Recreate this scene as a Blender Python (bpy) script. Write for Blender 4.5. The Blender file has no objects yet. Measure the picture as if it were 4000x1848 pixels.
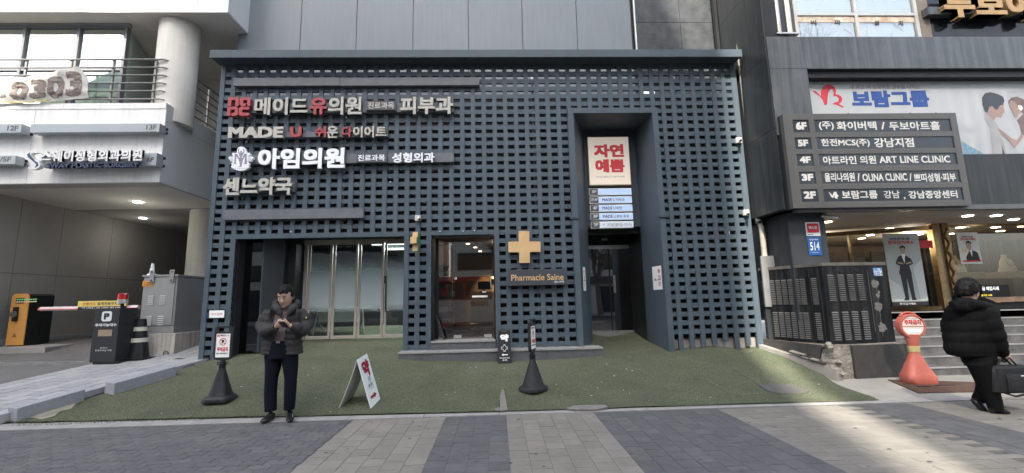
import bpy, bmesh, math, random
from mathutils import Vector, Matrix, noise
random.seed(7)
R = math.radians
sc = bpy.context.scene
COL = sc.collection

# ---------------------------------------------------------------- camera
FPX, CW, CH = 1700.0, 4000.0, 1848.0
CAMH = 1.5
YAW, PITCH, ROLL = R(2.08329), R(8.32493), R(-1.25446)
_f = Vector((math.sin(YAW)*math.cos(PITCH), math.cos(YAW)*math.cos(PITCH), math.sin(PITCH)))
_r0 = Vector((math.cos(YAW), -math.sin(YAW), 0)); _u0 = _r0.cross(_f)
_r = _r0*math.cos(ROLL) + _u0*math.sin(ROLL)
_u = -_r0*math.sin(ROLL) + _u0*math.cos(ROLL)
CAMP = Vector((0, 0, CAMH))
cam = bpy.data.cameras.new('camera')
cam.sensor_width = 36.0; cam.lens = 36.0*FPX/CW; cam.clip_end = 500; cam.clip_start = 0.05
camo = bpy.data.objects.new('camera', cam); COL.objects.link(camo)
M = Matrix((_r, _u, -_f)).transposed().to_4x4(); M.translation = CAMP
camo.matrix_world = M
sc.camera = camo

# ---------------------------------------------------------------- sky, sun, exposure
w = bpy.data.worlds.new('World'); sc.world = w; w.use_nodes = True
nt = w.node_tree; bg = nt.nodes['Background']
sky = nt.nodes.new('ShaderNodeTexSky'); sky.sky_type = 'NISHITA'; sky.sun_disc = False
SUN_EL = R(43.5)
sky.sun_elevation = SUN_EL; sky.sun_rotation = math.pi + R(18.3)
sky.air_density = 1.0; sky.dust_density = 3.5; sky.ozone_density = 1.0
hs = nt.nodes.new('ShaderNodeHueSaturation'); hs.inputs['Saturation'].default_value = .50     # hazy winter city sky
nt.links.new(sky.outputs[0], hs.inputs['Color']); nt.links.new(hs.outputs[0], bg.inputs[0]); bg.inputs[1].default_value = 0.15
sun = bpy.data.lights.new('sun', 'SUN'); sun.energy = 3.4; sun.angle = R(0.5); sun.color = (1, .93, .8)
suno = bpy.data.objects.new('sun', sun); COL.objects.link(suno)
sd = Vector((.33, 1, -1.0)).normalized()
suno.rotation_euler = (-sd).to_track_quat('Z', 'Y').to_euler()
suno.location = (-10, -30, 40)
sc.view_settings.view_transform = 'Standard'; sc.view_settings.look = 'None'
sc.view_settings.exposure = 2.0; sc.view_settings.gamma = 1; sc.view_settings.use_curve_mapping = False
sc.cycles.max_bounces = 7; sc.cycles.diffuse_bounces = 3; sc.cycles.glossy_bounces = 4
sc.cycles.transmission_bounces = 6; sc.cycles.transparent_max_bounces = 12
sc.cycles.sample_clamp_indirect = 6; sc.cycles.use_denoising = True

# ---------------------------------------------------------------- measuring helpers
def ray(x, y): return _f + _r*((x-2000)/FPX) - _u*((y-924)/FPX)
def at(x, y, Y):                       # source pixel -> point on the plane at depth Y
    d = ray(x, y); return CAMP + d*(Y/d.y)
def gz(x, y, z=0.0):                   # source pixel -> point at height z
    d = ray(x, y); return CAMP + d*((z-CAMH)/d.z)
def gs(x, y):                          # source pixel -> point on the sloping forecourt
    d = ray(x, y); t = (-0.17*6.3-CAMH)/(d.z-0.17*d.y); return CAMP + d*t
class Zm:                              # a measuring window: origin and scale
    def __init__(s, ox, oy, k): s.ox, s.oy, s.k = ox, oy, k
    def p(s, x, y): return (s.ox+x*s.k, s.oy+y*s.k)
    def at(s, x, y, Y): return at(s.ox+x*s.k, s.oy+y*s.k, Y)
    def gz(s, x, y, z=0): return gz(s.ox+x*s.k, s.oy+y*s.k, z)
    def gs(s, x, y): return gs(s.ox+x*s.k, s.oy+y*s.k)
    def rect(s, x0, y0, x1, y1, Y):    # -> X0, X1, Z0, Z1
        xm, ym = (x0+x1)/2, (y0+y1)/2
        return (s.at(x0, ym, Y).x, s.at(x1, ym, Y).x, s.at(xm, y1, Y).z, s.at(xm, y0, Y).z)
SRC = Zm(0, 0, 1.0); DSP = Zm(0, 0, 4000/2576)

# ---------------------------------------------------------------- materials
MATS = {}
def mat(name, col, rough=.6, metal=0.0, var=0.0, vscale=4.0, bump=0.0, bscale=40.0, spec=None, emit=0.0,
        streak=0.0, col2=None, coat=0.0, detail=6.0, bdist=.01):
    if name in MATS: return MATS[name]
    m = bpy.data.materials.new(name); m.use_nodes = True; MATS[name] = m
    n = m.node_tree.nodes; L = m.node_tree.links; b = n['Principled BSDF']
    c = (*col, 1) if len(col) == 3 else col
    b.inputs['Base Color'].default_value = c
    b.inputs['Roughness'].default_value = rough; b.inputs['Metallic'].default_value = metal
    b.inputs['Specular IOR Level'].default_value = .25 if spec is None else spec
    if coat: b.inputs['Coat Weight'].default_value = coat; b.inputs['Coat Roughness'].default_value = .1
    tc = n.new('ShaderNodeTexCoord')
    if var or streak or col2:
        nz = n.new('ShaderNodeTexNoise'); nz.inputs['Scale'].default_value = vscale; nz.inputs['Detail'].default_value = detail
        nz.inputs['Roughness'].default_value = .65
        L.new(tc.outputs['Object'], nz.inputs['Vector'])
        cr = n.new('ShaderNodeMapRange'); cr.inputs[1].default_value = .3; cr.inputs[2].default_value = .7
        L.new(nz.outputs[0], cr.inputs[0])
        mx = n.new('ShaderNodeMix'); mx.data_type = 'RGBA'
        lo = tuple(max(0, v*(1-var)) for v in col[:3]); hi = tuple(min(1, v*(1+var)) for v in col[:3])
        if col2: lo, hi = col[:3], col2
        mx.inputs[6].default_value = (*lo, 1); mx.inputs[7].default_value = (*hi, 1)
        L.new(cr.outputs[0], mx.inputs[0]); out = mx.outputs[2]
        if streak:
            mp = n.new('ShaderNodeMapping'); mp.inputs['Scale'].default_value = (9, 9, .5)
            L.new(tc.outputs['Object'], mp.inputs[0])
            n2 = n.new('ShaderNodeTexNoise'); n2.inputs['Scale'].default_value = 1.6; n2.inputs['Detail'].default_value = 5
            L.new(mp.outputs[0], n2.inputs['Vector'])
            r2 = n.new('ShaderNodeMapRange'); r2.inputs[1].default_value = .42; r2.inputs[2].default_value = .72
            L.new(n2.outputs[0], r2.inputs[0])
            m2 = n.new('ShaderNodeMix'); m2.data_type = 'RGBA'
            sk = n.new('ShaderNodeMath'); sk.operation = 'MULTIPLY'; sk.inputs[1].default_value = abs(streak)
            L.new(r2.outputs[0], sk.inputs[0]); L.new(sk.outputs[0], m2.inputs[0])
            L.new(out, m2.inputs[6]); m2.inputs[7].default_value = (.04, .035, .03, 1) if streak > 0 else (.5, .5, .48, 1)
            out = m2.outputs[2]
        L.new(out, b.inputs['Base Color'])
        rr = n.new('ShaderNodeMapRange'); rr.inputs[3].default_value = max(.03, rough-.08); rr.inputs[4].default_value = min(1, rough+.1)
        L.new(nz.outputs[0], rr.inputs[0]); L.new(rr.outputs[0], b.inputs['Roughness'])
    if bump:
        nb = n.new('ShaderNodeTexNoise'); nb.inputs['Scale'].default_value = bscale; nb.inputs['Detail'].default_value = 4
        L.new(tc.outputs['Object'], nb.inputs['Vector'])
        bp = n.new('ShaderNodeBump'); bp.inputs['Strength'].default_value = bump; bp.inputs['Distance'].default_value = bdist
        L.new(nb.outputs[0], bp.inputs['Height']); L.new(bp.outputs[0], b.inputs['Normal'])
    if emit:
        b.inputs['Emission Color'].default_value = c; b.inputs['Emission Strength'].default_value = emit
    return m
def emis(name, col, s):
    if name in MATS: return MATS[name]
    m = mat(name, col, .5); b = m.node_tree.nodes['Principled BSDF']
    b.inputs['Emission Color'].default_value = (*col, 1); b.inputs['Emission Strength'].default_value = s
    return m
def glass(name, tint=(.8, .85, .85), refl=.12, rough=.02, alpha=.0):
    """window glass: a fresnel mirror over a tinted see-through sheet"""
    if name in MATS: return MATS[name]
    m = bpy.data.materials.new(name); m.use_nodes = True; MATS[name] = m
    n = m.node_tree.nodes; L = m.node_tree.links; n.remove(n['Principled BSDF'])
    o = n['Material Output']
    tr = n.new('ShaderNodeBsdfTransparent'); tr.inputs[0].default_value = (*tint, 1)
    gl = n.new('ShaderNodeBsdfGlossy'); gl.inputs['Roughness'].default_value = rough; gl.inputs[0].default_value = (1, 1, 1, 1)
    lw = n.new('ShaderNodeLayerWeight'); lw.inputs[0].default_value = .5
    pw = n.new('ShaderNodeMath'); pw.operation = 'POWER'; pw.inputs[1].default_value = 4.0; L.new(lw.outputs['Facing'], pw.inputs[0])
    mr = n.new('ShaderNodeMapRange'); mr.inputs[3].default_value = refl; mr.inputs[4].default_value = .95
    L.new(pw.outputs[0], mr.inputs[0])
    mx = n.new('ShaderNodeMixShader'); L.new(mr.outputs[0], mx.inputs[0]); L.new(tr.outputs[0], mx.inputs[1]); L.new(gl.outputs[0], mx.inputs[2])
    L.new(mx.outputs[0], o.inputs[0])
    return m

# ---------------------------------------------------------------- mesh helpers
ORG = {}
class MB:
    def __init__(s): s.v, s.f, s.m = [], [], []
    def add(s, vs, fs, mi=0):
        o = len(s.v); s.v += [Vector(v) for v in vs]; s.f += [tuple(i+o for i in f) for f in fs]; s.m += [mi]*len(fs); return s
    def box(s, x0, x1, y0, y1, z0, z1, mi=0):
        if x0 > x1: x0, x1 = x1, x0
        if y0 > y1: y0, y1 = y1, y0
        if z0 > z1: z0, z1 = z1, z0
        return s.hexa([(x0, y0, z0), (x1, y0, z0), (x1, y1, z0), (x0, y1, z0)], [(x0, y0, z1), (x1, y0, z1), (x1, y1, z1), (x0, y1, z1)], mi)
    def hexa(s, b, t, mi=0):
        n = len(b)
        return s.add(list(b)+list(t), [tuple(range(n-1, -1, -1)), tuple(range(n, 2*n))]+[(i, (i+1) % n, n+(i+1) % n, n+i) for i in range(n)], mi)
    def quad(s, a, b, c, d, mi=0): return s.add([a, b, c, d], [(0, 1, 2, 3)], mi)
    def prism(s, poly, O, U, V, d, mi=0):      # poly in the U,V plane, extruded by vector d
        O, U, V, d = Vector(O), Vector(U), Vector(V), Vector(d)
        b = [O+U*p[0]+V*p[1] for p in poly]
        return s.hexa(b, [p+d for p in b], mi)
    def tube(s, pts, r, n=8, mi=0, cap=True):
        pts = [Vector(p) for p in pts]; rs = r if isinstance(r, (list, tuple)) else [r]*len(pts)
        o = len(s.v); up = None
        for i, p in enumerate(pts):
            d = (pts[min(i+1, len(pts)-1)]-pts[max(i-1, 0)]).normalized()
            if up is None: up = Vector((0, 0, 1)) if abs(d.z) < .9 else Vector((0, 1, 0))
            a = d.cross(up).normalized(); b = a.cross(d).normalized(); up = b
            for k in range(n):
                t = 2*math.pi*k/n; s.v.append(p+(a*math.cos(t)+b*math.sin(t))*rs[i])
        for i in range(len(pts)-1):
            for k in range(n):
                s.f.append((o+i*n+k, o+i*n+(k+1) % n, o+(i+1)*n+(k+1) % n, o+(i+1)*n+k)); s.m.append(mi)
        if cap:
            s.f.append(tuple(o+k for k in range(n-1, -1, -1))); s.m.append(mi)
            e = o+(len(pts)-1)*n; s.f.append(tuple(e+k for k in range(n))); s.m.append(mi)
        return s
    def loft(s, rings, n=16, mi=0):            # ring = (center, rx, ry[, U, V, power])
        o = len(s.v)
        for rg in rings:
            c, rx, ry = Vector(rg[0]), rg[1], rg[2]
            U = Vector(rg[3]) if len(rg) > 3 and rg[3] is not None else Vector((1, 0, 0))
            V = Vector(rg[4]) if len(rg) > 4 and rg[4] is not None else Vector((0, 1, 0))
            pw = rg[5] if len(rg) > 5 else 1.0
            for k in range(n):
                t = 2*math.pi*k/n; a, b = math.cos(t), math.sin(t)
                a = math.copysign(abs(a)**pw, a); b = math.copysign(abs(b)**pw, b)
                s.v.append(c+U*a*rx+V*b*ry)
        for i in range(len(rings)-1):
            for k in range(n):
                s.f.append((o+i*n+k, o+i*n+(k+1) % n, o+(i+1)*n+(k+1) % n, o+(i+1)*n+k)); s.m.append(mi)
        s.f.append(tuple(o+k for k in range(n-1, -1, -1))); s.m.append(mi)
        e = o+(len(rings)-1)*n; s.f.append(tuple(e+k for k in range(n))); s.m.append(mi)
        return s
    def ball(s, c, rx, ry=None, rz=None, n=12, mi=0):
        ry = ry or rx; rz = rz or rx; c = Vector(c)
        k = max(4, n//2)
        return s.loft([(c+Vector((0, 0, -math.cos(math.pi*(i+.15)/(k+.3))*rz)), math.sin(math.pi*(i+.15)/(k+.3))*rx, math.sin(math.pi*(i+.15)/(k+.3))*ry) for i in range(k+1)], n, mi)
    def build(s, name, m, parent=None, smooth=False, bevel=0, kind=None, label=None, org=None, recalc=True):
        me = bpy.data.meshes.new(name)
        vs = s.v
        if parent is not None: O = ORG[parent.name]
        else:
            if org is None:
                xs = [v.x for v in vs]; ys = [v.y for v in vs]; zs = [v.z for v in vs]
                org = Vector(((min(xs)+max(xs))/2, (min(ys)+max(ys))/2, min(zs)))
            O = Vector(org)
        me.from_pydata([v-O for v in vs], [], s.f)
        ms = m if isinstance(m, (list, tuple)) else [m]
        for k in ms: me.materials.append(k)
        if len(ms) > 1: me.polygons.foreach_set('material_index', s.m)
        if recalc:
            bm = bmesh.new(); bm.from_mesh(me); bmesh.ops.recalc_face_normals(bm, faces=bm.faces)
            if bevel:
                es = [e for e in bm.edges if len(e.link_faces) == 2 and e.calc_face_angle(0) > .5]
                if es: bmesh.ops.bevel(bm, geom=es, offset=bevel, segments=2, profile=.6, affect='EDGES', clamp_overlap=True)
            bm.to_mesh(me); bm.free()
        if smooth:
            me.polygons.foreach_set('use_smooth', [True]*len(me.polygons))
            if hasattr(me, 'set_sharp_from_angle'): me.set_sharp_from_angle(angle=R(38))
        o = bpy.data.objects.new(name, me); COL.objects.link(o)
        if parent is not None: o.parent = parent
        else: o.location = O
        ORG[o.name] = O
        if kind: o['kind'] = kind
        if label: o['label'] = label
        return o
def thing(name, label, cat, loc, group=None):
    o = bpy.data.objects.new(name, None); COL.objects.link(o); o.location = loc; o.empty_display_size = .2
    o['label'] = label; o['category'] = cat
    if group: o['group'] = group
    ORG[o.name] = Vector(loc); return o
def tag(o, label, cat, group=None):
    o['label'] = label; o['category'] = cat
    if group: o['group'] = group
    return o
def B(name, m, parent, x0, x1, y0, y1, z0, z1, **k): return MB().box(x0, x1, y0, y1, z0, z1).build(name, m, parent, **k)
def copy_tree(o, parent=None):
    c = o.copy(); COL.objects.link(c); c.parent = parent
    ORG[c.name] = ORG[o.name].copy()
    for ch in o.children: copy_tree(ch, c)
    return c
def struct(o): o['kind'] = 'structure'; return o
def fuse(o, vox, smooth_it=6, dec=None):
    """turn overlapping closed shapes into one continuous skin"""
    md = o.modifiers.new('r', 'REMESH'); md.mode = 'VOXEL'; md.voxel_size = vox; md.use_smooth_shade = True
    if smooth_it:
        ms = o.modifiers.new('s', 'SMOOTH'); ms.iterations = smooth_it; ms.factor = .5
    dg = bpy.context.evaluated_depsgraph_get(); ev = o.evaluated_get(dg)
    me = bpy.data.meshes.new_from_object(ev); o.modifiers.clear(); old = o.data
    me.materials.clear()
    for k in old.materials: me.materials.append(k)
    me.polygons.foreach_set('use_smooth', [True]*len(me.polygons)); me.polygons.foreach_set('material_index', [0]*len(me.polygons))
    o.data = me; return o

# ---------------------------------------------------------------- lettering
_G = {}
def _flat(body):
    if body in _G: return _G[body]
    c = bpy.data.curves.new('t', 'FONT'); c.body = body; c.size = 1; c.resolution_u = 3
    o = bpy.data.objects.new('t', c); COL.objects.link(o)
    dg = bpy.context.evaluated_depsgraph_get(); me = bpy.data.meshes.new_from_object(o.evaluated_get(dg))
    bm = bmesh.new(); bm.from_mesh(me); bmesh.ops.remove_doubles(bm, verts=bm.verts, dist=1e-5)
    bm.verts.ensure_lookup_table()
    vs = [(v.co.x, v.co.y) for v in bm.verts]; fs = []
    for f in bm.faces:
        idx = [v.index for v in f.verts]
        if f.normal.z < 0: idx.reverse()
        fs.append(tuple(idx))
    bd = []
    for e in bm.edges:
        if len(e.link_faces) == 1:
            f = e.link_faces[0]; a, b = e.verts[0].index, e.verts[1].index
            idx = fs[f.index]; i = idx.index(a)
            if idx[(i+1) % len(idx)] != b: a, b = b, a
            bd.append((a, b))
    bm.free(); bpy.data.meshes.remove(me); bpy.data.objects.remove(o); bpy.data.curves.remove(c)
    _G[body] = (vs, fs, bd); return _G[body]
def _bb(vs):
    xs = [v[0] for v in vs]; ys = [v[1] for v in vs]
    return min(xs), max(xs), min(ys), max(ys)
def put_glyph(mb, g, tf, N, depth, bold=0.0, eps=.0003):
    """g flat glyph, tf maps glyph xy (em) to a world point, N towards the viewer, depth of the letter body"""
    vs, fs, bd = g
    sh = [(0, 0)] if not bold else [(-bold, -bold), (bold, -bold), (-bold, bold), (bold, bold)]+([(0, 0), (0, bold), (0, -bold), (bold, 0), (-bold, 0)] if bold > .028 else [])
    for k, (dx, dy) in enumerate(sh):
        off = N*(eps*k)
        fr = [tf(x+dx, y+dy)+off for x, y in vs]
        if depth:
            o = len(fr); bk = [p-N*depth for p in fr]
            mb.add(fr+bk, list(fs)+[(b, a, a+o, b+o) for a, b in bd])
        else: mb.add(fr, fs)
def text(body, O, U, V, w, h, m, parent, name='lettering', depth=0.0, bold=0.0, split=False, lines=False, skew=0.0, mcol=None, label=None, italic=0.0):
    """fit body into the w x h box whose lower left corner is O (U right, V up, seen from U x V)"""
    O, U, V = Vector(O), Vector(U).normalized(), Vector(V).normalized(); N = U.cross(V).normalized()
    g = _flat(body)
    if not g[0]: return None
    x0, x1, y0, y1 = _bb(g[0]); x0 -= bold; x1 += bold; y0 -= bold; y1 += bold
    sx, sy = w/max(1e-6, x1-x0), h/max(1e-6, y1-y0)
    tf = lambda x, y: O+U*((x-x0)*sx+italic*(y-y0)*sy)+V*((y-y0)*sy)
    outs = []
    if split:
        for i, ch in enumerate(body):
            if ch == ' ': continue
            gc = _flat(ch); cx = _bb(gc[0]); px = _bb(_flat(body[:i+1])[0]); dx = px[1]-cx[1]
            mb = MB(); put_glyph(mb, ([(a+dx, b) for a, b in gc[0]], gc[1], gc[2]), tf, N, depth, bold)
            mm = mcol.get(i, m) if mcol else m
            outs.append(mb.build(name, mm, parent, recalc=False))
    else:
        mb = MB(); put_glyph(mb, g, tf, N, depth, bold); outs.append(mb.build(name, m, parent, recalc=False, label=label))
    return outs
FX, FZ = Vector((1, 0, 0)), Vector((0, 0, 1))
def ftext(body, rc, Y, m, parent, **k):        # text facing the street in a rect (X0,X1,Z0,Z1)
    return text(body, (rc[0], Y, rc[2]), FX, FZ, rc[1]-rc[0], rc[3]-rc[2], m, parent, **k)
def rrect(w, h, r, n=5):
    pts = []
    for cx, cy, a0 in ((w/2-r, h/2-r, 0), (-w/2+r, h/2-r, 90), (-w/2+r, -h/2+r, 180), (w/2-r, -h/2+r, 270)):
        for i in range(n+1):
            a = R(a0+90*i/n); pts.append((cx+r*math.cos(a), cy+r*math.sin(a)))
    return pts
def circ(r, n=24, cx=0, cy=0): return [(cx+r*math.cos(2*math.pi*i/n), cy+r*math.sin(2*math.pi*i/n)) for i in range(n)]
# ================================================================ palette
SLATE = mat('slate_blue_steel', (.070, .092, .112), .45, streak=.10, var=.10, vscale=1.7, bump=.15, bscale=160)
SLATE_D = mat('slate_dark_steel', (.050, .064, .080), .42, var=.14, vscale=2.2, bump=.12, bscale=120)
RAIL = mat('grey_sign_rail', (.125, .135, .150), .5, var=.12, vscale=5)
BLACKW = mat('black_backing', (.018, .019, .021), .5, var=.3, vscale=3)
BLACKP = mat('black_powder_coat', (.016, .017, .018), .38, var=.3, vscale=6)
WHITEP = mat('white_cladding', (.80, .79, .77), .45, var=.05, vscale=.8, streak=.12)
WHITE = mat('white_print', (.80, .80, .79), .5)
REDP = mat('red_print', (.55, .04, .05), .5)
DARKP = mat('dark_print', (.03, .03, .035), .6)
GREYP = mat('grey_print', (.22, .22, .23), .6)
ALU = mat('aluminium', (.55, .55, .54), .35, .8, var=.1, vscale=8)
STEEL = mat('brushed_steel', (.50, .50, .49), .3, .9, var=.15, vscale=6)
GOLD = mat('gold_metal', (.26, .185, .095), .3, .8, var=.3, vscale=9)
GRANITE = mat('grey_granite', (.30, .31, .32), .7, var=.14, vscale=60, bump=.2, bscale=200)
GRAND = mat('dark_granite', (.055, .060, .066), .32, var=.35, vscale=5, bump=.05, bscale=150)
CONC = mat('stained_concrete', (.34, .32, .29), .85, var=.2, vscale=3, streak=.6, bump=.4, bscale=60)

# ================================================================ ground, road, pavement
ASPH = mat('asphalt', (.060, .060, .062), .85, var=.3, vscale=2.5, bump=.5, bscale=260)
DRIVE = mat('worn_asphalt', (.115, .112, .110), .85, var=.16, vscale=1.3, bump=.4, bscale=300)
g = MB().quad((-120, -90, -.16), (120, -90, -.16), (120, 90, -.16), (-120, 90, -.16)).build('ground', mat('city_ground', (.12, .12, .12), .9), kind='structure')
rd = MB().box(-60, 60, -19, .6, -.15, -.13).build('road', ASPH, kind='structure')
mk = mat('road_marking', (.7, .7, .68), .7)
for i in range(-9, 10):
    MB().box(i*6-1.5, i*6+1.5, -9.1, -8.95, -.13, -.126).build('lane_line', mk, rd)
kb = MB().box(-60, 60, .6, .8, -.15, -.01).build('kerb', GRANITE, kind='structure')
far = MB().box(-60, 60, -22, -19, -.15, -.01).build('far_pavement', GRANITE, kind='structure')

LIGHTT = mat('light_paver', (.180, .170, .153), .8, var=.12, vscale=5, bump=.35, bscale=180)
DARKT = mat('dark_paver', (.095, .096, .102), .8, var=.18, vscale=7, bump=.4, bscale=150)
LIGHT2 = mat('light_paver_pale', (.20, .188, .170), .8, var=.10, vscale=6, bump=.35, bscale=180)
DARK2 = mat('dark_paver_worn', (.108, .108, .112), .8, var=.2, vscale=8, bump=.4, bscale=150)
MORT = mat('paver_joint', (.10, .098, .095), .95, var=.2, vscale=8)
pav = MB().box(-9, 15, .8, 6.05, -.06, -.0045).build('pavement', MORT, kind='structure')
bands = [(-8.8, -1.9, 'z'), (-1.9, -.7, 'l'), (-.7, .09, 'd'), (.09, 1.25, 'l'), (1.25, 2.92, 'd'), (2.92, 4.77, 'l'), (4.77, 5.52, 'd'), (5.52, 9.6, 'l'), (9.6, 11, 'd'), (11, 14.8, 'l')]
blocks = []     # (nearness, poly, material key, lift)
def in_view(x, y):
    dx = abs(x-.04*y); return dx < y*1.02+2.2 and 3.3 < y
for x0, x1, kind in bands:
    if kind == 'z': continue
    n = max(1, round((x1-x0)/.195)); cw_ = (x1-x0)/n
    for i in range(n):
        off = .0 if i % 2 else .1
        L_ = .2 if kind == 'l' and x1 < 2 else (.2 if kind == 'd' else .1)
        wide = 2 if L_ == .1 else 1
        if wide == 2 and i % 2: continue
        for j in range(int(5.4/L_)+1):
            ya = .75+off+j*L_ if wide == 1 else .8+j*L_
            yb = min(ya+L_, 6.03)
            if yb-ya < .05 or ya < 2.9: continue
            xa = x0+i*cw_; xb = min(xa+cw_*wide, x1)
            if wide == 2 and j % 2: xa, xb = max(x0, xa-cw_), min(x1, xb-cw_)
            if xb-xa < .05: continue
            gp = .0022
            blocks.append((ya, [(xa+gp, ya+gp), (xb-gp, ya+gp), (xb-gp, yb-gp), (xa+gp, yb-gp)], kind))
# interlocking zigzag blocks of the left field
x = -8.8; bw, bl, zz = .115, .225, .03
row = 0; y = 3.0
while y < 6.0:
    xx = -8.9+(row % 2)*bl/2
    while xx < -1.9:
        pts = []
        q = [0, .25, .5, .75, 1]
        zf = lambda t: zz*(1 if int(round(t*4)) % 2 else -1)*.5
        lo = [(xx+t*bl+.003*(t == 0)-.003*(t == 1), y+zf(t)+.003) for t in q]
        hi = [(xx+t*bl+.003*(t == 0)-.003*(t == 1), y+bw+zf(t)-.003) for t in reversed(q)]
        pts = [(min(px, -1.904), min(py, 6.035)) for px, py in lo+hi]
        if xx+bl*.4 < -1.9: blocks.append((y, pts, 'z'))
        xx += bl
    y += bw; row += 1
blocks = [b for b in blocks if in_view(sum(p[0] for p in b[1])/len(b[1]), b[0])]
blocks.sort(key=lambda b: b[0])
def blk(mb, pts, rnd, mi=0):
    dz = rnd.uniform(-.0010, .0010); ax, ay = rnd.uniform(-.004, .004), rnd.uniform(-.004, .004)
    cx = sum(p[0] for p in pts)/len(pts); cy = sum(p[1] for p in pts)/len(pts)
    top = [(p[0], p[1], dz+(p[0]-cx)*ax+(p[1]-cy)*ay) for p in pts]
    mb.hexa([(p[0], p[1], -.03) for p in pts], top, mi)
rnd = random.Random(3)
MK = {'l': (LIGHTT, LIGHT2), 'd': (DARKT, DARK2), 'z': (DARKT, DARK2)}
allm = [LIGHTT, LIGHT2, DARKT, DARK2]
first = blocks[:300]; rest = blocks[300:]
for nb, pts, kd in first:
    mb = MB(); blk(mb, pts, rnd); mb.build('paving_block', MK[kd][rnd.random() < .35], pav)
mb = MB()
for nb, pts, kd in rest: blk(mb, pts, rnd, allm.index(MK[kd][rnd.random() < .35]))
mb.build('paving_blocks', allm, pav, kind='stuff')
# edging strip between pavement and turf
ed = []
xx = -7.0
while xx < 6.4:
    yl = 6.05+(6.2-6.05)*0
    off = .012*max(0, -xx)+.0
    ex = xx+1.0
    o0, o1 = .03*max(0, -xx), .03*max(0, -ex)
    mb = MB().hexa([(xx+.004, 6.052, -.03), (ex-.004, 6.052, -.03), (ex-.004, 6.18+o1, -.03), (xx+.004, 6.18+o0, -.03)],
                   [(xx+.004, 6.052, .004), (ex-.004, 6.052, .004), (ex-.004, 6.18+o1, .006), (xx+.004, 6.18+o0, .006)])
    mb.build('edging_stone', mat('edging_stone', (.27, .265, .26), .8, var=.15, vscale=9, bump=.3, bscale=160), pav); xx = ex
# gum spots and specks on the paving
mb = MB(); rg = random.Random(5)
for i in range(90):
    x_, y_ = rg.uniform(-5, 6.5), rg.uniform(3.6, 6); r_ = rg.uniform(.008, .028)
    n_ = 7; o_ = rg.uniform(0, 6)
    mb.add([(x_+r_*(1+.3*math.sin(3*k+o_))*math.cos(6.283*k/n_), y_+.7*r_*math.sin(6.283*k/n_), .0065) for k in range(n_)], [tuple(range(n_))])
mb.build('gum_spots', mat('gum', (.07, .07, .07), .8), pav, kind='stuff', recalc=False)

# forecourt height field
def lerp_t(t, x):
    if x <= t[0][0]: return t[0][1]
    for (a, b), (c, d) in zip(t, t[1:]):
        if x <= c:
            k = (x-a)/(c-a); k = k*k*(3-2*k); return b+(d-b)*k
    return t[-1][1]
TS = [(-8, .17), (-6, .17), (-2.2, .168), (-1.2, .14), (0, .125), (1.2, .13), (2.0, .145), (2.7, .118), (3.6, .14), (4.8, .18), (5.8, .25)]
TY = [(-6, 6.3), (-3, 6.2), (0, 6.15), (3.8, 6.15), (5.6, 7.25), (6, 7.3)]
def turf_z(x, y):
    v = (y-lerp_t(TY, x)); s = lerp_t(TS, x)
    z = s*(math.sqrt(v*v+.02)+v)/2
    return .012+z+.006*noise.noise(Vector((x*1.3, y*1.3, 0)))
def turf_left(y): return -6.55+(y-6.35)*.36 if y > 6.35 else -6.9+(y-6.0)*1.0
def turf_right(y): return 5.31+(y-6.1)*.2 if y < 7.6 else 5.62-(y-7.6)*.12
TURF = mat('green_turf', (.104, .122, .078), .95, col2=(.158, .172, .112), vscale=1.6, bump=1.0, bscale=420, bdist=.02)
n = TURF.node_tree.nodes; L = TURF.node_tree.links
b_ = n['Principled BSDF']; src_ = b_.inputs['Base Color'].links[0].from_socket
tc_ = n.new('ShaderNodeTexCoord'); fz = n.new('ShaderNodeTexNoise'); fz.inputs['Scale'].default_value = 60; fz.inputs['Detail'].default_value = 3
L.new(tc_.outputs['Object'], fz.inputs['Vector'])
rm = n.new('ShaderNodeMapRange'); rm.inputs[1].default_value = .32; rm.inputs[2].default_value = .68; rm.inputs[3].default_value = .45; rm.inputs[4].default_value = 1.60
L.new(fz.outputs[0], rm.inputs[0])
mu = n.new('ShaderNodeVectorMath'); mu.operation = 'SCALE'; L.new(src_, mu.inputs[0]); L.new(rm.outputs[0], mu.inputs[3])
# worn, dusty patches
wn = n.new('ShaderNodeTexNoise'); wn.inputs['Scale'].default_value = .9; wn.inputs['Detail'].default_value = 8; wn.inputs['Roughness'].default_value = .7
L.new(tc_.outputs['Object'], wn.inputs['Vector'])
wr = n.new('ShaderNodeMapRange'); wr.inputs[1].default_value = .50; wr.inputs[2].default_value = .72; wr.inputs[4].default_value = .60
L.new(wn.outputs[0], wr.inputs[0])
wm = n.new('ShaderNodeMix'); wm.data_type = 'RGBA'; L.new(wr.outputs[0], wm.inputs[0]); L.new(mu.outputs[0], wm.inputs[6]); wm.inputs[7].default_value = (.17, .165, .125, 1)
L.new(wm.outputs[2], b_.inputs['Base Color'])
NX, NY = 200, 110
mb = MB(); vs = []; fs = []
Y0, Y1 = 6.0, 11.6
for j in range(NY+1):
    y = Y0+(Y1-Y0)*j/NY
    xl, xr = turf_left(y), turf_right(min(y, 9.3))
    for i in range(NX+1):
        x = xl+(xr-xl)*i/NX
        yy = y
        if j == 0: yy = 6.16+.03*max(0, -x)+.025*noise.noise(Vector((x*3, 0, 3)))+.012*noise.noise(Vector((x*14, 0, 3)))
        elif y < 6.16+.03*max(0, -x)+.05: yy = 6.17+.03*max(0, -x)+.03*j
        if i == 0: x += .03*noise.noise(Vector((0, y*4, 7)))
        vs.append((x, yy, turf_z(x, yy)))
fs = [(j*(NX+1)+i, j*(NX+1)+i+1, (j+1)*(NX+1)+i+1, (j+1)*(NX+1)+i) for j in range(NY) for i in range(NX)]
MB().add(vs, fs).build('turf', TURF, smooth=True, kind='structure', recalc=False)
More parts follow.
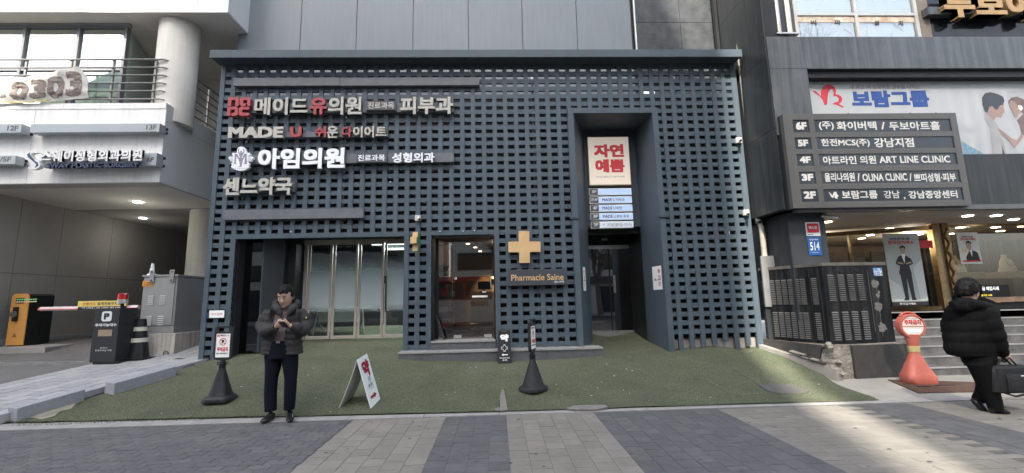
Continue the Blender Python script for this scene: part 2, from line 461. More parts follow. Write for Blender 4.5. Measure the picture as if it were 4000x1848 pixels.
# fibres standing up from the turf (short artificial blades)
mb = MB(); rg = random.Random(11)
for i in range(26000):
    y = 6.2+5*(rg.random()**1.7); x = rg.uniform(max(turf_left(y), -6.4), turf_right(y))
    if y > 9 and not (-5.3 < x < -1.9 or 1.9 < x < 3.4): continue
    z = turf_z(x, y); h = rg.uniform(.008, .02); a = rg.uniform(0, 3.14); dx, dy = .0035*math.cos(a), .0035*math.sin(a)
    lx, ly = rg.uniform(-.008, .008), rg.uniform(-.008, .008)
    mb.add([(x-dx, y-dy, z-.003), (x+dx, y+dy, z-.003), (x+lx, y+ly, z+h)], [(0, 1, 2)])
mb.build('turf_fibres', mat('turf_fibre', (.11, .135, .08), .9, col2=(.16, .18, .115), vscale=3), kind='stuff', recalc=False)
# litter specks
mb = MB()
for i in range(34):
    y = rg.uniform(6.2, 8.8); x = rg.uniform(-5.5, 5.2); z = turf_z(x, y)+.006; r_ = rg.uniform(.004, .014); a = rg.uniform(0, 6)
    mb.box(x-r_, x+r_, y-r_*.6, y+r_*.6, z, z+.006)
mb.build('litter_specks', mat('litter', (.6, .6, .58), .8), kind='stuff')
# bare concrete showing through the turf near its front edge
def patch(name, pts, m, lift=.016, **k):
    P = [(x, y, turf_z(x, y)+lift) for x, y in pts]
    return MB().hexa([(a, b, c-.02) for a, b, c in P], P).build(name, m, **k)
BAREC = mat('bare_concrete', (.17, .165, .155), .9, var=.2, vscale=14, bump=.4, bscale=120)
zz = Zm(1000, 1300, .5823)
def tg(x, y, zg=.05):                       # pixel of that window on the turf
    p = zz.gz(x, y, zg)
    for _ in range(6): p = zz.gz(x, y, turf_z(p.x, p.y))
    return (p.x, p.y)
o = patch('worn_turf_gap', [tg(a, b) for a, b in ((1590, 520), (1640, 505), (1635, 440), (1650, 388), (1662, 392), (1675, 450), (1688, 520), (1650, 528))], BAREC); struct(o)
o = patch('worn_turf_gap', [tg(a, b) for a, b in ((2080, 512), (2130, 496), (2230, 492), (2345, 490), (2360, 505), (2300, 518), (2150, 522))], BAREC); struct(o)
zr = Zm(2500, 1300, .5823)
def tr(x, y):
    p = zr.gz(x, y, .05)
    for _ in range(6): p = zr.gz(x, y, turf_z(p.x, p.y))
    return (p.x, p.y)
z3_ = Zm(0, 1250, .378)
def t3(x, y):
    p = z3_.gz(x, y, .05)
    for _ in range(6): p = z3_.gz(x, y, turf_z(p.x, p.y))
    return (p.x, p.y)
struct(patch('dusty_patch', [t3(a, b) for a, b in ((300, 1015), (380, 985), (520, 905), (700, 850), (860, 806), (905, 812), (800, 872), (740, 930), (620, 955), (560, 1000), (430, 1030))], mat('dusty_ground', (.10, .11, .075), .95, col2=(.30, .28, .235), vscale=5, detail=9, bump=.5, bscale=200), .010))
mh = patch('manhole_cover', [tr(a, b) for a, b in ((790, 358), (1015, 352), (1135, 400), (1100, 414), (940, 415), (860, 398))], mat('tread_plate', (.13, .125, .12), .6, .3, var=.3, vscale=30, bump=1, bscale=90), .018)
tag(mh, 'worn grey access cover set in the green turf', 'manhole')
# seams cut into the turf
mb = MB()
for a in (((405, 285), (470, 340), (600, 405), (680, 422), (850, 410)), ((405, 285), (440, 276)), ((630, 278), (800, 358)), ((415, 138), (440, 152), (540, 157), (640, 150))):
    P = [tr(*q) for q in a]; P = [(x, y, turf_z(x, y)+.008) for x, y in P]; mb.tube(P, .007, 5)
mb.build('turf_seam', mat('seam_dust', (.16, .17, .13), .9), kind='structure')

# ---- concrete strip to the right of the turf, broken kerb and slab
CONCG = mat('ground_concrete', (.30, .285, .26), .85, var=.15, vscale=2.5, bump=.3, bscale=120)
MB().hexa([(5.2, 6.16, -.05), (15, 6.05, -.05), (15, 7.9, -.05), (5.5, 7.9, -.05)], [(5.2, 6.16, .003), (15, 6.05, .003), (15, 7.9, .006), (5.5, 7.9, .006)]).build('concrete_apron', CONCG, kind='structure')
PL = mat('rusty_plate', (.12, .075, .055), .7, .3, var=.35, vscale=7, bump=.4, bscale=60)
pl = MB().hexa([(6.2, 6.5, .004), (7.3, 6.46, .004), (7.75, 7.1, .004), (6.65, 7.5, .004)], [(6.2, 6.5, .02), (7.3, 6.46, .02), (7.75, 7.1, .02), (6.65, 7.5, .02)]).build('rubber_mat', PL)
tag(pl, 'rusty brown ground plate under the red no parking stand', 'mat')
MB().box(6.9, 7.2, 6.9, 6.93, .02, .03).box(6.55, 6.75, 6.85, 6.88, .02, .03).build('slot', DARKP, pl)

# ---- left: driveway, granite path, curbs, drain
def sz(y): return .17*(y-6.3) if y < 11 else .80
mb = MB()
ys = [5.4, 6.3, 7, 8, 9, 10, 10.6, 11, 11.4, 13, 18, 24]
zz2 = lambda y: max(-.0, sz(y)) if y < 10.6 else (.735+.06*min(1, (y-10.6)/.8))
vs = []; fs = []
for y in ys:
    for x in (-30, -14, -9, -6.3, -4.0): vs.append((x, y, zz2(y)-.02 if y > 6.35 else -.014))
for j in range(len(ys)-1):
    for i in range(4): fs.append((j*5+i, j*5+i+1, (j+1)*5+i+1, (j+1)*5+i))
MB().add(vs, fs).build('driveway', DRIVE, kind='structure', recalc=False)
GL = [mat('path_slab_a', (.30, .305, .31), .75, var=.1, vscale=20, bump=.2, bscale=150), mat('path_slab_b', (.26, .265, .275), .75, var=.1, vscale=20, bump=.2, bscale=150)]
path = MB().hexa([(-9.2, 6.2, -.05), (-6.7, 6.2, -.05), (-5.3, 10.4, .6), (-7.25, 10.4, .6)], [(-9.2, 6.2, -.012), (-6.7, 6.2, -.012), (-5.3, 10.4, .683), (-7.25, 10.4, .683)]).build('path', MORT, kind='structure')
def pathpt(u, v):      # u across 0..1, v along 0..1
    y = 6.25+v*4.1; xl = -8.75+(y-6.25)*.36; xr = -6.68+(y-6.25)*.335
    return (xl+(xr-xl)*u, y)
NU, NV = 8, 12
for i in range(NU):
    for j in range(NV):
        o_ = .5/NV*(i % 2)
        v0, v1 = max(0, j/NV-o_), min(1, (j+1)/NV-o_)
        if v1 <= 0: continue
        ps = [pathpt(i/NU, v0), pathpt((i+1)/NU, v0), pathpt((i+1)/NU, v1), pathpt(i/NU, v1)]
        c = (sum(p[0] for p in ps)/4, sum(p[1] for p in ps)/4)
        ps = [(p[0]+(c[0]-p[0])*.06, p[1]+(c[1]-p[1])*.04) for p in ps]
        dz = rnd.uniform(-.001, .002)
        MB().hexa([(p[0], p[1], sz(p[1])-.03) for p in ps], [(p[0], p[1], max(.0, sz(p[1]))+.004+dz+max(0, .12*(1-(p[1]-6.3)/3.2))) for p in ps]).build('paving_slab', GL[rnd.random() < .4], path)
def curb(name, a, b, w_, h_, lab, za, zb):
    a, b = Vector(a), Vector(b); d = (b-a).normalized(); nrm = Vector((-d.y, d.x, 0)); 
    a2, b2 = a+nrm*w_, b+nrm*w_
    bt = [(a.x, a.y, za-.1), (b.x, b.y, zb-.1), (b2.x, b2.y, zb-.1), (a2.x, a2.y, za-.1)]
    tp = [(a.x, a.y, za+h_), (b.x, b.y, zb+h_), (b2.x, b2.y, zb+h_), (a2.x, a2.y, za+h_)]
    o = MB().hexa(bt, tp).build(name, mat('blue_granite', (.25, .265, .285), .75, var=.15, vscale=25, bump=.3, bscale=180), bevel=.008)
    tag(o, lab, 'kerb stone', 'granite kerb stones beside the path')
curb('kerb_stone', (-6.50, 6.37, 0), (-6.24, 7.05, 0), .22, .20, 'long granite kerb stone nearest the pavement at the left edge of the turf', .0, .11)
curb('kerb_stone', (-6.0, 7.27, 0), (-5.66, 8.1, 0), .24, .21, 'granite kerb stone further up the slope, its end facing the black kiosk', .14, .27)
# drain channel across the driveway and grate by the lattice
dr = B('drain_channel', STEEL, None, -13, -7.9, 9.08, 9.28, sz(9.1)-.04, sz(9.2)+.0)
tag(dr, 'steel drainage channel running across the garage driveway', 'drain')
mb = MB()
for i in range(100): mb.box(-12.95+i*.05, -12.93+i*.05, 9.11, 9.25, sz(9.2)+.0, sz(9.2)+.008)
mb.build('grating', ALU, dr, kind='stuff')
zg = Zm(0, 1050, .3361)
q = [zg.gs(a, b) for a, b in ((1910, 1093), (2065, 1050), (2300, 1055), (2180, 1090))]
gr = MB()
c0, c1, c2, c3 = q
for i in range(12):
    t = i/12; A, Bq = c0+(c1-c0)*t, c3+(c2-c3)*t; A2, B2 = c0+(c1-c0)*(t+.045), c3+(c2-c3)*(t+.045)
    gr.hexa([A, Bq, B2, A2], [v+Vector((0, 0, .02)) for v in (A, Bq, B2, A2)])
for i in range(16):
    t = i/16; A, Bq = c0+(c3-c0)*t, c1+(c2-c1)*t; A2, B2 = c0+(c3-c0)*(t+.02), c1+(c2-c1)*(t+.02)
    gr.hexa([A, Bq, B2, A2], [v+Vector((0, 0, .019)) for v in (A, Bq, B2, A2)])
o = gr.build('drain_grate', BLACKP); tag(o, 'black iron drain grate on the path beside the blue lattice', 'drain')
# ================================================================ opposite side of the street (seen only in reflections; shades the forecourt)
OPPW = mat('pale_render', (.46, .45, .43), .8, var=.08, vscale=.3)
OPPD = mat('tower_cladding', (.30, .31, .32), .6, var=.1, vscale=.2)
OG = mat('opposite_glass', (.03, .035, .04), .1)
tw = thing('office_tower', 'tall pale office tower across the street, its slanted roof shaped for its shadow', 'building', (-15, -23, 0))
MB().prism([(-60, 9), (-60, 12), (-30, 29.5), (-18.5, 39.5), (-13, 46), (-7.85, 46), (-7.85, 9)], (0, -22.4, 0), (1, 0, 0), (0, 0, 1), (0, -8, 0)).build('wall', OPPD, tw)  # outline shaped so its shadow edges bound the sunlit areas
B('base_wall', OPPW, tw, -60, -5.05, -28, -22.2, -.1, 9)
for fl in range(2):
    for i in range(9):
        x = -8.2-i*4.4
        f = B('window', BLACKP, tw, x-1.5, x+1.5, -22.2, -22.14, 4.4+fl*2.6-.75+fl*.2, 4.4+fl*2.6+.75)
        B('pane', OG, f, x-1.4, x-.1, -22.14, -22.12, 4.4+fl*2.6-.6+fl*.2, 4.4+fl*2.6+.65)
        B('pane', OG, f, x+.1, x+1.4, -22.14, -22.12, 4.4+fl*2.6-.6+fl*.2, 4.4+fl*2.6+.65)
for i in range(9):
    x = -8.2-i*4.4; B('shopfront', OG, tw, x-1.9, x+1.9, -22.2, -22.1, .1, 2.9)
sh = thing('shop_building', 'low pale shop building across the street with ribbon windows', 'building', (10, -23, 0))
B('wall', OPPW, sh, -4.4, 40, -30, -22.3, -.1, 11.5)
for i in range(9):
    x = -2.0+i*4.7
    for zc in (5.2, 8.6):
        f = B('window', BLACKP, sh, x-1.7, x+1.7, -22.3, -22.24, zc-.8, zc+.8)
        B('pane', OG, f, x-1.6, x-.05, -22.24, -22.22, zc-.7, zc+.7); B('pane', OG, f, x+.05, x+1.6, -22.24, -22.22, zc-.7, zc+.7)
    B('shopfront', OG, sh, x-2, x+2, -22.3, -22.2, .1, 2.7)
fin0 = None
for i in range(72):          # upright fins added above the shop building, spaced to halve the sun
    if fin0 is None: fin0 = MB().box(-4.62, -4.47, -22.6, -22.3, 11.5, 48).build('shade_fin', OPPD, sh)
    else:
        c_ = fin0.copy(); COL.objects.link(c_); c_.parent = sh; c_.location = (i*.30, 0, 0)
B('shade_fin_cap', OPPD, sh, -4.62, 17.0, -22.6, -22.3, 48, 48.4)
B('fascia', mat('opp_fascia', (.08, .08, .09), .5), sh, -4.3, 39, -22.3, -22.0, 2.95, 3.7)
# bare street trees
BARK = mat('grey_bark', (.16, .14, .12), .9, var=.2, vscale=12, bump=.5, bscale=40)
def bare_tree(loc, h, seed, label, lev=5, spread=1.0, dens=3, group='bare trees along the far kerb'):
    rg = random.Random(seed); t = thing('bare_tree', label, 'tree', loc, group)
    tm, cm = MB(), MB()
    def grow(p, d, L_, r, k, mb):
        pts = [p]; q = p.copy(); dd = d.copy(); n_ = 3
        for i in range(n_):
            dd = (dd+Vector((rg.uniform(-.18, .18), rg.uniform(-.18, .18), rg.uniform(-.02, .16)))).normalized(); q = q+dd*L_/n_; pts.append(q.copy())
        mb.tube(pts, [r*(1-.4*i/n_) for i in range(n_+1)], 6 if k < 2 else 3, cap=False)
        if k >= lev: return
        for i in range(dens if k else dens+2):
            a = rg.uniform(0, 6.283); el = rg.uniform(.35, 1.0)*spread
            s = Vector((math.cos(a), math.sin(a), 0)); nd = (dd*math.cos(el)+s*math.sin(el)).normalized()
            st = pts[rg.randint(1 if k else 2, n_)]
            grow(st, nd, L_*rg.uniform(.58, .8), r*.55, k+1, cm)
    grow(Vector(loc), Vector((0, 0, 1)), h*.36, h*.022, 0, tm)
    tm.build('trunk', BARK, t, smooth=True, recalc=False); cm.build('crown', BARK, t, recalc=False)
bare_tree((-7.5, -18.5, 0), 11, 1, 'bare street tree across the road, left of the bus')
bare_tree((1.5, -18.2, 0), 12, 2, 'bare street tree across the road, behind the bus')
bare_tree((9.5, -18.6, 0), 12, 3, 'bare street tree across the road, right of the bus')
bare_tree((9.4, -6.2, 0), 18, 21, 'tall bare tree added on the near kerb for dappled shade, nearer of two', lev=7, spread=1.05, dens=3, group='bare trees added along the near kerb for dappled shade')  # near trees out of view, added to break up the sun on the right
bare_tree((14.6, -5.0, 0), 18, 33, 'tall bare tree added on the near kerb for dappled shade, further of two', lev=7, spread=1.05, dens=3, group='bare trees added along the near kerb for dappled shade')
# bus on the road, number readable backwards in the shop glass
BUSW = mat('bus_white', (.36, .36, .35), .35); BUSR = mat('bus_red', (.22, .03, .03), .35)
bus = thing('city_bus', 'white and red city bus numbered 1008 on the road', 'bus', (-1.5, -11.9, 0))
MB().box(-6.5, 4.5, -13.1, -10.62, .12, 1.60).build('lower_body', BUSW, bus, bevel=.04)
MB().box(-6.5, 4.5, -13.05, -10.68, 1.60, 2.78).build('window_band', OG, bus)
MB().box(-6.5, 4.5, -13.1, -10.62, 2.78, 3.16).build('roof', BUSR, bus, bevel=.06)
MB().box(-6.5, 4.5, -10.62, -10.6, 1.60, 1.66).build('stripe', BUSR, bus)
for i in range(6): B('pillar', BUSR, bus, -6.5+i*2.1, -6.3+i*2.1, -10.68, -10.63, 1.60, 2.78)
for x in (-4.6, 2.4):
    MB().tube([(x, -10.9, .45), (x, -10.58, .45)], .45, 20).build('wheel', BLACKP, bus)
text('1008', (-.62, -10.59, 1.18), (-1, 0, 0), (0, 0, 1), 1.18, .34, BUSR, bus, bold=.02)
# ================================================================ clinic building
LY = 9.0; LX0, CWD = -5.796, .2339; LZ0, RH = 6.773, .17754; BW = .096
clinic = thing('clinic_building', 'dark slate blue clinic building behind a square lattice of steel bars', 'building', (0, 10, 0))
GREYP1 = mat('grey_wall_panel', (.185, .208, .228), .4, var=.06, vscale=.7, streak=-.05)
# upper wall: tall grey panels with open joints, then dark granite
XS = [at(x*1.5528, 100, 10.0).x for x in (603, 757, 897, 1039, 1178, 1314, 1451, 1588)]
for a, b in zip(XS, XS[1:]):
    MB().box(a+.008, b-.008, 10.0, 10.06, 6.2, 13).build('wall_panel', GREYP1, clinic)
B('joint_backing', BLACKW, clinic, XS[0], XS[-1]+.1, 10.06, 10.2, 3, 13)
B('side_wall', GREYP1, clinic, XS[0]-.02, XS[0]+.0, 10.0, 14, 3, 13)
z6 = Zm(2300, 0, .42)
gx0, gx1 = z6.at(430, 230, 9.95).x, z6.at(1262, 230, 9.95).x
gm = z6.at(850, 230, 9.95).x; gzj = z6.at(700, 210, 9.95).z
for a, b in ((gx0, gm), (gm, gx1)):
    for c, d in ((gzj-1.6, gzj), (gzj, gzj+1.6), (gzj+1.6, gzj+3.2)):
        MB().box(a+.005, b-.005, 9.95, 10.0, c+.005, d-.005).build('granite_slab', GRAND, clinic)
B('granite_backing', mat('light_joint', (.16, .165, .17), .7), clinic, gx0, gx1, 9.975, 10.2, gzj-1.6, 13)
B('metal_edge', ALU, clinic, gx0-.02, gx0+.012, 9.93, 10.0, 6.4, 13)
B('recess_strip', BLACKW, clinic, XS[-1], gx0-.03, 10.03, 10.2, 6.2, 13)
# wall behind the lattice (dark), with openings for doors
def bw(x0, x1, z0, z1): B('rear_wall', BLACKW, clinic, x0, x1, 9.9, 10.05, z0, z1)
bw(-5.9, 5.45, 5.75, 6.3)
bw(-5.9, 1.6, 3.05, 5.75); bw(3.6, 5.45, 0, 5.75); bw(.05, 1.7, .3, 3.05)
bw(-5.9, -5.36, .2, 3.05); bw(-1.88, -1.36, .3, 3.05)
for z in (3.4, 4.5, 5.6):     # dim shelf lines seen through the bars
    B('rear_rail', RAIL, clinic, -5.8, 1.4, 9.84, 9.9, z, z+.05)
for x in (-5.6, -3.4, -1.2, .9, 4.3, 5.2): MB().tube([(x, 9.6, 3.1 if x in (-3.4, -1.2) else .5), (x, 9.6, 6.7)], .03, 8).build('rear_post', STEEL, clinic)
# openings in the lattice: (col0, col1, row0, row_end) – hole columns/rows removed
OP = [(-5.33, -1.91, 2.86), (-1.35, -.04, 2.87), (1.72, 3.46, 5.50)]
def zrow(r): return LZ0-r*RH
def ground_at(x):
    if -1.95 < x < 2.02: return .55
    return turf_z(x, 9.0)-.03
SLATS = []
slat_par = MB()
frame = MB()
# frame posts and headers
frame.box(LX0-BW, LX0, LY, LY+.06, ground_at(-5.85), LZ0+.06)
frame.box(5.335, 5.46, LY, LY+.06, ground_at(5.4), LZ0+.06)
for a, b, t in OP:
    frame.box(a-.0, b+.0, LY-.002, LY+.06, t, t+.10)
for a, b, t in OP[:2]:
    frame.box(a-.10, a, LY-.004, LY+.06, ground_at(a-.05), t+.10); frame.box(b, b+.10, LY-.004, LY+.06, ground_at(b+.05), t+.10)
frame.box(LX0-BW, 5.46, LY, LY+.06, LZ0+.0, LZ0+.05)
fr = frame.build('lattice_frame', SLATE, clinic, bevel=.003)
def inside(x, z):
    for a, b, t in OP:
        if a-.02 < x < b+.02 and z < t+.02: return True
    return False
# vertical bars
rg = random.Random(4)
for k in range(1, 48):
    x1 = LX0+k*CWD; x0 = x1-BW; xm = (x0+x1)/2
    bot = ground_at(xm)
    if xm > 3.5: bot = turf_z(xm, 9)+(.0 if k in (41, 42, 43, 46) else rg.uniform(.05, .28))
    for a, b, t in OP:
        if a-.05 < xm < b+.05: bot = t+.10
    MB().box(x0, x1, LY, LY+.045, bot, LZ0+.0).build('slat', SLATE, fr)
# horizontal bars, set back behind the verticals
for r in range(37):
    z1 = zrow(r)-.082; z0 = z1-BW; zm = (z0+z1)/2
    segs = [(LX0, 5.335)]
    for a, b, t in OP:
        if zm < t+.06:
            ns = []
            for s0, s1 in segs:
                if s0 < a < s1: ns.append((s0, a)); ns.append((b, s1))
                else: ns.append((s0, s1))
            segs = ns
    for s0, s1 in segs:
        if z0 < ground_at((s0+s1)/2)-.02: continue
        if z0 < .62 and s0 > 3.4: continue
        MB().box(s0, s1, LY+.014, LY+.07, z0, z1).build('slat', SLATE, fr)
# bent cap along the top
cx0, cx1 = at(822, 202, 8.7).x, 5.45
cap = MB().box(cx0, cx1, 8.68, 8.72, 6.665, 6.84).box(cx0+.002, cx1-.002, 8.72, 9.35, 6.80, 6.838).box(cx0+.002, cx1-.002, 8.72, 9.04, 6.826-.14, 6.70).build('cap', SLATE, clinic, bevel=.004)
# cheek plates at the ends
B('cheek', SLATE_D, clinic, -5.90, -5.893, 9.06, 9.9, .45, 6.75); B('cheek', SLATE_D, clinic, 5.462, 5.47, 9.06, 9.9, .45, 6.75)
B('base_curb', mat('pale_plaster', (.30, .28, .27), .9, var=.15, vscale=6), clinic, 3.5, 5.45, 9.12, 9.3, .2, .62)

# ---- entrance portal (splayed)
zP = Zm(2200, 350, .84)
po = [at(2238, 445, 8.97), at(2543, 445, 8.97)]
xl0, xr0 = 1.72, 3.46; xl1, xr1 = 2.12, 3.36; zt0, zt1 = 5.50, 5.475; yb = 9.9
pm = MB()
gl_ = turf_z(2.6, 9)
def ring(x0, x1, zt, y, zb): return [(x0, y, zb), (x0, y, zt), (x1, y, zt), (x1, y, zb)]
a = ring(xl0, xr0, zt0, 8.93, gl_-.1); b = ring(xl1, xr1, zt0-.02, yb, gl_-.1)
ao = ring(xl0-.12, xr0+.12, zt0+.12, 8.93, gl_-.1); bo = ring(xl0-.12, xr0+.12, zt0+.12, 8.999, gl_-.1)
for nm, q in (('left_jamb', [0, 1]), ('soffit', [1, 2]), ('right_jamb', [2, 3])):
    i, j = q
    MB().add([a[i], a[j], b[j], b[i]]+[bo[i], bo[j], (bo[j][0], 9.95, bo[j][2]), (bo[i][0], 9.95, bo[i][2])], [(0, 1, 2, 3), (4, 7, 6, 5), (0, 4, 5, 1), (3, 2, 6, 7)]).build('portal_'+nm, SLATE, clinic, recalc=False)
pf = MB()
for i, j in ((0, 1), (1, 2), (2, 3)):
    pf.add([ao[i], ao[j], a[j], a[i]], [(0, 1, 2, 3)]); pf.add([ao[i], ao[j], bo[j], bo[i]], [(3, 2, 1, 0)])
pf.build('portal_frame', SLATE, clinic, recalc=False)
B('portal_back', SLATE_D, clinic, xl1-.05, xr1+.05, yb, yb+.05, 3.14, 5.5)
# ledge line round the portal
zl = 3.18
B('portal_ledge', SLATE_D, clinic, xr0-.1, xr0+.18, 8.90, 8.93, zl-.02, zl+.02); B('portal_ledge', SLATE_D, clinic, xl0-.18, xl0+.05, 8.90, 8.93, zl-.02, zl+.02)
# passage to the lift lobby door
B('passage_wall', BLACKP, clinic, xl1-.08, xl1, yb, 11.0, .3, 3.2); B('passage_wall', BLACKP, clinic, xr1, xr1+.08, yb, 11.0, .3, 3.2)
B('passage_ceiling', BLACKW, clinic, xl1, xr1, yb+.05, 11.0, 3.10, 3.18)
B('door_header', BLACKP, clinic, xl1, xr1, 10.9, 11.0, 2.83, 3.10)
zd = .58
dl = B('lobby_door', STEEL, clinic, xl1+.16, xr1, 10.88, 10.93, 2.74, 2.83)
B('bottom_rail', STEEL, dl, xl1+.1, xr1, 10.86, 10.94, zd-.02, zd+.12)
DG = glass('dark_door_glass', (.10, .115, .12), .20)
B('pane', DG, dl, xl1, xl1+.72, 10.905, 10.915, zd+.08, 2.74); B('pane', DG, dl, xl1+.72, xr1, 10.92, 10.93, zd+.08, 2.74)
B('stile', BLACKP, dl, xl1+.70, xl1+.73, 10.89, 10.905, zd+.08, 2.74)
B('sensor', ALU, clinic, 2.68, 2.82, 10.86, 10.9, 2.95, 3.0)
B('lobby_wall', mat('lobby_wall', (.10, .10, .10), .5), clinic, 1.5, 4.2, 13.5, 13.6, .3, 3.2)
B('lobby_floor', GRAND, clinic, 1.5, 4.2, 10.95, 13.6, .3, .57)
B('lobby_ceiling', BLACKW, clinic, 1.5, 4.2, 11.0, 13.6, 3.0, 3.1)
B('lobby_side', BLACKW, clinic, 1.4, 1.5, 10.9, 13.6, .3, 3.1); B('lobby_side', BLACKW, clinic, 4.2, 4.3, 10.9, 13.6, .3, 3.1)

# ---- folding glass doors of the left entrance
FY = 10.2; zt = 2.93; zb = .72
FR = mat('door_frame_bronze', (.42, .385, .35), .4, .2, var=.08, vscale=3)
zf = Zm(900, 900, .4202)
fxs = [zf.at(x, 600, FY).x for x in (478, 705, 940, 1180, 1424, 1660)]
FG = glass('folding_glass', (.72, .76, .78), .05)
def frost_mat():
    m = bpy.data.materials.new('frosted_film'); m.use_nodes = True; n = m.node_tree.nodes; L = m.node_tree.links
    b = n['Principled BSDF']; b.inputs['Base Color'].default_value = (.50, .58, .60, 1); b.inputs['Roughness'].default_value = .85
    g = n.new('ShaderNodeNewGeometry'); sx = n.new('ShaderNodeSeparateXYZ'); L.new(g.outputs['Position'], sx.inputs[0])
    u = n.new('ShaderNodeMapRange'); u.interpolation_type = 'SMOOTHSTEP'; u.inputs[1].default_value = 1.80; u.inputs[2].default_value = 2.62; u.inputs[3].default_value = 1; u.inputs[4].default_value = 0; L.new(sx.outputs[2], u.inputs[0])
    d = n.new('ShaderNodeMapRange'); d.interpolation_type = 'SMOOTHSTEP'; d.inputs[1].default_value = 1.28; d.inputs[2].default_value = 1.50; L.new(sx.outputs[2], d.inputs[0])
    k = n.new('ShaderNodeMath'); k.operation = 'MULTIPLY'; L.new(u.outputs[0], k.inputs[0]); L.new(d.outputs[0], k.inputs[1])
    k2 = n.new('ShaderNodeMath'); k2.operation = 'MULTIPLY'; k2.inputs[1].default_value = .86; L.new(k.outputs[0], k2.inputs[0])
    L.new(k2.outputs[0], b.inputs['Alpha']); return m
FROST = frost_mat()
B('door_lintel', FR, clinic, fxs[0]-.1, -1.7, FY-.03, FY+.06, zt, zt+.07)
for i in range(5):
    a, b = fxs[i], fxs[i+1]
    d = MB().box(a+.012, a+.062, FY, FY+.05, zb, zt).box(b-.062, b-.012, FY, FY+.05, zb, zt).box(a+.012, b-.012, FY+.002, FY+.048, zt-.06, zt-.001).box(a+.012, b-.012, FY+.002, FY+.048, zb+.001, zb+.07).build('folding_door', FR, clinic, bevel=.003)
    B('pane', FG, d, a+.06, b-.06, FY+.022, FY+.028, zb+.07, zt-.06)
    B('frosted_film', FROST, d, a+.06, b-.06, FY+.016, FY+.017, zb+.07, zt-.06)
    if i == 4:
        B('lock', BLACKP, d, a+.02, a+.055, FY-.03, FY, 1.95, 2.12); MB().tube([(a+.06, FY-.05, 1.0+.3), (a+.06, FY-.05, 1.95)], .014, 8).build('handle', BLACKP, d)
        B('lock_plate', ALU, d, a+.016, a+.05, FY-.012, FY, 1.55, 1.9)
# side of the left entrance: dark glass return, pier, ceiling
B('porch_ceiling', BLACKW, clinic, -5.33, -1.8, 9.1, 10.3, 2.98, 3.05)
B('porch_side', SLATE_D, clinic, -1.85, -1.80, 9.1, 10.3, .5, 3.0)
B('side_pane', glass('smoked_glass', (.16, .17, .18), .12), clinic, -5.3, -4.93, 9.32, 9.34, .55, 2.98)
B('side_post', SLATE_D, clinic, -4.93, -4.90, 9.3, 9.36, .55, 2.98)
MB().hexa([(-4.90, 9.30, .45), (-4.62, 9.58, .45), (-4.62, 9.78, .45), (-4.90, 9.78, .45)], [(-4.90, 9.30, 2.98), (-4.62, 9.58, 2.98), (-4.62, 9.78, 2.98), (-4.90, 9.78, 2.98)]).build('porch_pier', mat('pier_dark', (.028, .034, .040), .5, var=.15, vscale=2), clinic)
B('pier_return', BLACKW, clinic, -4.66, -4.46, 9.79, 10.3, .45, 3.0)
B('side_wall_dark', BLACKW, clinic, -5.35, -5.3, 9.1, 12, .4, 3.0)
# room behind the folding doors
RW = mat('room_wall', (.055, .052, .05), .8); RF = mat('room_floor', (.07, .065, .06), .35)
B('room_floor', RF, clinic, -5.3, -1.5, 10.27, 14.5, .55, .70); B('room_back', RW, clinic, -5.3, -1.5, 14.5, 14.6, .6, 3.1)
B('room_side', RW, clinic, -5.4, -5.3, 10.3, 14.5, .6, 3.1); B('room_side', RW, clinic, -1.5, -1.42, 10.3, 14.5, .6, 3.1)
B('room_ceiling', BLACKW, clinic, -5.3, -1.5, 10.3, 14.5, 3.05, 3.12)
for y in (11.2, 12.3):
    st = B('strip_light', emis('cool_tube', (.9, 1, .95), 1.2), None, -3.2, -1.7, y, y+.05, 2.98, 3.03)
    tag(st, ['long ceiling tube light just inside the folding doors', 'second ceiling tube light deeper inside the folding door room'][y > 12], 'ceiling light', 'tube lights behind the folding doors')
pl_ = bpy.data.lights.new('room_lamp', 'AREA'); pl_.energy = 45; pl_.color = (.95, 1, .95); pl_.size = 1.2
po_ = bpy.data.objects.new('room_lamp', pl_); COL.objects.link(po_); po_.location = (-2.6, 11.8, 2.96)
# white folding table with perforated panel
zt_ = .70; tb = thing('folding_table', 'white folding table with perforated front panel behind the glass doors', 'table', (-3.2, 10.8, .70))
TW = mat('table_white', (.62, .63, .58), .5)
xa, xb = zf.at(795, 860, 10.8).x, zf.at(1225, 860, 10.8).x
B('table_top', TW, tb, xa-.05, xb+.05, 10.75, 11.2, 1.38, 1.41)
pn = B('front_panel', TW, tb, xa+.05, xb-.05, 10.8, 10.815, 1.07, 1.36)
hm = MB()
for i in range(26):
    for j in range(5):
        x = xa+.1+i*(xb-xa-.2)/25; z = 1.11+j*.05; hm.box(x-.006, x+.006, 10.797, 10.80, z-.006, z+.006)
hm.build('perforations', GREYP, pn, kind='stuff')
for s, x in ((1, xa), (-1, xb)):
    MB().tube([(x+.02*s, 10.85, 1.38), (x-.06*s, 10.75, .71)], .022, 8).build('leg', TW, tb); MB().tube([(x+.02*s, 10.9, 1.05), (x+.18*s, 11.2, .71)], .018, 8).build('leg', TW, tb)

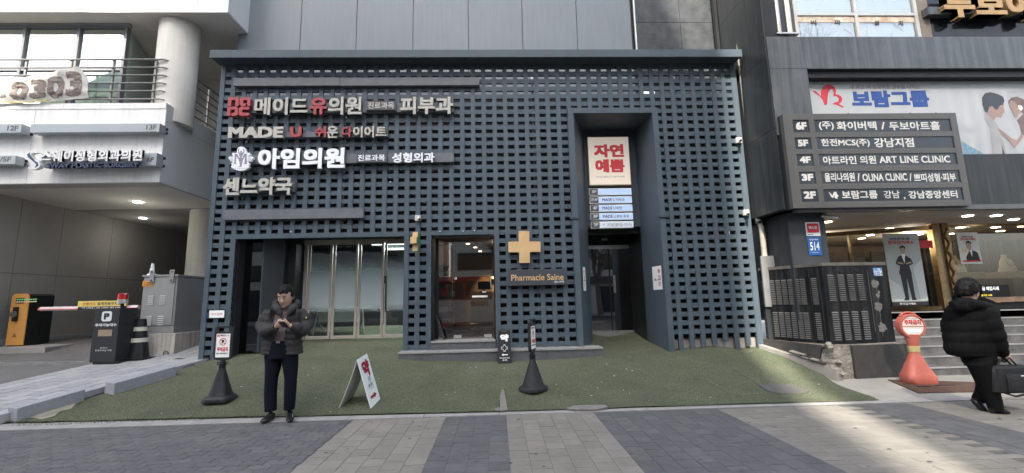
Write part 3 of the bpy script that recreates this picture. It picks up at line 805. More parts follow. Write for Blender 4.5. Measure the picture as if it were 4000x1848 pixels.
# ---- steps and pharmacy door
STG = mat('step_granite', (.26, .26, .255), .7, var=.18, vscale=14, bump=.2, bscale=160); STF = mat('step_riser', (.085, .09, .095), .6, var=.2, vscale=6, bump=.2, bscale=90)
st = thing('entrance_steps', 'two grey granite steps in front of the pharmacy door', 'steps', (0, 8.8, .3))
for a, b in ((-1.93, -1.35), (-1.35, -.02), (-.02, .95), (.95, 2.05)):
    B('tread', STG, st, a+.003, b-.003, 8.67, 9.11, .52, .55); B('riser', STF, st, a+.003, b-.003, 8.69, 9.1, .1, .519)
B('tread', STG, st, -1.34, -.05, 8.93, 9.5, .69, .72); B('riser', STF, st, -1.34, -.05, 8.95, 9.5, .551, .689)
bx0, bx1 = -1.35, -.04
B('door_reveal', BLACKP, clinic, bx0, bx0+.05, 9.06, 9.5, .55, 2.86); B('door_reveal', BLACKP, clinic, bx1-.03, bx1, 9.06, 9.5, .55, 2.86); B('door_reveal', BLACKP, clinic, bx0, bx1, 9.06, 9.5, 2.82, 2.86)
pd = B('pharmacy_door', BLACKP, clinic, bx0+.05, bx0+.10, 9.38, 9.44, .72, 2.82)
PG = glass('pharmacy_glass', (.70, .68, .65), .14)
xs_ = at(1767, 1100, 9.4).x
B('pane', PG, pd, bx0+.10, xs_-.004, 9.405, 9.413, .73, 2.81); B('pane', PG, pd, xs_+.004, bx1-.06, 9.405, 9.413, .73, 2.81)
for x in (xs_+.03, bx1-.25): B('patch_fitting', ALU, pd, x, x+.16, 9.39, 9.425, .735, .80)
zq = Zm(1700, 920, .3531)
rc = zq.rect(410, 664, 580, 684, 9.4); B('sticker', WHITE, pd, rc[0], rc[1], 9.400, 9.402, rc[2], rc[3])
rc = zq.rect(518, 614, 566, 635, 9.4); B('sticker', ALU, pd, rc[0], rc[1], 9.400, 9.402, rc[2], rc[3])
c = zq.at(226, 475, 9.4)
MB().prism([(.030*math.cos(R(30+60*i)), .034*math.sin(R(30+60*i))) for i in range(6)], (c.x, 9.402, c.z), FX, FZ, (0, -.002, 0)).build('sticker', WHITE, pd)
MB().prism([(.024*math.cos(R(30+60*i)), .028*math.sin(R(30+60*i))) for i in range(6)], (c.x, 9.3995, c.z), FX, FZ, (0, -.001, 0)).build('emblem', DARKP, pd)
B('emblem_bar', WHITE, pd, c.x-.017, c.x+.017, 9.3975, 9.398, c.z-.006, c.z+.006)
MB().tube([(bx1-.09, 9.36, 1.75), (bx1-.09, 9.36, 2.0)], .012, 8).build('handle', ALU, pd)
# pharmacy interior
WI = mat('warm_wall', (.22, .17, .12), .7); SH = mat('shelf_wood', (.16, .10, .06), .6)
B('shop_floor', mat('shop_floor', (.10, .085, .07), .3), clinic, -1.42, 1.5, 9.45, 14.5, .6, .71); B('shop_back', WI, clinic, -1.42, 1.5, 14.4, 14.5, .7, 3.1)
B('shop_side', WI, clinic, -1.42, -1.36, 9.5, 14.5, .7, 3.1); B('shop_side', WI, clinic, 1.45, 1.5, 9.5, 14.5, .7, 3.1)
B('shop_ceiling', mat('shop_ceiling', (.07, .06, .055), .7), clinic, -1.42, 1.5, 9.5, 14.5, 3.0, 3.06)
ct = B('counter', mat('counter_white', (.34, .33, .31), .5), None, -.75, 1.4, 12.3, 12.9, .71, 1.75); tag(ct, 'pale service counter inside the pharmacy', 'counter')
B('counter_panel', mat('blue_panel', (.02, .04, .09), .4), ct, .15, 1.2, 12.29, 12.3, .85, 1.45)
B('rear_cabinet', mat('dark_cabinet', (.02, .02, .022), .4), clinic, .45, 1.4, 14.1, 14.39, .72, 2.75)
B('menu_strip', WHITE, clinic, -.2, .4, 14.3, 14.39, 2.2, 2.3)
for k, (x0_, x1_) in enumerate(((-.55, -.2), (.5, .85))):
    m_ = thing('counter_monitor', ['dark monitor at the left end of the pharmacy counter', 'dark monitor at the right of the pharmacy counter'][k], 'monitor', (x0_, 12.6, 1.75)); B('screen', BLACKP, m_, x0_, x1_, 12.58, 12.61, 1.82, 2.05); B('stand', BLACKP, m_, (x0_+x1_)/2-.03, (x0_+x1_)/2+.03, 12.59, 12.63, 1.75, 1.82)
shf = thing('shelf_unit', 'wooden shelf of small boxes just inside the pharmacy door on the left', 'shelf', (-1.25, 10.2, .71))
for z in (.9, 1.25, 1.6, 1.95, 2.3): B('shelf', SH, shf, -1.355, -1.08, 9.9, 11.6, z, z+.02)
cols = [(.5, .5, .48), (.45, .08, .12), (.06, .15, .35), (.5, .4, .08), (.1, .3, .15), (.35, .33, .3)]
rg = random.Random(9)
for z in (.92, 1.27, 1.62, 1.97):
    y = 9.95
    while y < 11.5:
        w_ = rg.uniform(.06, .13); h_ = rg.uniform(.09, .2); k = rg.randrange(6)
        B('box', mat('box_%s' % ['pale', 'red', 'blue', 'yellow', 'green', 'beige'][k], cols[k], .6), shf, -1.33, -1.12, y, y+w_, z, z+h_); y += w_+.02
WARM = emis('warm_downlight', (1, .72, .42), 5)
for i, (x, y) in enumerate(((.05, 10.6), (.1, 11.2), (.15, 11.8), (.2, 12.4), (.3, 13.2), (-.75, 11.4), (-.6, 12.2), (-.5, 13.2))):
    o = MB().tube([(x, y, 2.985), (x, y, 3.0)], .05, 14).build('downlight', WARM, None)
    tag(o, 'small warm round downlight in the pharmacy ceiling', 'ceiling light', 'round downlights in the pharmacy ceiling')
pl_ = bpy.data.lights.new('wall_spot', 'SPOT'); pl_.energy = 70; pl_.color = (1, .68, .36); pl_.spot_size = R(55); pl_.spot_blend = .8; pl_.shadow_soft_size = .04
po_ = bpy.data.objects.new('wall_spot', pl_); COL.objects.link(po_); po_.location = (-.35, 13.9, 2.95); po_.rotation_euler = (R(14), 0, 0)
pl_ = bpy.data.lights.new('shop_lamp', 'POINT'); pl_.energy = 8; pl_.color = (1, .8, .6); pl_.shadow_soft_size = .15
po_ = bpy.data.objects.new('shop_lamp', pl_); COL.objects.link(po_); po_.location = (.1, 11.2, 2.9)

# ================================================================ signs on the lattice
S2 = Zm(800, 180, .647)
LETW = mat('letter_cream', (.44, .43, .39), .5, var=.08, vscale=9, streak=.1); LETR = mat('letter_red', (.36, .075, .085), .5, var=.1, vscale=9, streak=.1)
LETL = mat('letter_lit_white', (.80, .83, .88), .4, emit=.0)
SY = 8.83
def rail(z, x0, y0, x1, y1, parent, Yf=8.90, Yb=8.995, m=RAIL, name='rail', **k):
    r = z.rect(x0, y0, x1, y1, Yf); return B(name, m, parent, r[0], r[1], Yf, Yb, r[2], r[3], **k)
def sgn(name, lab, x, y, cat='sign', g='signs fixed to the blue lattice', Y=8.95): return thing(name, lab, cat, S2.at(x, y, Y), g)
def chan(z, body, x0, y0, x1, y1, Y, parent, m, bold=.03, depth=.07, mcol=None, split=True, **k):
    return ftext(body, z.rect(x0, y0, x1, y1, Y), Y, m, parent, name='letter', depth=depth, bold=bold, split=split, mcol=mcol, **k)
# blank rails
t = sgn('sign_rail', 'long blank grey sign rail near the top of the lattice', 900, 215)
rail(S2, 172, 190, 813, 239, t, bevel=.003); rail(S2, 816, 190, 1658, 237, t, bevel=.003)
t = sgn('sign_rail', 'shorter blank grey sign rail just above the large left entrance', 530, 1015)
rail(S2, 110, 985, 957, 1043, t, bevel=.003)
# logo made of four rounded tiles
def tile(u0, v0, kind, mb_, sx, sz, X, Z, Y, d):
    def pr(poly): mb_.prism([(X+(u0+p[0])*sx, Z+(v0+p[1])*sz) for p in poly], (0, Y, 0), FX, FZ, (0, d, 0))
    T = .30
    if kind == 'm':
        pr([(0, 0), (T, 0), (T, .62), (.36, .70), (.64, .70), (.70, .62), (.70, 0), (1, 0), (1, .8), (.85, 1), (.0, 1)])
    if kind == 'a':
        pr([(0, .2), (0, .85), (.15, 1), (.85, 1), (1, .85), (1, 0), (T+.45, 0), (T+.45, .30), (.70, .30), (.70, .68), (.33, .68), (.33, .32), (.62, .30), (.62, 0), (.18, 0)])
    if kind == 'd':
        pr([(0, 0), (0, 1), (.85, 1), (1, .85), (1, .15), (.85, 0), (.40, 0), (.40, .30), (.70, .32), (.70, .68), (.30, .68), (.30, 0)])
    if kind == 'e':
        pr([(.15, 0), (0, .15), (0, .85), (.15, 1), (.85, 1), (1, .85), (.88, .68), (.36, .68), (.30, .60), (.30, .40), (.36, .32), (.9, .32), (1, .15), (.85, 0)])
def nalogo(r, Y, d, m, parent, name='logo'):
    w_, h_ = (r[1]-r[0])/2, (r[3]-r[2])/2; mb = MB()
    for u, v, k in ((0, 1.02, 'm'), (1.02, 1.02, 'a'), (0, 0, 'd'), (1.02, 0, 'e')): tile(u*1.05, v*1.05, k, mb, w_/1.06, h_/1.06, r[0], r[2], Y, d)
    return mb.build(name, m, parent)
t = sgn('clinic_sign', 'cream channel letters 메이드유의원 with a red logo, topmost lettered sign', 700, 370)
rail(S2, 282, 345, 1503, 400, t)
nalogo(S2.rect(137, 307, 276, 420, SY-.02), SY-.02, .1, LETR, t)
chan(S2, '메이드', 300, 310, 621, 415, SY, t, LETW, mcol=None); chan(S2, '유', 632, 312, 737, 413, SY, t, LETR)
chan(S2, '의원', 744, 306, 947, 414, SY, t, LETW); chan(S2, '피부과', 1180, 306, 1500, 410, SY, t, LETW, bold=.035)
pp = rail(S2, 974, 331, 1152, 386, t, 8.84, 8.99, m=mat('plate_grey', (.075, .078, .085), .5), name='plate', bevel=.003); ftext('진료과목', S2.rect(984, 338, 1143, 378, 8.838), 8.8385, LETW, pp, bold=.02)
t = sgn('clinic_sign', 'sign reading MADE U with smaller Korean letters, its U red', 620, 525)
rail(S2, 150, 515, 1105, 550, t)
chan(S2, 'MADE', 141, 487, 474, 554, SY, t, LETW, bold=.05); chan(S2, 'U', 514, 486, 584, 549, SY, t, LETR, bold=.05)
chan(S2, '쉬', 663, 485, 733, 550, SY, t, LETR); chan(S2, '운', 736, 483, 803, 555, SY, t, LETW); chan(S2, '다', 829, 485, 889, 549, SY, t, LETR); chan(S2, '이어트', 895, 484, 1097, 551, SY, t, LETW)
t = sgn('clinic_sign', 'lit white sign 아임의원 with a winged M emblem', 700, 680)
rail(S2, 152, 650, 1503, 706, t)
chan(S2, '아임의원', 320, 616, 845, 740, SY, t, LETL, bold=.04, depth=.05); chan(S2, '성형외과', 1130, 643, 1387, 703, SY+.03, t, LETL, bold=.03, depth=.03)
pp = rail(S2, 916, 646, 1101, 702, t, 8.85, 8.99, m=mat('plate_grey', (.1, .1, .1)), name='plate', bevel=.003); ftext('진료과목', S2.rect(924, 655, 1087, 694, 8.848), 8.8485, LETL, pp, bold=.02)
# winged M emblem
zM = Zm(850, 560, .1848)
def pxpoly(z, pts, Y): return [(z.at(a, b, Y).x, z.at(a, b, Y).z) for a, b in pts]
Ym = 8.80
outl = [(500, 68), (545, 75), (585, 110), (600, 160), (598, 200), (670, 198), (692, 215), (690, 238), (650, 255), (640, 280), (740, 278), (760, 298), (745, 330), (720, 345), (715, 375), (680, 385), (625, 385), (632, 405), (668, 410), (674, 440), (645, 458), (672, 485), (655, 515), (590, 555), (540, 572), (480, 578), (420, 570), (340, 545), (295, 510), (280, 490), (285, 470), (310, 458), (288, 440), (292, 415), (325, 405), (330, 385), (275, 382), (258, 350), (240, 335), (228, 300), (245, 282), (325, 280), (328, 262), (305, 240), (310, 212), (330, 200), (410, 205), (408, 150), (430, 95), (465, 72)]
MB().prism(pxpoly(zM, outl, Ym), (0, Ym, 0), FX, FZ, (0, .06, 0)).build('emblem', LETL, t)
EM = mat('emblem_grey', (.20, .19, .24), .5, emit=.1); em = MB()
def ep(pts, dy=0): em.prism(pxpoly(zM, pts, Ym), (0, Ym-.003-dy, 0), FX, FZ, (0, .003, 0))
ep([(335, 222), (415, 222), (480, 345), (470, 380), (395, 270), (385, 425), (415, 438), (320, 438), (350, 425), (365, 240)])
ep([(560, 222), (640, 222), (612, 238), (620, 425), (640, 438), (530, 438), (570, 425), (580, 270), (530, 370), (510, 350)])
ep([(480, 200), (515, 200), (525, 260), (510, 300), (540, 350), (520, 400), (505, 485), (522, 498), (425, 498), (470, 485), (465, 400), (440, 350), (470, 300), (462, 255)], .001)
ep([(462, 255), (430, 190), (430, 130), (465, 95), (450, 130), (448, 180), (485, 225)], .002); ep([(525, 255), (565, 190), (562, 130), (530, 95), (548, 130), (548, 180), (505, 225)], .002)
ep([(480+24*math.cos(i/8*6.283)+16, 182+22*math.sin(i/8*6.283)) for i in range(8)], .002)
for k in (305, 330, 355): ep([(258, k), (328, k), (328, k+7), (262, k+7)]); ep([(642, k), (730, k-4), (728, k+3), (642, k+7)])
em.build('emblem_figure', EM, t)
text('IM CLINIC', (zM.at(320, 540, Ym).x, Ym-.002, zM.at(320, 545, Ym).z), FX, FZ, (zM.at(630, 540, Ym)-zM.at(320, 540, Ym)).x, .028, EM, t)
t = sgn('pharmacy_sign', 'cream channel letters 센느약국, lowest lettered sign on the lattice', 320, 850)
rail(S2, 135, 825, 540, 880, t); chan(S2, '센느약국', 110, 792, 527, 900, SY, t, LETW, bold=.04)
# gold cross and its plate
G1 = mat('pale_gold', (.60, .41, .21), .38, .25, var=.06, vscale=4)
S3 = Zm(1600, 850, .7143)
t = thing('cross_sign', 'large flat gold cross fixed above the Pharmacie Saine plate', 'sign', S3.at(628, 160, 8.9))
cr = [(597, 74), (655, 74), (655, 131), (716, 131), (716, 188), (658, 188), (658, 248), (600, 248), (600, 190), (541, 190), (540, 133), (597, 131)]
MB().prism(pxpoly(S3, cr, 8.86), (0, 8.86, 0), FX, FZ, (0, .07, 0)).build('cross', G1, t, bevel=.004)
MB().tube([(S3.at(628, 160, 8.9).x, 8.92, S3.at(628, 160, 8.9).z), (S3.at(628, 160, 8.9).x, 9.0, S3.at(628, 160, 8.9).z)], .05, 10).build('mount', BLACKP, t)
t = thing('name_plate', 'dark plate with gold lettering Pharmacie Saine right of the pharmacy door', 'sign', S3.at(698, 327, 8.95))
r_ = S3.rect(537, 283, 859, 370, 8.86); pl_ = B('plate', mat('plate_slate', (.052, .058, .066), .45, var=.1), t, r_[0], r_[1], 8.86, 8.995, r_[2], r_[3], bevel=.004)
def serif(body, z, x0, y0, x1, y1, Y, m, parent, bold=.012):
    r = z.rect(x0, y0, x1, y1, Y); g0 = _flat(body); bb = _bb(g0[0]); sx = (r[1]-r[0])/(bb[1]-bb[0]); mb = MB()
    put_glyph(mb, g0, lambda x, y: Vector((r[0]+(x-bb[0])*sx, Y, r[2]+(y-bb[2])*(r[3]-r[2])/(bb[3]-bb[2]))), Vector((0, -1, 0)), .012, bold)
    base = r[2]+(0-bb[2])*(r[3]-r[2])/(bb[3]-bb[2]); hh = (r[3]-r[2])
    # slab feet under stems
    for i, ch in enumerate(body):
        if ch in 'PhmriInTALEFNR':
            cx = _bb(_flat(ch)[0]); xr = _bb(_flat(body[:i+1])[0])[1]; xl = xr-(cx[1]-cx[0])
            xs = {'P': [xl+.04], 'h': [xl+.04, xr-.04], 'm': [xl+.04, (xl+xr)/2, xr-.04], 'r': [xl+.04], 'i': [(xl+xr)/2], 'n': [xl+.04, xr-.04], 'I': [(xl+xr)/2], 'T': [(xl+xr)/2], 'A': [xl+.03, xr-.03], 'L': [xl+.05], 'E': [xl+.05], 'F': [xl+.05], 'N': [xl+.04, xr-.04], 'R': [xl+.05, xr-.02]}[ch]
            for q in xs:
                X = r[0]+(q-bb[0])*sx; mb.box(X-.075*sx, X+.075*sx, Y-.003, Y+.001, base, base+.045*hh)
    return mb.build('lettering', m, parent, recalc=False)
serif('Pharmacie Saine', S3, 556, 310, 842, 343, 8.857, G1, pl_)
ftext('센느약국', S3.rect(791, 345, 845, 357, 8.858), 8.858, WHITE, pl_, bold=.01)
# projecting cross box sign by the folding doors
t = thing('projecting_cross', 'small gold and green cross box sign sticking out left of the pharmacy door', 'sign', S3.at(28, 130, 8.8))
GR = mat('cross_green', (.05, .20, .13), .5)
X0 = S3.at(8, 130, 8.45).x; zc = [S3.at(28, v, 8.5).z for v in (78, 108, 145, 184)]
xw = [S3.at(v, 130, 8.45).x for v in (6, 12, 40, 48)]
for (ya, yb_, z1_, z0_) in ((8.52, 8.72, zc[0], zc[1]), (8.40, 8.86, zc[1], zc[2]), (8.52, 8.72, zc[2], zc[3])):
    MB().box(xw[1] if ya > 8.5 else xw[0], xw[2], ya, yb_, z0_+.001, z1_).build('arm', G1, t, bevel=.003)
    MB().box(xw[2]+.001, xw[2]+.012, ya+.01, yb_-.01, z0_+.011, z1_-.01).build('lit_face', GR, t)
MB().box(xw[1]+.03, xw[1]+.07, 8.86, 9.0, (zc[1]+zc[2])/2-.03, (zc[1]+zc[2])/2+.03).build('bracket', BLACKP, t)
# directory in the portal
S6 = Zm(2280, 500, .3531); DY = 9.80
LIT = emis('lit_cream_panel', (.80, .70, .60), .10); LITB = emis('lit_blue_panel', (.42, .55, .78), .12); LITW = emis('lit_white_panel', (.55, .62, .70), .10)
t = thing('lightbox_sign', 'cream lightbox with red letters 자연예쁨 high in the entrance portal', 'sign', S6.at(290, 365, DY))
r_ = S6.rect(52, 98, 510, 632, DY); pb = B('box', mat('gilt_edge', (.4, .32, .2), .5), t, r_[0], r_[1], DY, 9.9, r_[2], r_[3]); B('face', LIT, t, r_[0]+.01, r_[1]-.01, DY-.006, DY-.001, r_[2]+.012, r_[3]-.01)
for bd_, q in (('자연', (113, 180, 443, 325)), ('예쁨', (128, 345, 452, 493))): ftext(bd_, S6.rect(*q, DY-.008), DY-.0075, mat('lit_red', (.60, .06, .07), .5, emit=.06), t, bold=.05, depth=.0)
ftext('TOTAL BEAUTY NETWORK', S6.rect(130, 530, 455, 549, DY-.008), DY-.008, GREYP, t)
rows = [(63, 668, 528, 742, '5F', '', '', ''), (70, 757, 534, 832, '3F-4F', 'MADE', 'U', '피부과'), (73, 848, 540, 924, '4F', 'MADE', 'U', '비만'), (77, 940, 546, 1016, '3F', 'MADE', 'U', '쁘띠 피부'), (83, 1033, 551, 1107, '2F', '지방흡입·이식', '', '')]
for i, (x0, y0, x1, y1, fl, a_, u_, k_) in enumerate(rows):
    t = thing('floor_strip', ['pale blue floor strip 5F with no name on it', 'pale blue floor strip 3F-4F MADE U', 'pale blue floor strip 4F MADE U 비만', 'pale blue floor strip 3F MADE U 쁘띠', 'white floor strip 2F, lowest in the portal'][i], 'sign', S6.at(300, (y0+y1)/2, DY), 'floor strips in the entrance portal')
    r_ = S6.rect(x0, y0, x1, y1, DY); B('frame', WHITE, t, r_[0], r_[1], DY, 9.9, r_[2], r_[3])
    m_ = LITW if i == 4 else LITB
    B('face', m_, t, r_[0]+.265*(r_[1]-r_[0])*.78, r_[1]-.008, DY-.004, DY-.0005, r_[2]+.01, r_[3]-.01)
    B('floor_label', mat('label_grey', (.10, .11, .12), .5), t, r_[0]+.008, r_[0]+.2*(r_[1]-r_[0]), DY-.004, DY-.0005, r_[2]+.01, r_[3]-.01)
    ftext(fl, S6.rect(x0+(12 if i == 1 else 28), y0+20, x0+(85 if i == 1 else 78), y1-22, DY-.005), DY-.0055, WHITE, t, bold=.03)
    if i == 4: ftext(a_, S6.rect(x0+175, y0+18, x1-22, y1-18, DY-.005), DY-.0055, GREYP, t, bold=.01); ftext('M', S6.rect(x0+130, y0+24, x0+150, y1-26, DY-.005), DY-.0055, GREYP, t)
    elif a_:
        ftext(a_, S6.rect(x0+134, y0+22, x0+244, y1-22, DY-.005), DY-.0055, DARKP, t, bold=.02); ftext(u_, S6.rect(x0+255, y0+22, x0+280, y1-22, DY-.005), DY-.0055, REDP, t, bold=.02)
        ftext(k_, S6.rect(x0+288, y0+20, x0+(382 if i == 1 else 350 if i == 2 else 425), y1-22, DY-.005), DY-.0055, DARKP, t, bold=.01)
# paper notices 출입문
for (q, vert, lab, flip) in (((945, 298, 978, 402), 0, 'narrow white paper notice on the left jamb of the entrance portal', 1), ((1304, 293, 1372, 397), 1, 'white paper notice 출입문 on the right jamb of the entrance portal', 0)):
    if vert:
        A = S3.at(1303, 395, 9.03); Bp = S3.at(1376, 395, 9.40); xj = lambda y: xr0+(xr1-xr0)*(y-8.93)/(yb-8.93)-.012
        ya, yb2 = 9.40, 9.03
        O = Vector((xj(9.42), 9.42, A.z)); E = Vector((xj(9.0), 9.0, A.z))
    else:
        xj = lambda y: xl0+(xl1-xl0)*(y-8.93)/(yb-8.93)+.012
        O = Vector((xj(9.08), 9.08, S3.at(960, 400, 9.2).z)); E = Vector((xj(9.34), 9.34, 0)); E.z = O.z
    U = (E-O); wd = U.length; U.normalize(); hgt = .50; Nn = U.cross(FZ)
    p0 = O+Nn*.004
    o = MB().quad(p0, p0+U*wd, p0+U*wd+FZ*hgt, p0+FZ*hgt).build('paper_notice', WHITE, None, recalc=False); tag(o, lab, 'notice', 'paper notices on the portal')
    for k, ch in enumerate('출입문'): text(ch, p0+U*wd*(.62 if vert else .3)+FZ*(hgt*(.70-.27*k))+Nn*.002, U, FZ, wd*.25, hgt*.18, REDP, o, bold=.02)
    am = MB(); c_ = p0+Nn*.003+FZ*hgt*.40
    am.quad(c_+U*wd*.25, c_+U*wd*.9, c_+U*wd*.9+FZ*.012, c_+U*wd*.25+FZ*.012); am.quad(c_+U*wd*.15, c_+U*wd*.35, c_+U*wd*.35+FZ*.012, c_+U*wd*.30+FZ*.05); am.build('arrow', DARKP, o, recalc=False)
# notice and small things on the left bars
S5 = Zm(780, 1080, .3361)
r_ = S5.rect(110, 395, 284, 480, 8.96); o = MB().box(r_[0], r_[1], 8.96, 8.965, r_[2], r_[3]).build('paper_notice', WHITE, None); tag(o, 'white laminated notice hung on the left edge of the lattice', 'notice')
ftext('호수입력', S5.rect(135, 425, 260, 450, 8.958), 8.9585, mat('pale_red_print', (.6, .22, .22), .6), o, bold=.015)
c = S5.at(85, 460, 8.95)
o = B('intercom', mat('blue_box', (.02, .05, .12), .4), None, c.x-.03, c.x+.03, 8.95, 9.0, c.z-.05, c.z+.05); tag(o, 'small dark blue box beside the white notice on the lattice', 'box')
rr_ = S5.rect(80, 480, 290, 640, 8.99)
# security cameras
def seccam(p, lab, yaw, wallx=0):
    t = thing('security_camera', lab, 'camera', p, 'small security cameras on the lattice')
    x, y, z = p; CAMW = mat('camera_white', (.55, .53, .47), .45)
    MB().box(x-.055, x+.055, y+.03, y+.1, z-.06, z+.06).build('junction_box', CAMW, t, bevel=.008)
    d = Vector((math.sin(yaw), -math.cos(yaw), -.45)).normalized(); a = Vector((x, y+.02, z))
    MB().tube([a, a+d*.05], .014, 8).build('arm', CAMW, t)
    MB().tube([a+d*.03, a+d*.15], .030, 12).build('housing', CAMW, t, smooth=True); MB().tube([a+d*.1501, a+d*.153], .026, 12).build('lens', BLACKP, t)
seccam(tuple(S2.at(1283, 1035, 8.9)), 'white security camera on the lattice above the projecting cross', .5)
zc2 = Zm(2200, 350, .84)
seccam(tuple(zc2.at(823, 232, 8.9)), 'upper of the two security cameras at the right edge of the lattice', -.4)
seccam(tuple(zc2.at(858, 570, 8.9)), 'lower of the two security cameras at the right edge of the lattice', -.4)
# peeled stickers / studs above the doors
mb = MB()
for x, y in ((1420, 1120), (1560, 1118), (1627, 1114), (520, 1122), (1120, 820)): c = S2.at(x, y, 8.99); mb.ball((c.x, 8.99, c.z), .018, .008, .012, 8)
mb.build('bulb_clips', ALU, fr, kind='stuff')
# downpipe at the right end of the lattice
pp = MB().tube([(at(2884, 60, 9.0).x, 8.98, 9.5), (at(2884, 200, 9.0).x+.0, 8.98, 6.5), (5.58, 8.98, 6.4), (5.60, 8.98, 3.1), (5.66, 8.98, 2.9), (5.66, 8.98, 2.3)], .055, 14)
t = thing('downpipe', 'weathered cream rainwater pipe between the lattice and the dark building', 'pipe', (5.6, 9, 2.3)); pp.build('pipe', mat('old_cream_pipe', (.42, .40, .34), .55, var=.25, vscale=8, streak=.3), t, smooth=True)
for z in (6.3, 4.6, 3.0): MB().tube([(5.6, 8.98, z), (5.6, 8.98, z+.05)], .064, 14).build('bracket', BLACKP, t)
# ================================================================ white building on the left
BY = 9.2; zB = Zm(0, 0, .3688)
wb = thing('white_building', 'white panelled building over the garage ramp with a railed balcony', 'building', (-9, 10, 0))
SOF = mat('soffit_panel', (.62, .595, .55), .7, var=.05, vscale=1.5); GAR = mat('garage_wall', (.31, .30, .285), .7, var=.08, vscale=1.2, bump=.1, bscale=60)
WSIDE = mat('white_side', (.58, .59, .59), .45, var=.05, vscale=.8)
XC, ZB0, ZB1 = -7.12, 4.14, 5.90
jx = [-16, -13.6, -11.6, at(125, 560, BY).x, XC]
jz = at(200, 500, BY).z
S4 = Zm(0, 440, .27174)
jx[3] = S4.at(455, 400, BY).x; zj = S4.at(420, 312, BY).z
for a, b in zip(jx, jx[1:]):
    for c, d in ((ZB0, zj), (zj, ZB1)):
        MB().box(a+.005, b-.005, BY, BY+.04, c+.004, d-.004).build('wall_panel', WHITEP, wb)
B('joint_backing', mat('joint_grey', (.3, .3, .3), .8), wb, -16, XC-.02, BY+.04, BY+.1, ZB0, ZB1)
ys = [BY, 10.1, 11.0, 11.9, 13.2]
for a, b in zip(ys, ys[1:]):
    for c, d in ((ZB0, zj+.3), (zj+.3, ZB1)):
        MB().box(XC-.04, XC, a+.006, b-.004, c+.004, d-.004).build('side_panel', WSIDE, wb)
B('side_backing', mat('joint_grey', (.3, .3, .3)), wb, XC-.1, XC-.04, BY+.06, 13, ZB0, ZB1)
MB().box(-16, XC-.04, BY+.1, 12, 5.6, 5.80).build('balcony_floor', WSIDE, wb)
# parapet coping pieces
for a, b in ((-16, -10.5), (-10.5, -9.28), (-9.28, -8.2), (-8.2, XC)): MB().box(a+.004, b-.004, BY-.012, BY+.14, ZB1-.12, ZB1+.012).build('coping', WHITEP, wb, bevel=.004)
# soffit under the balcony with a step, ceiling, ramp walls
MB().box(-16, XC-.01, BY+.01, 9.55, ZB0-.012, ZB0+.02).build('soffit_edge', mat('soffit_light', (.42, .41, .39), .7), wb)
cz = ZB0+.02
for i, (a, b) in enumerate(((-16, -13), (-13, -11.6), (-11.6, -10.4), (-10.4, -9.2), (-9.2, -8.0), (-8.0, XC-.045))):
    for c, d in ((9.55, 10.6), (10.6, 11.9)): MB().box(a+.003, b-.003, c+.003, d-.003, cz, cz+.03).build('soffit_panel', SOF, wb)
    MB().box(a+.003, b-.003, 11.9, 19, cz-.01, cz+.03).build('ceiling_panel', GAR, wb)
B('soffit_backing', BLACKW, wb, -16, XC-.045, 9.55, 19, cz+.035, cz+.1)
WX = -11.35; zsw = zj
ysw = [9.0, 10.6, 11.62, 13.1, 15.4, 19]
z7 = Zm(0, 1050, .3361)
zjw = 2.38
for a, b in zip(ysw, ysw[1:]):
    for c, d in ((.6, zjw), (zjw, 4.2)): MB().box(WX-.05, WX, a+.006, b-.004, c+.005, d-.005).build('ramp_wall_panel', GAR, wb)
B('ramp_wall_core', mat('core_dark', (.05, .05, .05)), wb, WX-.2, WX-.05, 9, 19, .5, 4.2)
B('end_wall', mat('end_wall', (.40, .36, .32), .7), wb, -11.4, -5.9, 17.2, 17.4, .5, 4.2)
B('ramp_side', GAR, wb, -7.12, -7.07, 12.0, 17.3, .3, 4.2)
MB().box(WX, WX+.18, 10.3, 17, .74, .86).build('ramp_kerb', GRANITE, wb)
# lower column
cc = gz(735, 822, cz)
cB = at(760, 1000, 10.9)
COLM = mat('column_plaster', (.70, .67, .61), .75, var=.08, vscale=1.5, streak=.08)
MB().tube([(cc.x+.42, cc.y+.2, .3), (cc.x+.42, cc.y+.2, cz)], .42, 32).build('column', COLM, wb, smooth=True)
# upper storey: slab edge, soffit, glazing, return glass, column
ZU = 8.08; XU = at(892, 30, BY).x
jU = [-16, -12.6, at(212, 20, BY).x, at(500, 20, BY).x, at(771, 20, BY).x, XU]
for a, b in zip(jU, jU[1:]): MB().box(a+.005, b-.005, BY, BY+.04, ZU+.004, ZU+2.6).build('wall_panel', WHITEP, wb)
B('joint_backing', mat('joint_grey', (.3, .3, .3)), wb, -16, XU-.02, BY+.04, BY+.1, ZU, ZU+2.6)
B('side_panel', WSIDE, wb, XU-.04, XU, BY+.002, 14, ZU+.004, ZU+2.6)
for a, b in ((-16, -12), (-12, -10), (-10, -8.6), (-8.6, -7.1), (-7.1, XU-.01)):
    for c, d in ((BY+.01, 9.9), (9.9, 11.2), (11.2, 14)): MB().box(a+.003, b-.003, c+.003, d-.003, ZU-.01, ZU+.02).build('soffit_panel', SOF, wb)
MB().box(-9.0, XU-.02, BY-.02, BY+.01, ZU-.02, ZU+.004).build('drip_edge', WHITE, wb)
GY = 9.62
WG = glass('bright_curtain_glass', (.75, .8, .8), .30)
BL = mat('window_blind', (.42, .51, .45), .8, var=.04, vscale=.6)
mxs = [zB.at(v, 500, GY).x for v in (-330, 258, 832, 1335)]
bar = MB()
z1, z0 = ZU-.1, ZB1-.1
for v in mxs: bar.box(v-.03, v+.03, GY-.05, GY+.05, z0, z1)
for z in (z1, at(300, 273, GY).z, z0): bar.box(mxs[0], mxs[-1], GY-.04, GY+.04, z-.035, z+.035)
wf = bar.build('window_frame', mat('frame_dark_grey', (.20, .20, .21), .4, .5), wb)
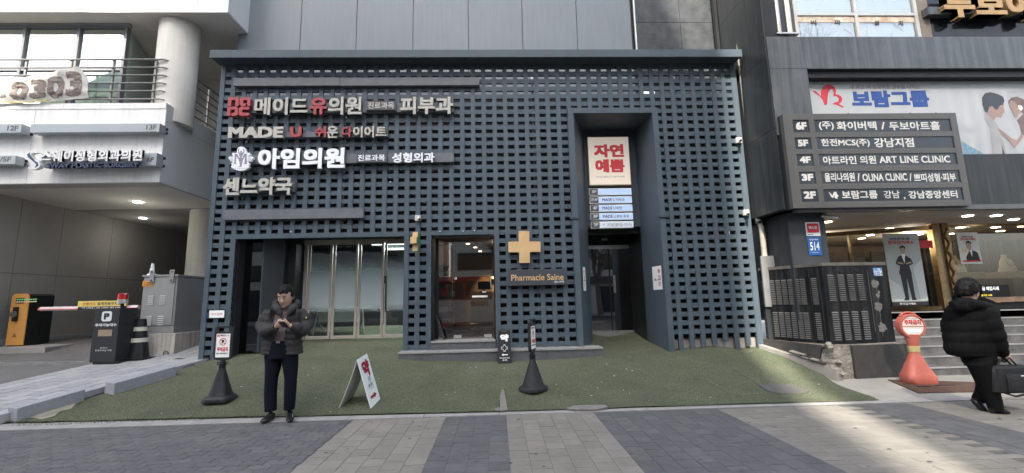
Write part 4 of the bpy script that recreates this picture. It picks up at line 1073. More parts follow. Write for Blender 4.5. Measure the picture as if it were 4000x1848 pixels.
B('window_head', mat('head_grey', (.33, .34, .33), .5), wb, -14, mxs[-1]+.05, GY-.03, GY+.05, ZU-.1, ZU-.01)
for a, b in zip(mxs, mxs[1:]):
    zt_ = at(300, 273, GY).z
    for c, d in ((z0, zt_), (zt_, z1)): B('pane', WG, wf, a+.03, b-.03, GY, GY+.01, c+.035, d-.035)
B('blind', BL, wb, mxs[0]-3, mxs[-1]-.1, GY+.25, GY+.27, z0, z1)
# angled return pane: glass's lit look put into opaque colour; plaster wall behind
xg = mxs[-1]; d_ = Vector((-.41, 1, 0))
p0 = Vector((xg, GY, 0)); p1 = p0+d_*3.2
MB().add([p0+FZ*z0, p1+FZ*z0, p1+FZ*z1, p0+FZ*z1], [(0, 1, 2, 3)]).build('return_pane', mat('lit_tone_return_pane', (.52, .58, .55), .25), wb, recalc=False)
q0 = p0+Vector((-.12, .12, 0)); q1 = q0+d_*3.2
MB().add([q0+FZ*z0, q1+FZ*z0, q1+FZ*z1, q0+FZ*z1], [(0, 1, 2, 3)]).build('return_screen', mat('return_screen', (.46, .49, .47), .8), wb, recalc=False)
cu = gz(707, 103, ZU)
MB().tube([(cu.x, cu.y, 5.6), (cu.x, cu.y, ZU)], .40, 36).build('column', COLM, wb, smooth=True)
B('balcony_rear', mat('rear_plaster', (.62, .61, .59), .7), wb, -16, -5.9, 12.2, 12.4, 5.7, ZU)
B('balcony_dark', mat('rear_dark', (.20, .20, .20), .7), wb, -7.6, -5.95, 12.1, 12.2, 5.7, 7.4)
# balcony railing
rl = thing('balcony_railing', 'grey metal balcony railing with six horizontal bars above the floor signs', 'railing', (-9, 9.3, 5.91))
RG = mat('railing_grey', (.24, .235, .23), .45, .5)
RY = 9.28; XR = -7.22
zs = [at(400, y, RY).z for y in (233, 264, 294, 325, 356, 388)]
for z in zs: MB().tube([(-14, RY, z), (XR-.12, RY, z), (XR, RY+.12, z), (XR, 12, z)], .016 if z < zs[0]-.01 else .02, 6).build('bar', RG, rl)
for v in (-200, 240, 720, 1175, 1625):
    x = zB.at(v, 860, RY).x; MB().box(x-.02, x+.02, RY+.01, RY+.05, 5.88, zs[0]).build('post', RG, rl)
for y in (9.75, 10.65, 11.6): MB().box(XR-.02, XR+.01, y-.02, y+.02, 5.88, zs[0]).build('post', RG if y != 10.65 else ALU, rl)
# torn banner with the digits 0303
def banner():
    top = [(-60, 842), (0, 838), (140, 832), (280, 812), (450, 795), (640, 755), (760, 730), (845, 712)]
    t = thing('torn_banner', 'crumpled white banner with the digits 0303 tied to the balcony railing', 'banner', zB.at(400, 950, 9.2))
    nx, nz = 44, 14; vs = []; fs = []
    def P(u, v):
        x = -60+u*1010
        tp = 842 if x < 0 else (840-.05*x if x < 300 else 825-.21*(x-300))
        if x > 850: tp = 712+(x-850)*1.25
        bt = 1100 if x < 300 else 1100-(x-300)*.085
        if x > 900: bt = 1045-(x-900)*.1
        y = tp+(bt-tp)*v
        p = zB.at(x, y, 9.17)
        p.y += .05*noise.noise(Vector((u*9, v*3.5, 1)))+.02*noise.noise(Vector((u*25, v*12, 5)))-.04
        return p
    for j in range(nz+1):
        for i in range(nx+1): vs.append(P(i/nx, j/nz))
    fs = [(j*(nx+1)+i, (j+1)*(nx+1)+i, (j+1)*(nx+1)+i+1, j*(nx+1)+i+1) for j in range(nz) for i in range(nx)]
    bm_ = mat('banner_cloth', (.52, .50, .47), .8, var=.06, vscale=5); bm_.use_backface_culling = False
    MB().add(vs, fs).build('cloth', bm_, t, smooth=True, recalc=False)
    MB().add([v+Vector((0, -.004, 0)) for v in vs[-(nx+1)*2:]], [(i, i+nx+1, i+nx+2, i+1) for i in range(int(nx*.1), int(nx*.6))]).build('yellow_hem', mat('hem_yellow', (.55, .50, .25), .8), t, recalc=False)
    # digits wrapped on the cloth
    dm = mat('banner_ink', (.20, .17, .15), .8)
    for ch, q in (('0', (130, 875, 320, 1070)), ('3', (335, 850, 515, 1055)), ('0', (522, 815, 705, 1050)), ('3', (722, 768, 888, 1030)), ('-', (-5, 1010, 103, 1050))):
        g = _flat(ch); bb = _bb(g[0]); bmx = bmesh.new()
        vv = [bmx.verts.new((a, b, 0)) for a, b in g[0]]
        for f in g[1]:
            try: bmx.faces.new([vv[i] for i in f])
            except ValueError: pass
        bmesh.ops.subdivide_edges(bmx, edges=bmx.edges, cuts=2, use_grid_fill=False); bmesh.ops.triangulate(bmx, faces=bmx.faces)
        bmx.verts.index_update()
        b0 = .05 if ch != '-' else 0
        out = MB()
        for k, (dx, dy) in enumerate(((-b0, -b0), (b0, -b0), (-b0, b0), (b0, b0)) if b0 else ((0, 0),)):
            W = []
            for v in bmx.verts:
                fx = (v.co.x+dx-bb[0]+b0)/(bb[1]-bb[0]+2*b0); fy = (v.co.y+dy-bb[2]+b0)/(bb[3]-bb[2]+2*b0)
                X = q[0]+(q[2]-q[0])*fx; Yp = q[3]-(q[3]-q[1])*fy
                p = zB.at(X, Yp, 9.17); u = (X+60)/1010
                x_ = X; tp = 842 if x_ < 0 else (840-.05*x_ if x_ < 300 else 825-.21*(x_-300))
                if x_ > 850: tp = 712+(x_-850)*1.25
                bt = 1100 if x_ < 300 else 1100-(x_-300)*.085
                vv_ = min(1, max(0, (Yp-tp)/(bt-tp)))
                p.y = P(u, vv_).y-.006-.0004*k
                W.append(p)
            out.add(W, [tuple(v.index for v in f.verts) for f in bmx.faces])
        bmx.free(); out.build('digit', dm, t, recalc=False)
    MB().tube([zB.at(848, 712, 9.14), zB.at(1030, 645, 9.2)], .004, 4).build('cord', DARKP, t)
banner()
# floor number bars and SWAY sign
FB = mat('sign_box_grey', (.36, .39, .41), .4, .3, var=.04, vscale=2); FD = mat('number_grey', (.12, .125, .13), .5)
def fbar(q, lab, num, nq, fy=8.98):
    t = thing('floor_bar', lab, 'sign', S4.at((q[0]+q[2])/2, (q[1]+q[3])/2, BY), 'floor bars on the white balcony wall')
    r = S4.rect(*q, fy); MB().box(r[0], r[1], fy, BY-.04, r[2], r[3]).build('box', FB, t, bevel=.004)
    for zz_ in (r[2]+.04, r[3]-.06): B('clip', DARKP, t, r[1]-.03, r[1]+.02, BY-.04, BY, zz_-.02, zz_+.03)
    ftext(num, S4.rect(*nq, fy), fy, FD, t, depth=.01, bold=.03)
    return t
fbar((-420, 166, 308, 290), 'grey floor bar numbered 12F at the left edge of the balcony wall', '12F', (105, 188, 262, 262))
fbar((437, 160, 2292, 280), 'long blank grey floor bar numbered 13F', '13F', (2103, 172, 2250, 248))
fbar((-420, 618, 220, 742), 'grey floor bar numbered /5F at the left edge', '/5F', (2, 636, 158, 707))
t = fbar((590, 585, 2248, 768), 'grey sign box numbered 6F with the SWAY plastic surgery lettering', '6F', (2110, 640, 2208, 712))
t = thing('surgery_sign', 'white and navy channel letters 스웨이성형외과의원 SWAY PLASTIC SURGERY with an S emblem', 'sign', S4.at(1200, 680, 8.9))
LW = mat('sway_white', (.74, .74, .73), .4); NAVY = mat('sway_navy', (.06, .075, .13), .4)
ftext('스웨이성형외과의원', S4.rect(580, 540, 2045, 700, 8.86), 8.86, LW, t, name='letter', depth=.06, bold=.03, split=True)
ftext('SWAY PLASTIC SURGERY', S4.rect(668, 722, 1990, 790, 8.90), 8.90, NAVY, t, name='lettering', depth=.06, bold=.035)
def swsh(pts, m, Y, d): MB().prism(pxpoly(S4, pts, Y), (0, Y, 0), FX, FZ, (0, d, 0)).build('emblem', m, t)
swsh([(470, 545), (540, 550), (560, 580), (520, 578), (470, 580), (440, 610), (470, 650), (560, 700), (580, 750), (555, 795), (500, 818), (420, 812), (360, 790), (395, 780), (440, 790), (470, 770), (460, 740), (390, 670), (370, 610), (390, 565)], LW, 8.84, .07)
swsh([(430, 572), (425, 600), (500, 690), (545, 720), (548, 760), (500, 795), (520, 740), (450, 680), (400, 640), (388, 600)], NAVY, 8.835, .004)
swsh([(385, 735), (396, 755), (425, 765), (396, 775), (385, 800), (374, 775), (358, 762), (376, 752)], NAVY, 8.83, .01)
# garage downlights
for q, lab in (((1527, 315), 'front round downlight in the garage soffit'), ((1582, 489), 'rear round downlight deeper in the garage ceiling')):
    zz_ = Zm(0, 680, .353); c = zz_.gz(*q, cz-.02)
    o = MB().tube([(c.x, c.y, cz-.025), (c.x, c.y, cz-.005)], .09, 18).build('downlight', emis('cool_downlight', (1, .98, .9), 5), None); tag(o, lab, 'ceiling light')
    pl_ = bpy.data.lights.new('garage_downlight', 'POINT'); pl_.energy = 2.5; pl_.color = (1, .95, .85); pl_.shadow_soft_size = .08
    po_ = bpy.data.objects.new('garage_downlight', pl_); COL.objects.link(po_); po_.location = (c.x, c.y, cz-.7)
dm_ = Zm(0, 680, .353).at(1905, 655, 16.8); t = thing('dome_camera', 'small dome camera on the garage end wall', 'camera', dm_); MB().ball(dm_, .1).build('dome', ALU, t, smooth=True); MB().tube([dm_, dm_+Vector((0, .3, 0))], .04, 6).build('arm', ALU, t)

# ================================================================ parking equipment
ORA = mat('orange_panel', (.70, .35, .10), .45, var=.04)
# ticket machine, leaning back a little in perspective only
t = thing('ticket_machine', 'orange fronted parking ticket machine on its concrete island', 'machine', (-10.8, 10.4, .74))
A = z7.at(60, 892, 10.35); A2 = z7.at(262, 888, 10.35); top = z7.at(180, 290, 10.35).z
x0, x1 = A.x, A2.x; zb_ = A.z
x0t, x1t = z7.at(150, 300, 10.35).x, z7.at(335, 300, 10.35).x
MB().prism([(x0, zb_), (x1, zb_), (x1, top-.06), (x1-.05, top), (x0+.06, top), (x0, top-.06)], (0, 10.35, 0), FX, FZ, (0, .02, 0)).build('front_panel', ORA, t)
MB().prism([(x0+.01, zb_-.02), (x1+.005, zb_-.02), (x1+.005, top-.05), (x1-.05, top-.005), (x0+.06, top-.005), (x0+.01, top-.06)], (0, 10.371, 0), FX, FZ, (0, .55, 0)).build('body', BLACKP, t)
B('display', mat('screen_dark', (.02, .03, .02), .3), t, x0+.11, x1-.09, 10.335, 10.349, top-.22, top-.10)
EG = emis('led_green', (.25, .7, .3), .03)
for i in range(9): B('led_bar', EG if True else EG, t, x0+.13+i*.05, x0+.165+i*.05, 10.33, 10.334, top-.15, top-.12)
for i in range(9): B('led_bar', emis('led_amber', (.9, .7, .45), .03), t, x0+.13+i*.05, x0+.165+i*.05, 10.33, 10.334, top-.20, top-.175)
B('reader', BLACKP, t, x0+.12, x1-.18, 10.29, 10.349, top-.62, top-.30); MB().tube([((x0+x1)/2-.03, 10.29, top-.46), ((x0+x1)/2-.03, 10.27, top-.46)], .07, 16).build('speaker_ring', mat('ring_grey', (.1, .1, .1), .4), t)
MB().prism([(-.05, 0), (.05, 0), (0, .1)], ((x0+x1)/2-.02, 10.349, zb_+.18), FX, FZ, (0, -.003, 0)).build('warning_mark', mat('brown_print', (.3, .13, .03), .6), t)
isl = MB().box(-14, -9.75, 9.95, 11.3, .55, zb_-.02).build('concrete_island', mat('island', (.26, .25, .24), .85, var=.15, vscale=3, bump=.3, bscale=60), bevel=.02); tag(isl, 'low concrete island under the orange ticket machine', 'kerb')
# barrier arm
t = thing('barrier_arm', 'red and white lit barrier arm with a yellow payment sign', 'barrier', z7.at(1000, 460, 10.2))
A, Bq = z7.at(470, 468, 10.2), z7.at(1615, 445, 10.2)
WA = emis('arm_white', (.62, .57, .58), .01); RA = emis('arm_pink', (.72, .28, .30), .02)
MB().tube([A, Bq], .045, 8).build('arm', WA, t); MB().tube([A+Vector((0, -.045, -.012)), Bq+Vector((0, -.045, -.012))], .016, 6).build('light_strip', RA, t)
MB().ball(A, .047).build('arm_tip', mat('arm_red', (.35, .04, .04), .4), t)
YEL = mat('yellow_panel', (.70, .56, .16), .5)
r_ = z7.rect(905, 372, 1470, 436, 10.12); s = B('sign_panel', YEL, t, r_[0], r_[1], 10.12, 10.14, r_[2], r_[3])
ftext('신용카드', z7.rect(962, 390, 1112, 425, 10.118), 10.118, mat('brown_red', (.40, .06, .02), .6), s, bold=.02); ftext('결제전용주차장', z7.rect(1130, 386, 1408, 422, 10.118), 10.118, DARKP, s, bold=.02)
r_ = z7.rect(905, 438, 1460, 475, 10.12); s = B('price_panel', BLACKP, t, r_[0], r_[1], 10.12, 10.14, r_[2], r_[3])
ftext('기본 3,000원 | 10분 1,200원 | 월정 3,000원', z7.rect(945, 442, 1420, 464, 10.118), 10.118, WHITE, s, bold=.01)
# black kiosk
t = thing('parking_kiosk', 'black parking display kiosk with a white P panel and red beacon', 'kiosk', (-7.5, 8.8, .43))
KY = 8.80; KB = mat('kiosk_black', (.028, .029, .032), .5, var=.1)
b0, b1 = z7.at(1035, 1092, KY), z7.at(1330, 1092, KY); tz = z7.at(1250, 460, KY).z
MB().box(b0.x, b1.x, KY, KY+.42, b0.z, tz).build('body', KB, t, bevel=.004)
MB().box(b0.x+.05, b1.x+.05, KY+.02, KY+.40, b0.z-.16, b0.z).build('plinth', KB, t)
for x in (b0.x+.03, b1.x-.05): MB().box(x, x+.03, KY-.06, KY+.02, b0.z-.16, b0.z-.10).build('bolt', WHITE, t)
xm = (b0.x+b1.x)/2; zf_ = lambda v: z7.at(1240, v, KY).z
MB().prism([(xm+p[0], (zf_(500)+zf_(606))/2+p[1]) for p in rrect(.185, .19, .04)], (0, KY-.001, 0), FX, FZ, (0, -.004, 0)).build('parking_symbol_panel', mat('symbol_white', (.62, .64, .66), .5), t)
ftext('P', (xm-.05, xm+.055, zf_(590), zf_(516)), KY-.006, KB, t, bold=.06)
ftext('주차가능대수', (xm-.20, xm+.20, zf_(670), zf_(635)), KY-.002, WHITE, t, bold=.02)
B('card_window', mat('brown_card', (.26, .20, .15), .7), t, xm-.125, xm+.13, KY-.006, KY-.001, zf_(783), zf_(708))
ftext('만차시', (xm-.06, xm+.07, zf_(930), zf_(908)), KY-.002, mat('faded_print', (.45, .45, .45), .6), t, bold=.01); ftext('후면주차장 이용', (xm-.15, xm+.16, zf_(960), zf_(937)), KY-.002, mat('faded_print', (.4, .4, .4)), t, bold=.01)
bc = Vector((xm+.10, KY+.2, tz))
MB().tube([bc, bc+Vector((0, 0, .09))], .03, 12).build('beacon_base', BLACKP, t); MB().tube([bc+Vector((0, 0, .09)), bc+Vector((0, 0, .17))], .085, 18).build('beacon_collar', ALU, t)
MB().tube([bc+Vector((0, 0, .17)), bc+Vector((0, 0, .28)), bc+Vector((0, 0, .29))], [.088, .084, .05], 18).build('beacon_lens', mat('beacon_red', (.32, .015, .02), .2, coat=.5), t, smooth=True)
# black cone with pale bands behind the kiosk
t = thing('black_cone', 'black plastic bollard with two pale reflective bands behind the kiosk', 'bollard', (-7.05, 9.2, .49))
cx, cy, cz_ = z7.gs(1490, 1085).x, 9.25, .49
cone = lambda h: .185-.11*h/.85
MB().loft([((cx, cy, cz_), .30, .24, None, None, .5), ((cx, cy, cz_+.04), .30, .24, None, None, .5)], 24).build('foot', BLACKP, t)
MB().tube([(cx, cy, cz_+.04), (cx, cy, cz_+.30), (cx, cy, cz_+.80)], [cone(0), cone(.3), cone(.8)], 20).build('body', BLACKP, t, smooth=True)
for h in (.34, .56): MB().tube([(cx, cy, cz_+h), (cx, cy, cz_+h+.08)], [cone(h)+.006, cone(h+.08)+.006], 20, cap=False).build('band', mat('band_pale', (.50, .49, .40), .5), t)
# grey utility cabinet
t = thing('utility_cabinet', 'grey roadside utility cabinet S203 on a stained concrete plinth', 'cabinet', (-7, 9.6, .5))
CAB = mat('cabinet_grey', (.26, .265, .265), .45, .2, var=.04, vscale=2, streak=.05)
f0, f1 = z7.at(1535, 1030, 9.5), z7.at(2015, 1030, 9.5); g0, g1 = z7.at(1590, 750, 9.55), z7.at(2025, 750, 9.55)
zt_ = z7.at(1860, 92, 9.55).z; zp = z7.at(1800, 755, 9.55).z
PC = mat('plinth_concrete', (.48, .45, .405), .85, var=.15, vscale=3, streak=.5, bump=.3, bscale=60)
MB().box(f0.x, f1.x, 9.5, 10.9, f0.z-.15, zp).build('plinth', PC, t, bevel=.01)
MB().box(g0.x, g1.x-.02, 9.55, 10.85, zp, zp+.15).build('base_frame', CAB, t)
bx = (g0.x+.02, g1.x-.04)
MB().box(bx[0], bx[1], 9.57, 10.8, zp+.15, zt_).build('body', CAB, t, bevel=.006)
MB().box(bx[0]-.02, bx[1]+.02, 9.54, 10.83, zt_, zt_+.04).build('lid', CAB, t, bevel=.004)
dr_ = MB().box(bx[0]+.03, bx[1]-.04, 9.55, 9.57, zp+.17, zt_-.02).build('door', CAB, t, bevel=.003)
for xx in (bx[0]+.20, bx[1]-.26):
    for zc_ in (zt_-.42, zt_-.85):
        lv = MB()
        for k in range(5): lv.hexa([(xx-.06, 9.548, zc_-k*.042), (xx+.06, 9.548, zc_-k*.042), (xx+.06, 9.549, zc_-k*.042+.02), (xx-.06, 9.549, zc_-k*.042+.02)], [(xx-.06, 9.535, zc_-k*.042), (xx+.06, 9.535, zc_-k*.042), (xx+.06, 9.549, zc_-k*.042+.024), (xx-.06, 9.549, zc_-k*.042+.024)])
        lv.build('louvre', CAB, dr_)
r_ = z7.rect(1660, 140, 1785, 205, 9.545); s = B('number_plate', mat('orange_plate', (.65, .30, .06), .5), t, r_[0], r_[1], 9.540, 9.547, r_[2], r_[3])
ftext('S203', z7.rect(1700, 155, 1777, 195, 9.539), 9.539, DARKP, s, bold=.02)
for k, ch in enumerate('학동로'): ftext(ch, z7.rect(1670, 146+k*18, 1690, 162+k*18, 9.539), 9.539, DARKP, s)
for xx in (bx[0]+.19, bx[1]-.10):
    MB().box(xx-.05, xx+.05, 9.52, 9.54, zt_-.12, zt_+.14).build('lifting_lug', CAB, t, bevel=.01); MB().tube([(xx, 9.53, zt_+.10), (xx, 9.515, zt_+.10)], .018, 10).build('bolt', DARKP, t); MB().tube([(xx, 9.53, zt_-.08), (xx, 9.515, zt_-.08)], .018, 10).build('bolt', DARKP, t)
ax = z7.at(1765, 60, 9.9).x
MB().tube([(ax, 9.9, zt_+.04), (ax, 9.9, zt_+.07), (ax, 9.9, zt_+.10), (ax, 9.9, zt_+.32)], [.10, .09, .05, .025], 16).build('antenna', WHITE, t, smooth=True)
for xx in (f0.x+.09, f1.x-.14): 
    c = Vector((xx, 9.49, zp-.42)); MB().tube([c+Vector((.05*math.cos(a), -.02, .07*math.sin(a))) for a in [i*6.283/12 for i in range(13)]], .011, 5, cap=False).build('lifting_ring', mat('rusty_ring', (.16, .13, .11), .6, .5), t)
# ================================================================ dark building on the right
rb = thing('dark_building', 'dark metal clad building with a floor directory and lit jewellery shop', 'building', (9, 9, 0))
DM = mat('weathered_dark_metal', (.082, .09, .098), .38, .35, var=.22, vscale=1.4, streak=-.10)
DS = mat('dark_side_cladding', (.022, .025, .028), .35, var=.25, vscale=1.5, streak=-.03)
zR = Zm(2900, 0, .437); RYF = 8.0
xl = zR.at(245, 600, RYF).x; xj = zR.at(580, 620, RYF).x
zbt = zR.at(1400, 328, RYF).z; zbb = zR.at(1400, 612, RYF).z
MB().box(xl, 16, RYF, 8.5, zbb, zbt).build('beam', DM, rb, bevel=.006)
MB().box(xl, xj, RYF+.003, 8.5, 4.6, zbb-.002).build('jamb', DM, rb, bevel=.006)
B('beam_gap', BLACKW, rb, xj, 16, RYF+.08, 8.5, zbb-.15, zbb-.001)
# side wall facing the gap, in panels
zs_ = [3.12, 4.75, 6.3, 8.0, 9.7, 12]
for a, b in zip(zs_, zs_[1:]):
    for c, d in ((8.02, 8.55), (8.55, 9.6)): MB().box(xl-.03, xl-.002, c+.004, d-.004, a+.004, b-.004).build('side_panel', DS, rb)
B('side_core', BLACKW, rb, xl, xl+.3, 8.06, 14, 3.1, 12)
# gap between the buildings
B('gap_wall', BLACKW, rb, 5.5, xl, 9.7, 9.8, 0, 12)
# upper wall and windows
zw1, zw0 = 10.5, zbt
UY = 8.25
wx = [zR.at(v, 170, UY).x for v in (468, 1008, 1545)]; wr_ = zR.at(1640, 170, UY).x
ALW = mat('white_aluminium', (.50, .49, .46), .35, .3, var=.06)
zsl = zR.at(1000, 130, UY).z; zdb = zR.at(1000, 155, UY).z
wf = MB()
for v in (wx[0], wx[1], wx[2]): wf.box(v-.035, v+.035, UY-.04, UY+.04, zw0, zw1)
wf.box(wx[0], wx[2], UY-.035, UY+.035, zsl-.045, zsl+.02); wf.box(wx[0]-.04, wx[2]+.04, UY-.04, UY+.04, zw0-.0, zw0+.02)
wf = wf.build('window_frame', ALW, rb, bevel=.004)
PGL = glass('pale_window_glass', (.75, .8, .82), .20)
FILM = mat('pale_window_film', (.62, .66, .67), .6, var=.06, vscale=2.5)
BRN = mat('film_band_brown', (.46, .30, .20), .7, col2=(.72, .66, .56), vscale=6, detail=8)
for a, b in zip(wx, wx[1:]):
    B('pane', PGL, wf, a+.036, b-.036, UY-.005, UY, zsl+.02, zw1); B('pane', PGL, wf, a+.036, b-.036, UY-.005, UY, zw0+.02, zsl-.046)
    B('film', FILM, wf, a+.036, b-.036, UY+.03, UY+.032, zw0+.02, zw1)
    q = B('film_band', BRN, wf, a+.04, b-.04, UY-.012, UY-.008, zsl-.19, zsl-.05)
cr_ = MB(); rg = random.Random(2)
for i in range(26):
    x, z = rg.uniform(wx[0]+.05, wx[2]-.3), rg.uniform(zw0+.03, zsl-.08); pts = [(x, UY-.013, z)]
    a = rg.uniform(0, 6.28)
    for k in range(5):
        a += rg.uniform(-.6, .6); x = min(wx[2]-.05, max(wx[0]+.05, x+.06*math.cos(a))); z = min(zsl-.06, max(zw0+.03, z+.05*math.sin(a))); pts.append((x, UY-.013, z))
    cr_.tube(pts, .0025, 3, cap=False)
cr_.build('cracked_film_lines', mat('crack_grey', (.4, .36, .3), .8), wf, kind='stuff', recalc=False)
for ch, q in (('비', (612, 178, 660, 222)), ('마', (828, 178, 880, 222)), ('쌀', (1180, 185, 1228, 225)), ('지', (1398, 185, 1436, 232))): ftext(ch, zR.rect(*q, UY-.014), UY-.014, mat('faded_black', (.10, .08, .07), .7), wf, bold=.03)
B('right_reveal', mat('warm_edge', (.20, .17, .14), .5), rb, wx[2]+.04, wr_+.05, UY-.03, UY+.03, zw0, zw1)
BGW = mat('black_glass_wall', (.018, .021, .026), .08, var=.2, vscale=1.5)
B('black_wall', BGW, rb, wr_+.05, 16, UY-.02, UY+.05, zw0, zw1+.5); B('left_wall', DM, rb, xl, wx[0]-.036, UY+.05, UY+.1, zw0, zw1+.5)
B('window_backing', BLACKW, rb, xl+.3, 16, UY+.4, UY+.5, zw0, zw1+.5)
for k, (u0, u1) in enumerate(((285, 325), (382, 425))):
    x = zR.at((u0+u1)/2, 150, 8.15).x
    t_ = MB().tube([(x, 8.15, zw0+.06), (x, 8.15, zw1+.5)], .062, 16).build('steel_pipe', mat('polished_pipe', (.55, .50, .45), .22, .9, var=.2, vscale=5), rb, smooth=True)
x = zR.at(390, 280, 8.15).x; B('pipe_bracket', STEEL, rb, x-.28, x+.20, 8.03, 8.2, zw0+.09, zw0+.12)
# gold letters above
t = thing('gold_letters', 'gold channel letters 두보아 on the black wall at the top right', 'sign', zR.at(2050, 60, 8.1))
GLT = mat('gold_letter', (.42, .27, .13), .45, .2, var=.08, vscale=5)
r_ = zR.rect(1660, 62, 3300, 128, 8.08); B('rail', DM, t, r_[0], r_[1], 8.08, 8.22, r_[2], r_[3])
ftext('두보아', zR.rect(1800, -75, 2640, 155, 7.98), 7.98, GLT, t, name='letter', depth=.16, bold=.045, split=True)
# banner with couple
BNY = 8.25
t = thing('billboard', 'white billboard 보람그룹 with a red butterfly mark and a pale couple', 'billboard', zR.at(1600, 900, BNY))
bx0 = xj+.0; bzt = zR.at(1500, 668, BNY).z; bzb = at(3780, 618, BNY).z
BV = mat('billboard_vinyl', (.43, .445, .46), .35, var=.03, vscale=.9, streak=0)
B('panel', BV, t, bx0-.2, 16, BNY, BNY+.05, bzb, bzt)
ftext('내 부모 내 형제처럼 정성을 다하는', zR.rect(962, 755, 1588, 797, BNY-.002), BNY-.002, GREYP, t, bold=.008)
BLU = mat('billboard_blue', (.035, .085, .28), .5); ftext('보람그룹', zR.rect(975, 808, 1668, 958, BNY-.002), BNY-.002, BLU, t, bold=.055)
RM = mat('butterfly_red', (.52, .05, .07), .5)
def flat(pts, m, nm, z, Y, dy=.002): return MB().add([(z.at(a, b, Y).x, Y-dy, z.at(a, b, Y).z) for a, b in pts], [tuple(range(len(pts)))]).build(nm, m, t, recalc=False)
flat([(624, 808), (655, 815), (690, 850), (702, 862), (700, 820), (715, 780), (745, 758), (775, 755), (805, 765), (828, 785), (838, 815), (832, 842), (855, 845), (880, 860), (893, 885), (885, 912), (862, 930), (905, 955), (908, 962), (890, 962), (840, 938), (800, 930), (830, 915), (858, 905), (860, 880), (840, 862), (812, 862), (815, 830), (805, 800), (785, 800), (768, 830), (760, 880), (758, 930), (745, 942), (730, 936), (715, 890), (690, 862), (650, 835)], RM, 'butterfly_mark', zR, BNY)
# the couple, printed flat: simple generic figures
zc_ = Zm(3250, 350, .2911)
SKN = mat('print_skin', (.36, .26, .23), .6); HRD = mat('print_hair_dark', (.07, .08, .10), .6); HRB = mat('print_hair_brown', (.20, .15, .14), .6); SHT = mat('print_shirt', (.35, .35, .36), .6)
flat([(2060, 315), (2040, 400), (2120, 520), (2135, 700), (2160, 910), (2290, 910), (2260, 760), (2330, 900), (2350, 910), (2300, 700), (2215, 470), (2170, 400)], SHT, 'man_shirt', zc_, BNY, .003)
flat([(2100, 230), (2075, 310), (2120, 370), (2180, 410), (2200, 370), (2270, 378), (2285, 340), (2315, 295), (2300, 240), (2300, 190), (2180, 180)], SKN, 'man_face', zc_, BNY, .004)
flat([(2050, 300), (2015, 200), (2010, 110), (2050, 50), (2120, 35), (2220, 60), (2290, 95), (2312, 150), (2290, 205), (2250, 215), (2220, 270), (2180, 265), (2150, 225), (2110, 230), (2080, 310)], HRD, 'man_hair', zc_, BNY, .005)
flat([(2210, 510), (2260, 600), (2370, 690), (2420, 760), (2450, 785), (2520, 700), (2560, 640), (2540, 590), (2480, 680), (2400, 650), (2290, 560)], SKN, 'woman_arm', zc_, BNY, .004)
flat([(2385, 180), (2370, 220), (2420, 300), (2440, 370), (2480, 380), (2500, 330), (2560, 300), (2560, 160), (2460, 120)], SKN, 'woman_face', zc_, BNY, .004)
flat([(2360, 210), (2365, 150), (2400, 110), (2480, 95), (2600, 150), (2640, 300), (2640, 640), (2540, 600), (2520, 480), (2480, 410), (2560, 330), (2520, 250), (2450, 160), (2400, 150)], HRB, 'woman_hair', zc_, BNY, .005)
flat([(2280, 760), (2310, 850), (2340, 915), (2285, 920)], HRD, 'dark_fold', zc_, BNY, .006)
flat([(1735, 690), (1850, 760), (2000, 840), (2120, 915), (1770, 915)], mat('print_sky_blue', (.10, .24, .38), .6, col2=(.30, .40, .48), vscale=14), 'blue_wave', zc_, BNY, .003)
flat([(2490, 210), (2540, 215), (2560, 250), (2540, 285), (2500, 270)], WHITE, 'flower', zc_, BNY, .007)
# dark band under the billboard
MB().box(8.2, 16, 8.0, 8.3, 3.15, bzb).build('dark_band', DS, rb)
B('shop_header', mat('header_metal', (.12, .12, .125), .4, .3), rb, 5.75, 16, 7.95, 8.1, 3.05, 3.14)
# ---- floor directory
zD = Zm(2900, 0, .7565)
BDY = 7.85
dirm = mat('directory_frame', (.105, .103, .100), .42, .3, var=.08, vscale=1.2)
t = thing('floor_directory', 'large dark floor directory board listing 6F to 2F', 'sign', (7.3, 8.3, 3.1))
dx0, dx1, dz0, dz1 = 5.60, 9.10, 3.10, 4.97
MB().box(dx0, dx1, BDY+.09, 9.0, dz0, dz1).build('box', DS, t)
win_rows = [(615, 680), (706, 766), (792, 852), (882, 944), (972, 1036)]
lft = [(262, 345, 372, 1080), (272, 353, 385, 1097), (282, 366, 398, 1110), (292, 380, 410, 1125), (303, 393, 418, 1138)]
rects = []
for (y0, y1), (a0, a1, b0, b1) in zip(win_rows, lft):
    rects.append((zD.rect(a0, y0, a1, y1, BDY), zD.rect(b0, y0, b1, y1, BDY)))
xa0 = sum(r[0][0] for r in rects)/5; xa1 = sum(r[0][1] for r in rects)/5; xb0 = sum(r[1][0] for r in rects)/5; xb1 = sum(r[1][1] for r in rects)/5
fm = MB(); zsr = [(r[1][2], r[1][3]) for r in rects]
fm.box(dx0, xa0, BDY, BDY+.09, dz0, dz1); fm.box(xa1, xb0, BDY, BDY+.09, dz0, dz1); fm.box(xb1, dx1, BDY, BDY+.09, dz0, dz1)
zc0 = dz1
for a, b in zsr: 
    fm.box(xa0, xa1, BDY+.001, BDY+.09, b, zc0); fm.box(xb0, xb1, BDY+.001, BDY+.09, b, zc0); zc0 = a
fm.box(xa0, xa1, BDY+.001, BDY+.09, dz0, zc0); fm.box(xb0, xb1, BDY+.001, BDY+.09, dz0, zc0)
fm.build('frame', dirm, t)
DP = mat('directory_pane', (.035, .042, .052), .15); LT = mat('directory_letter', (.60, .595, .57), .5)
NL = ['6F', '5F', '4F', '3F', '2F']
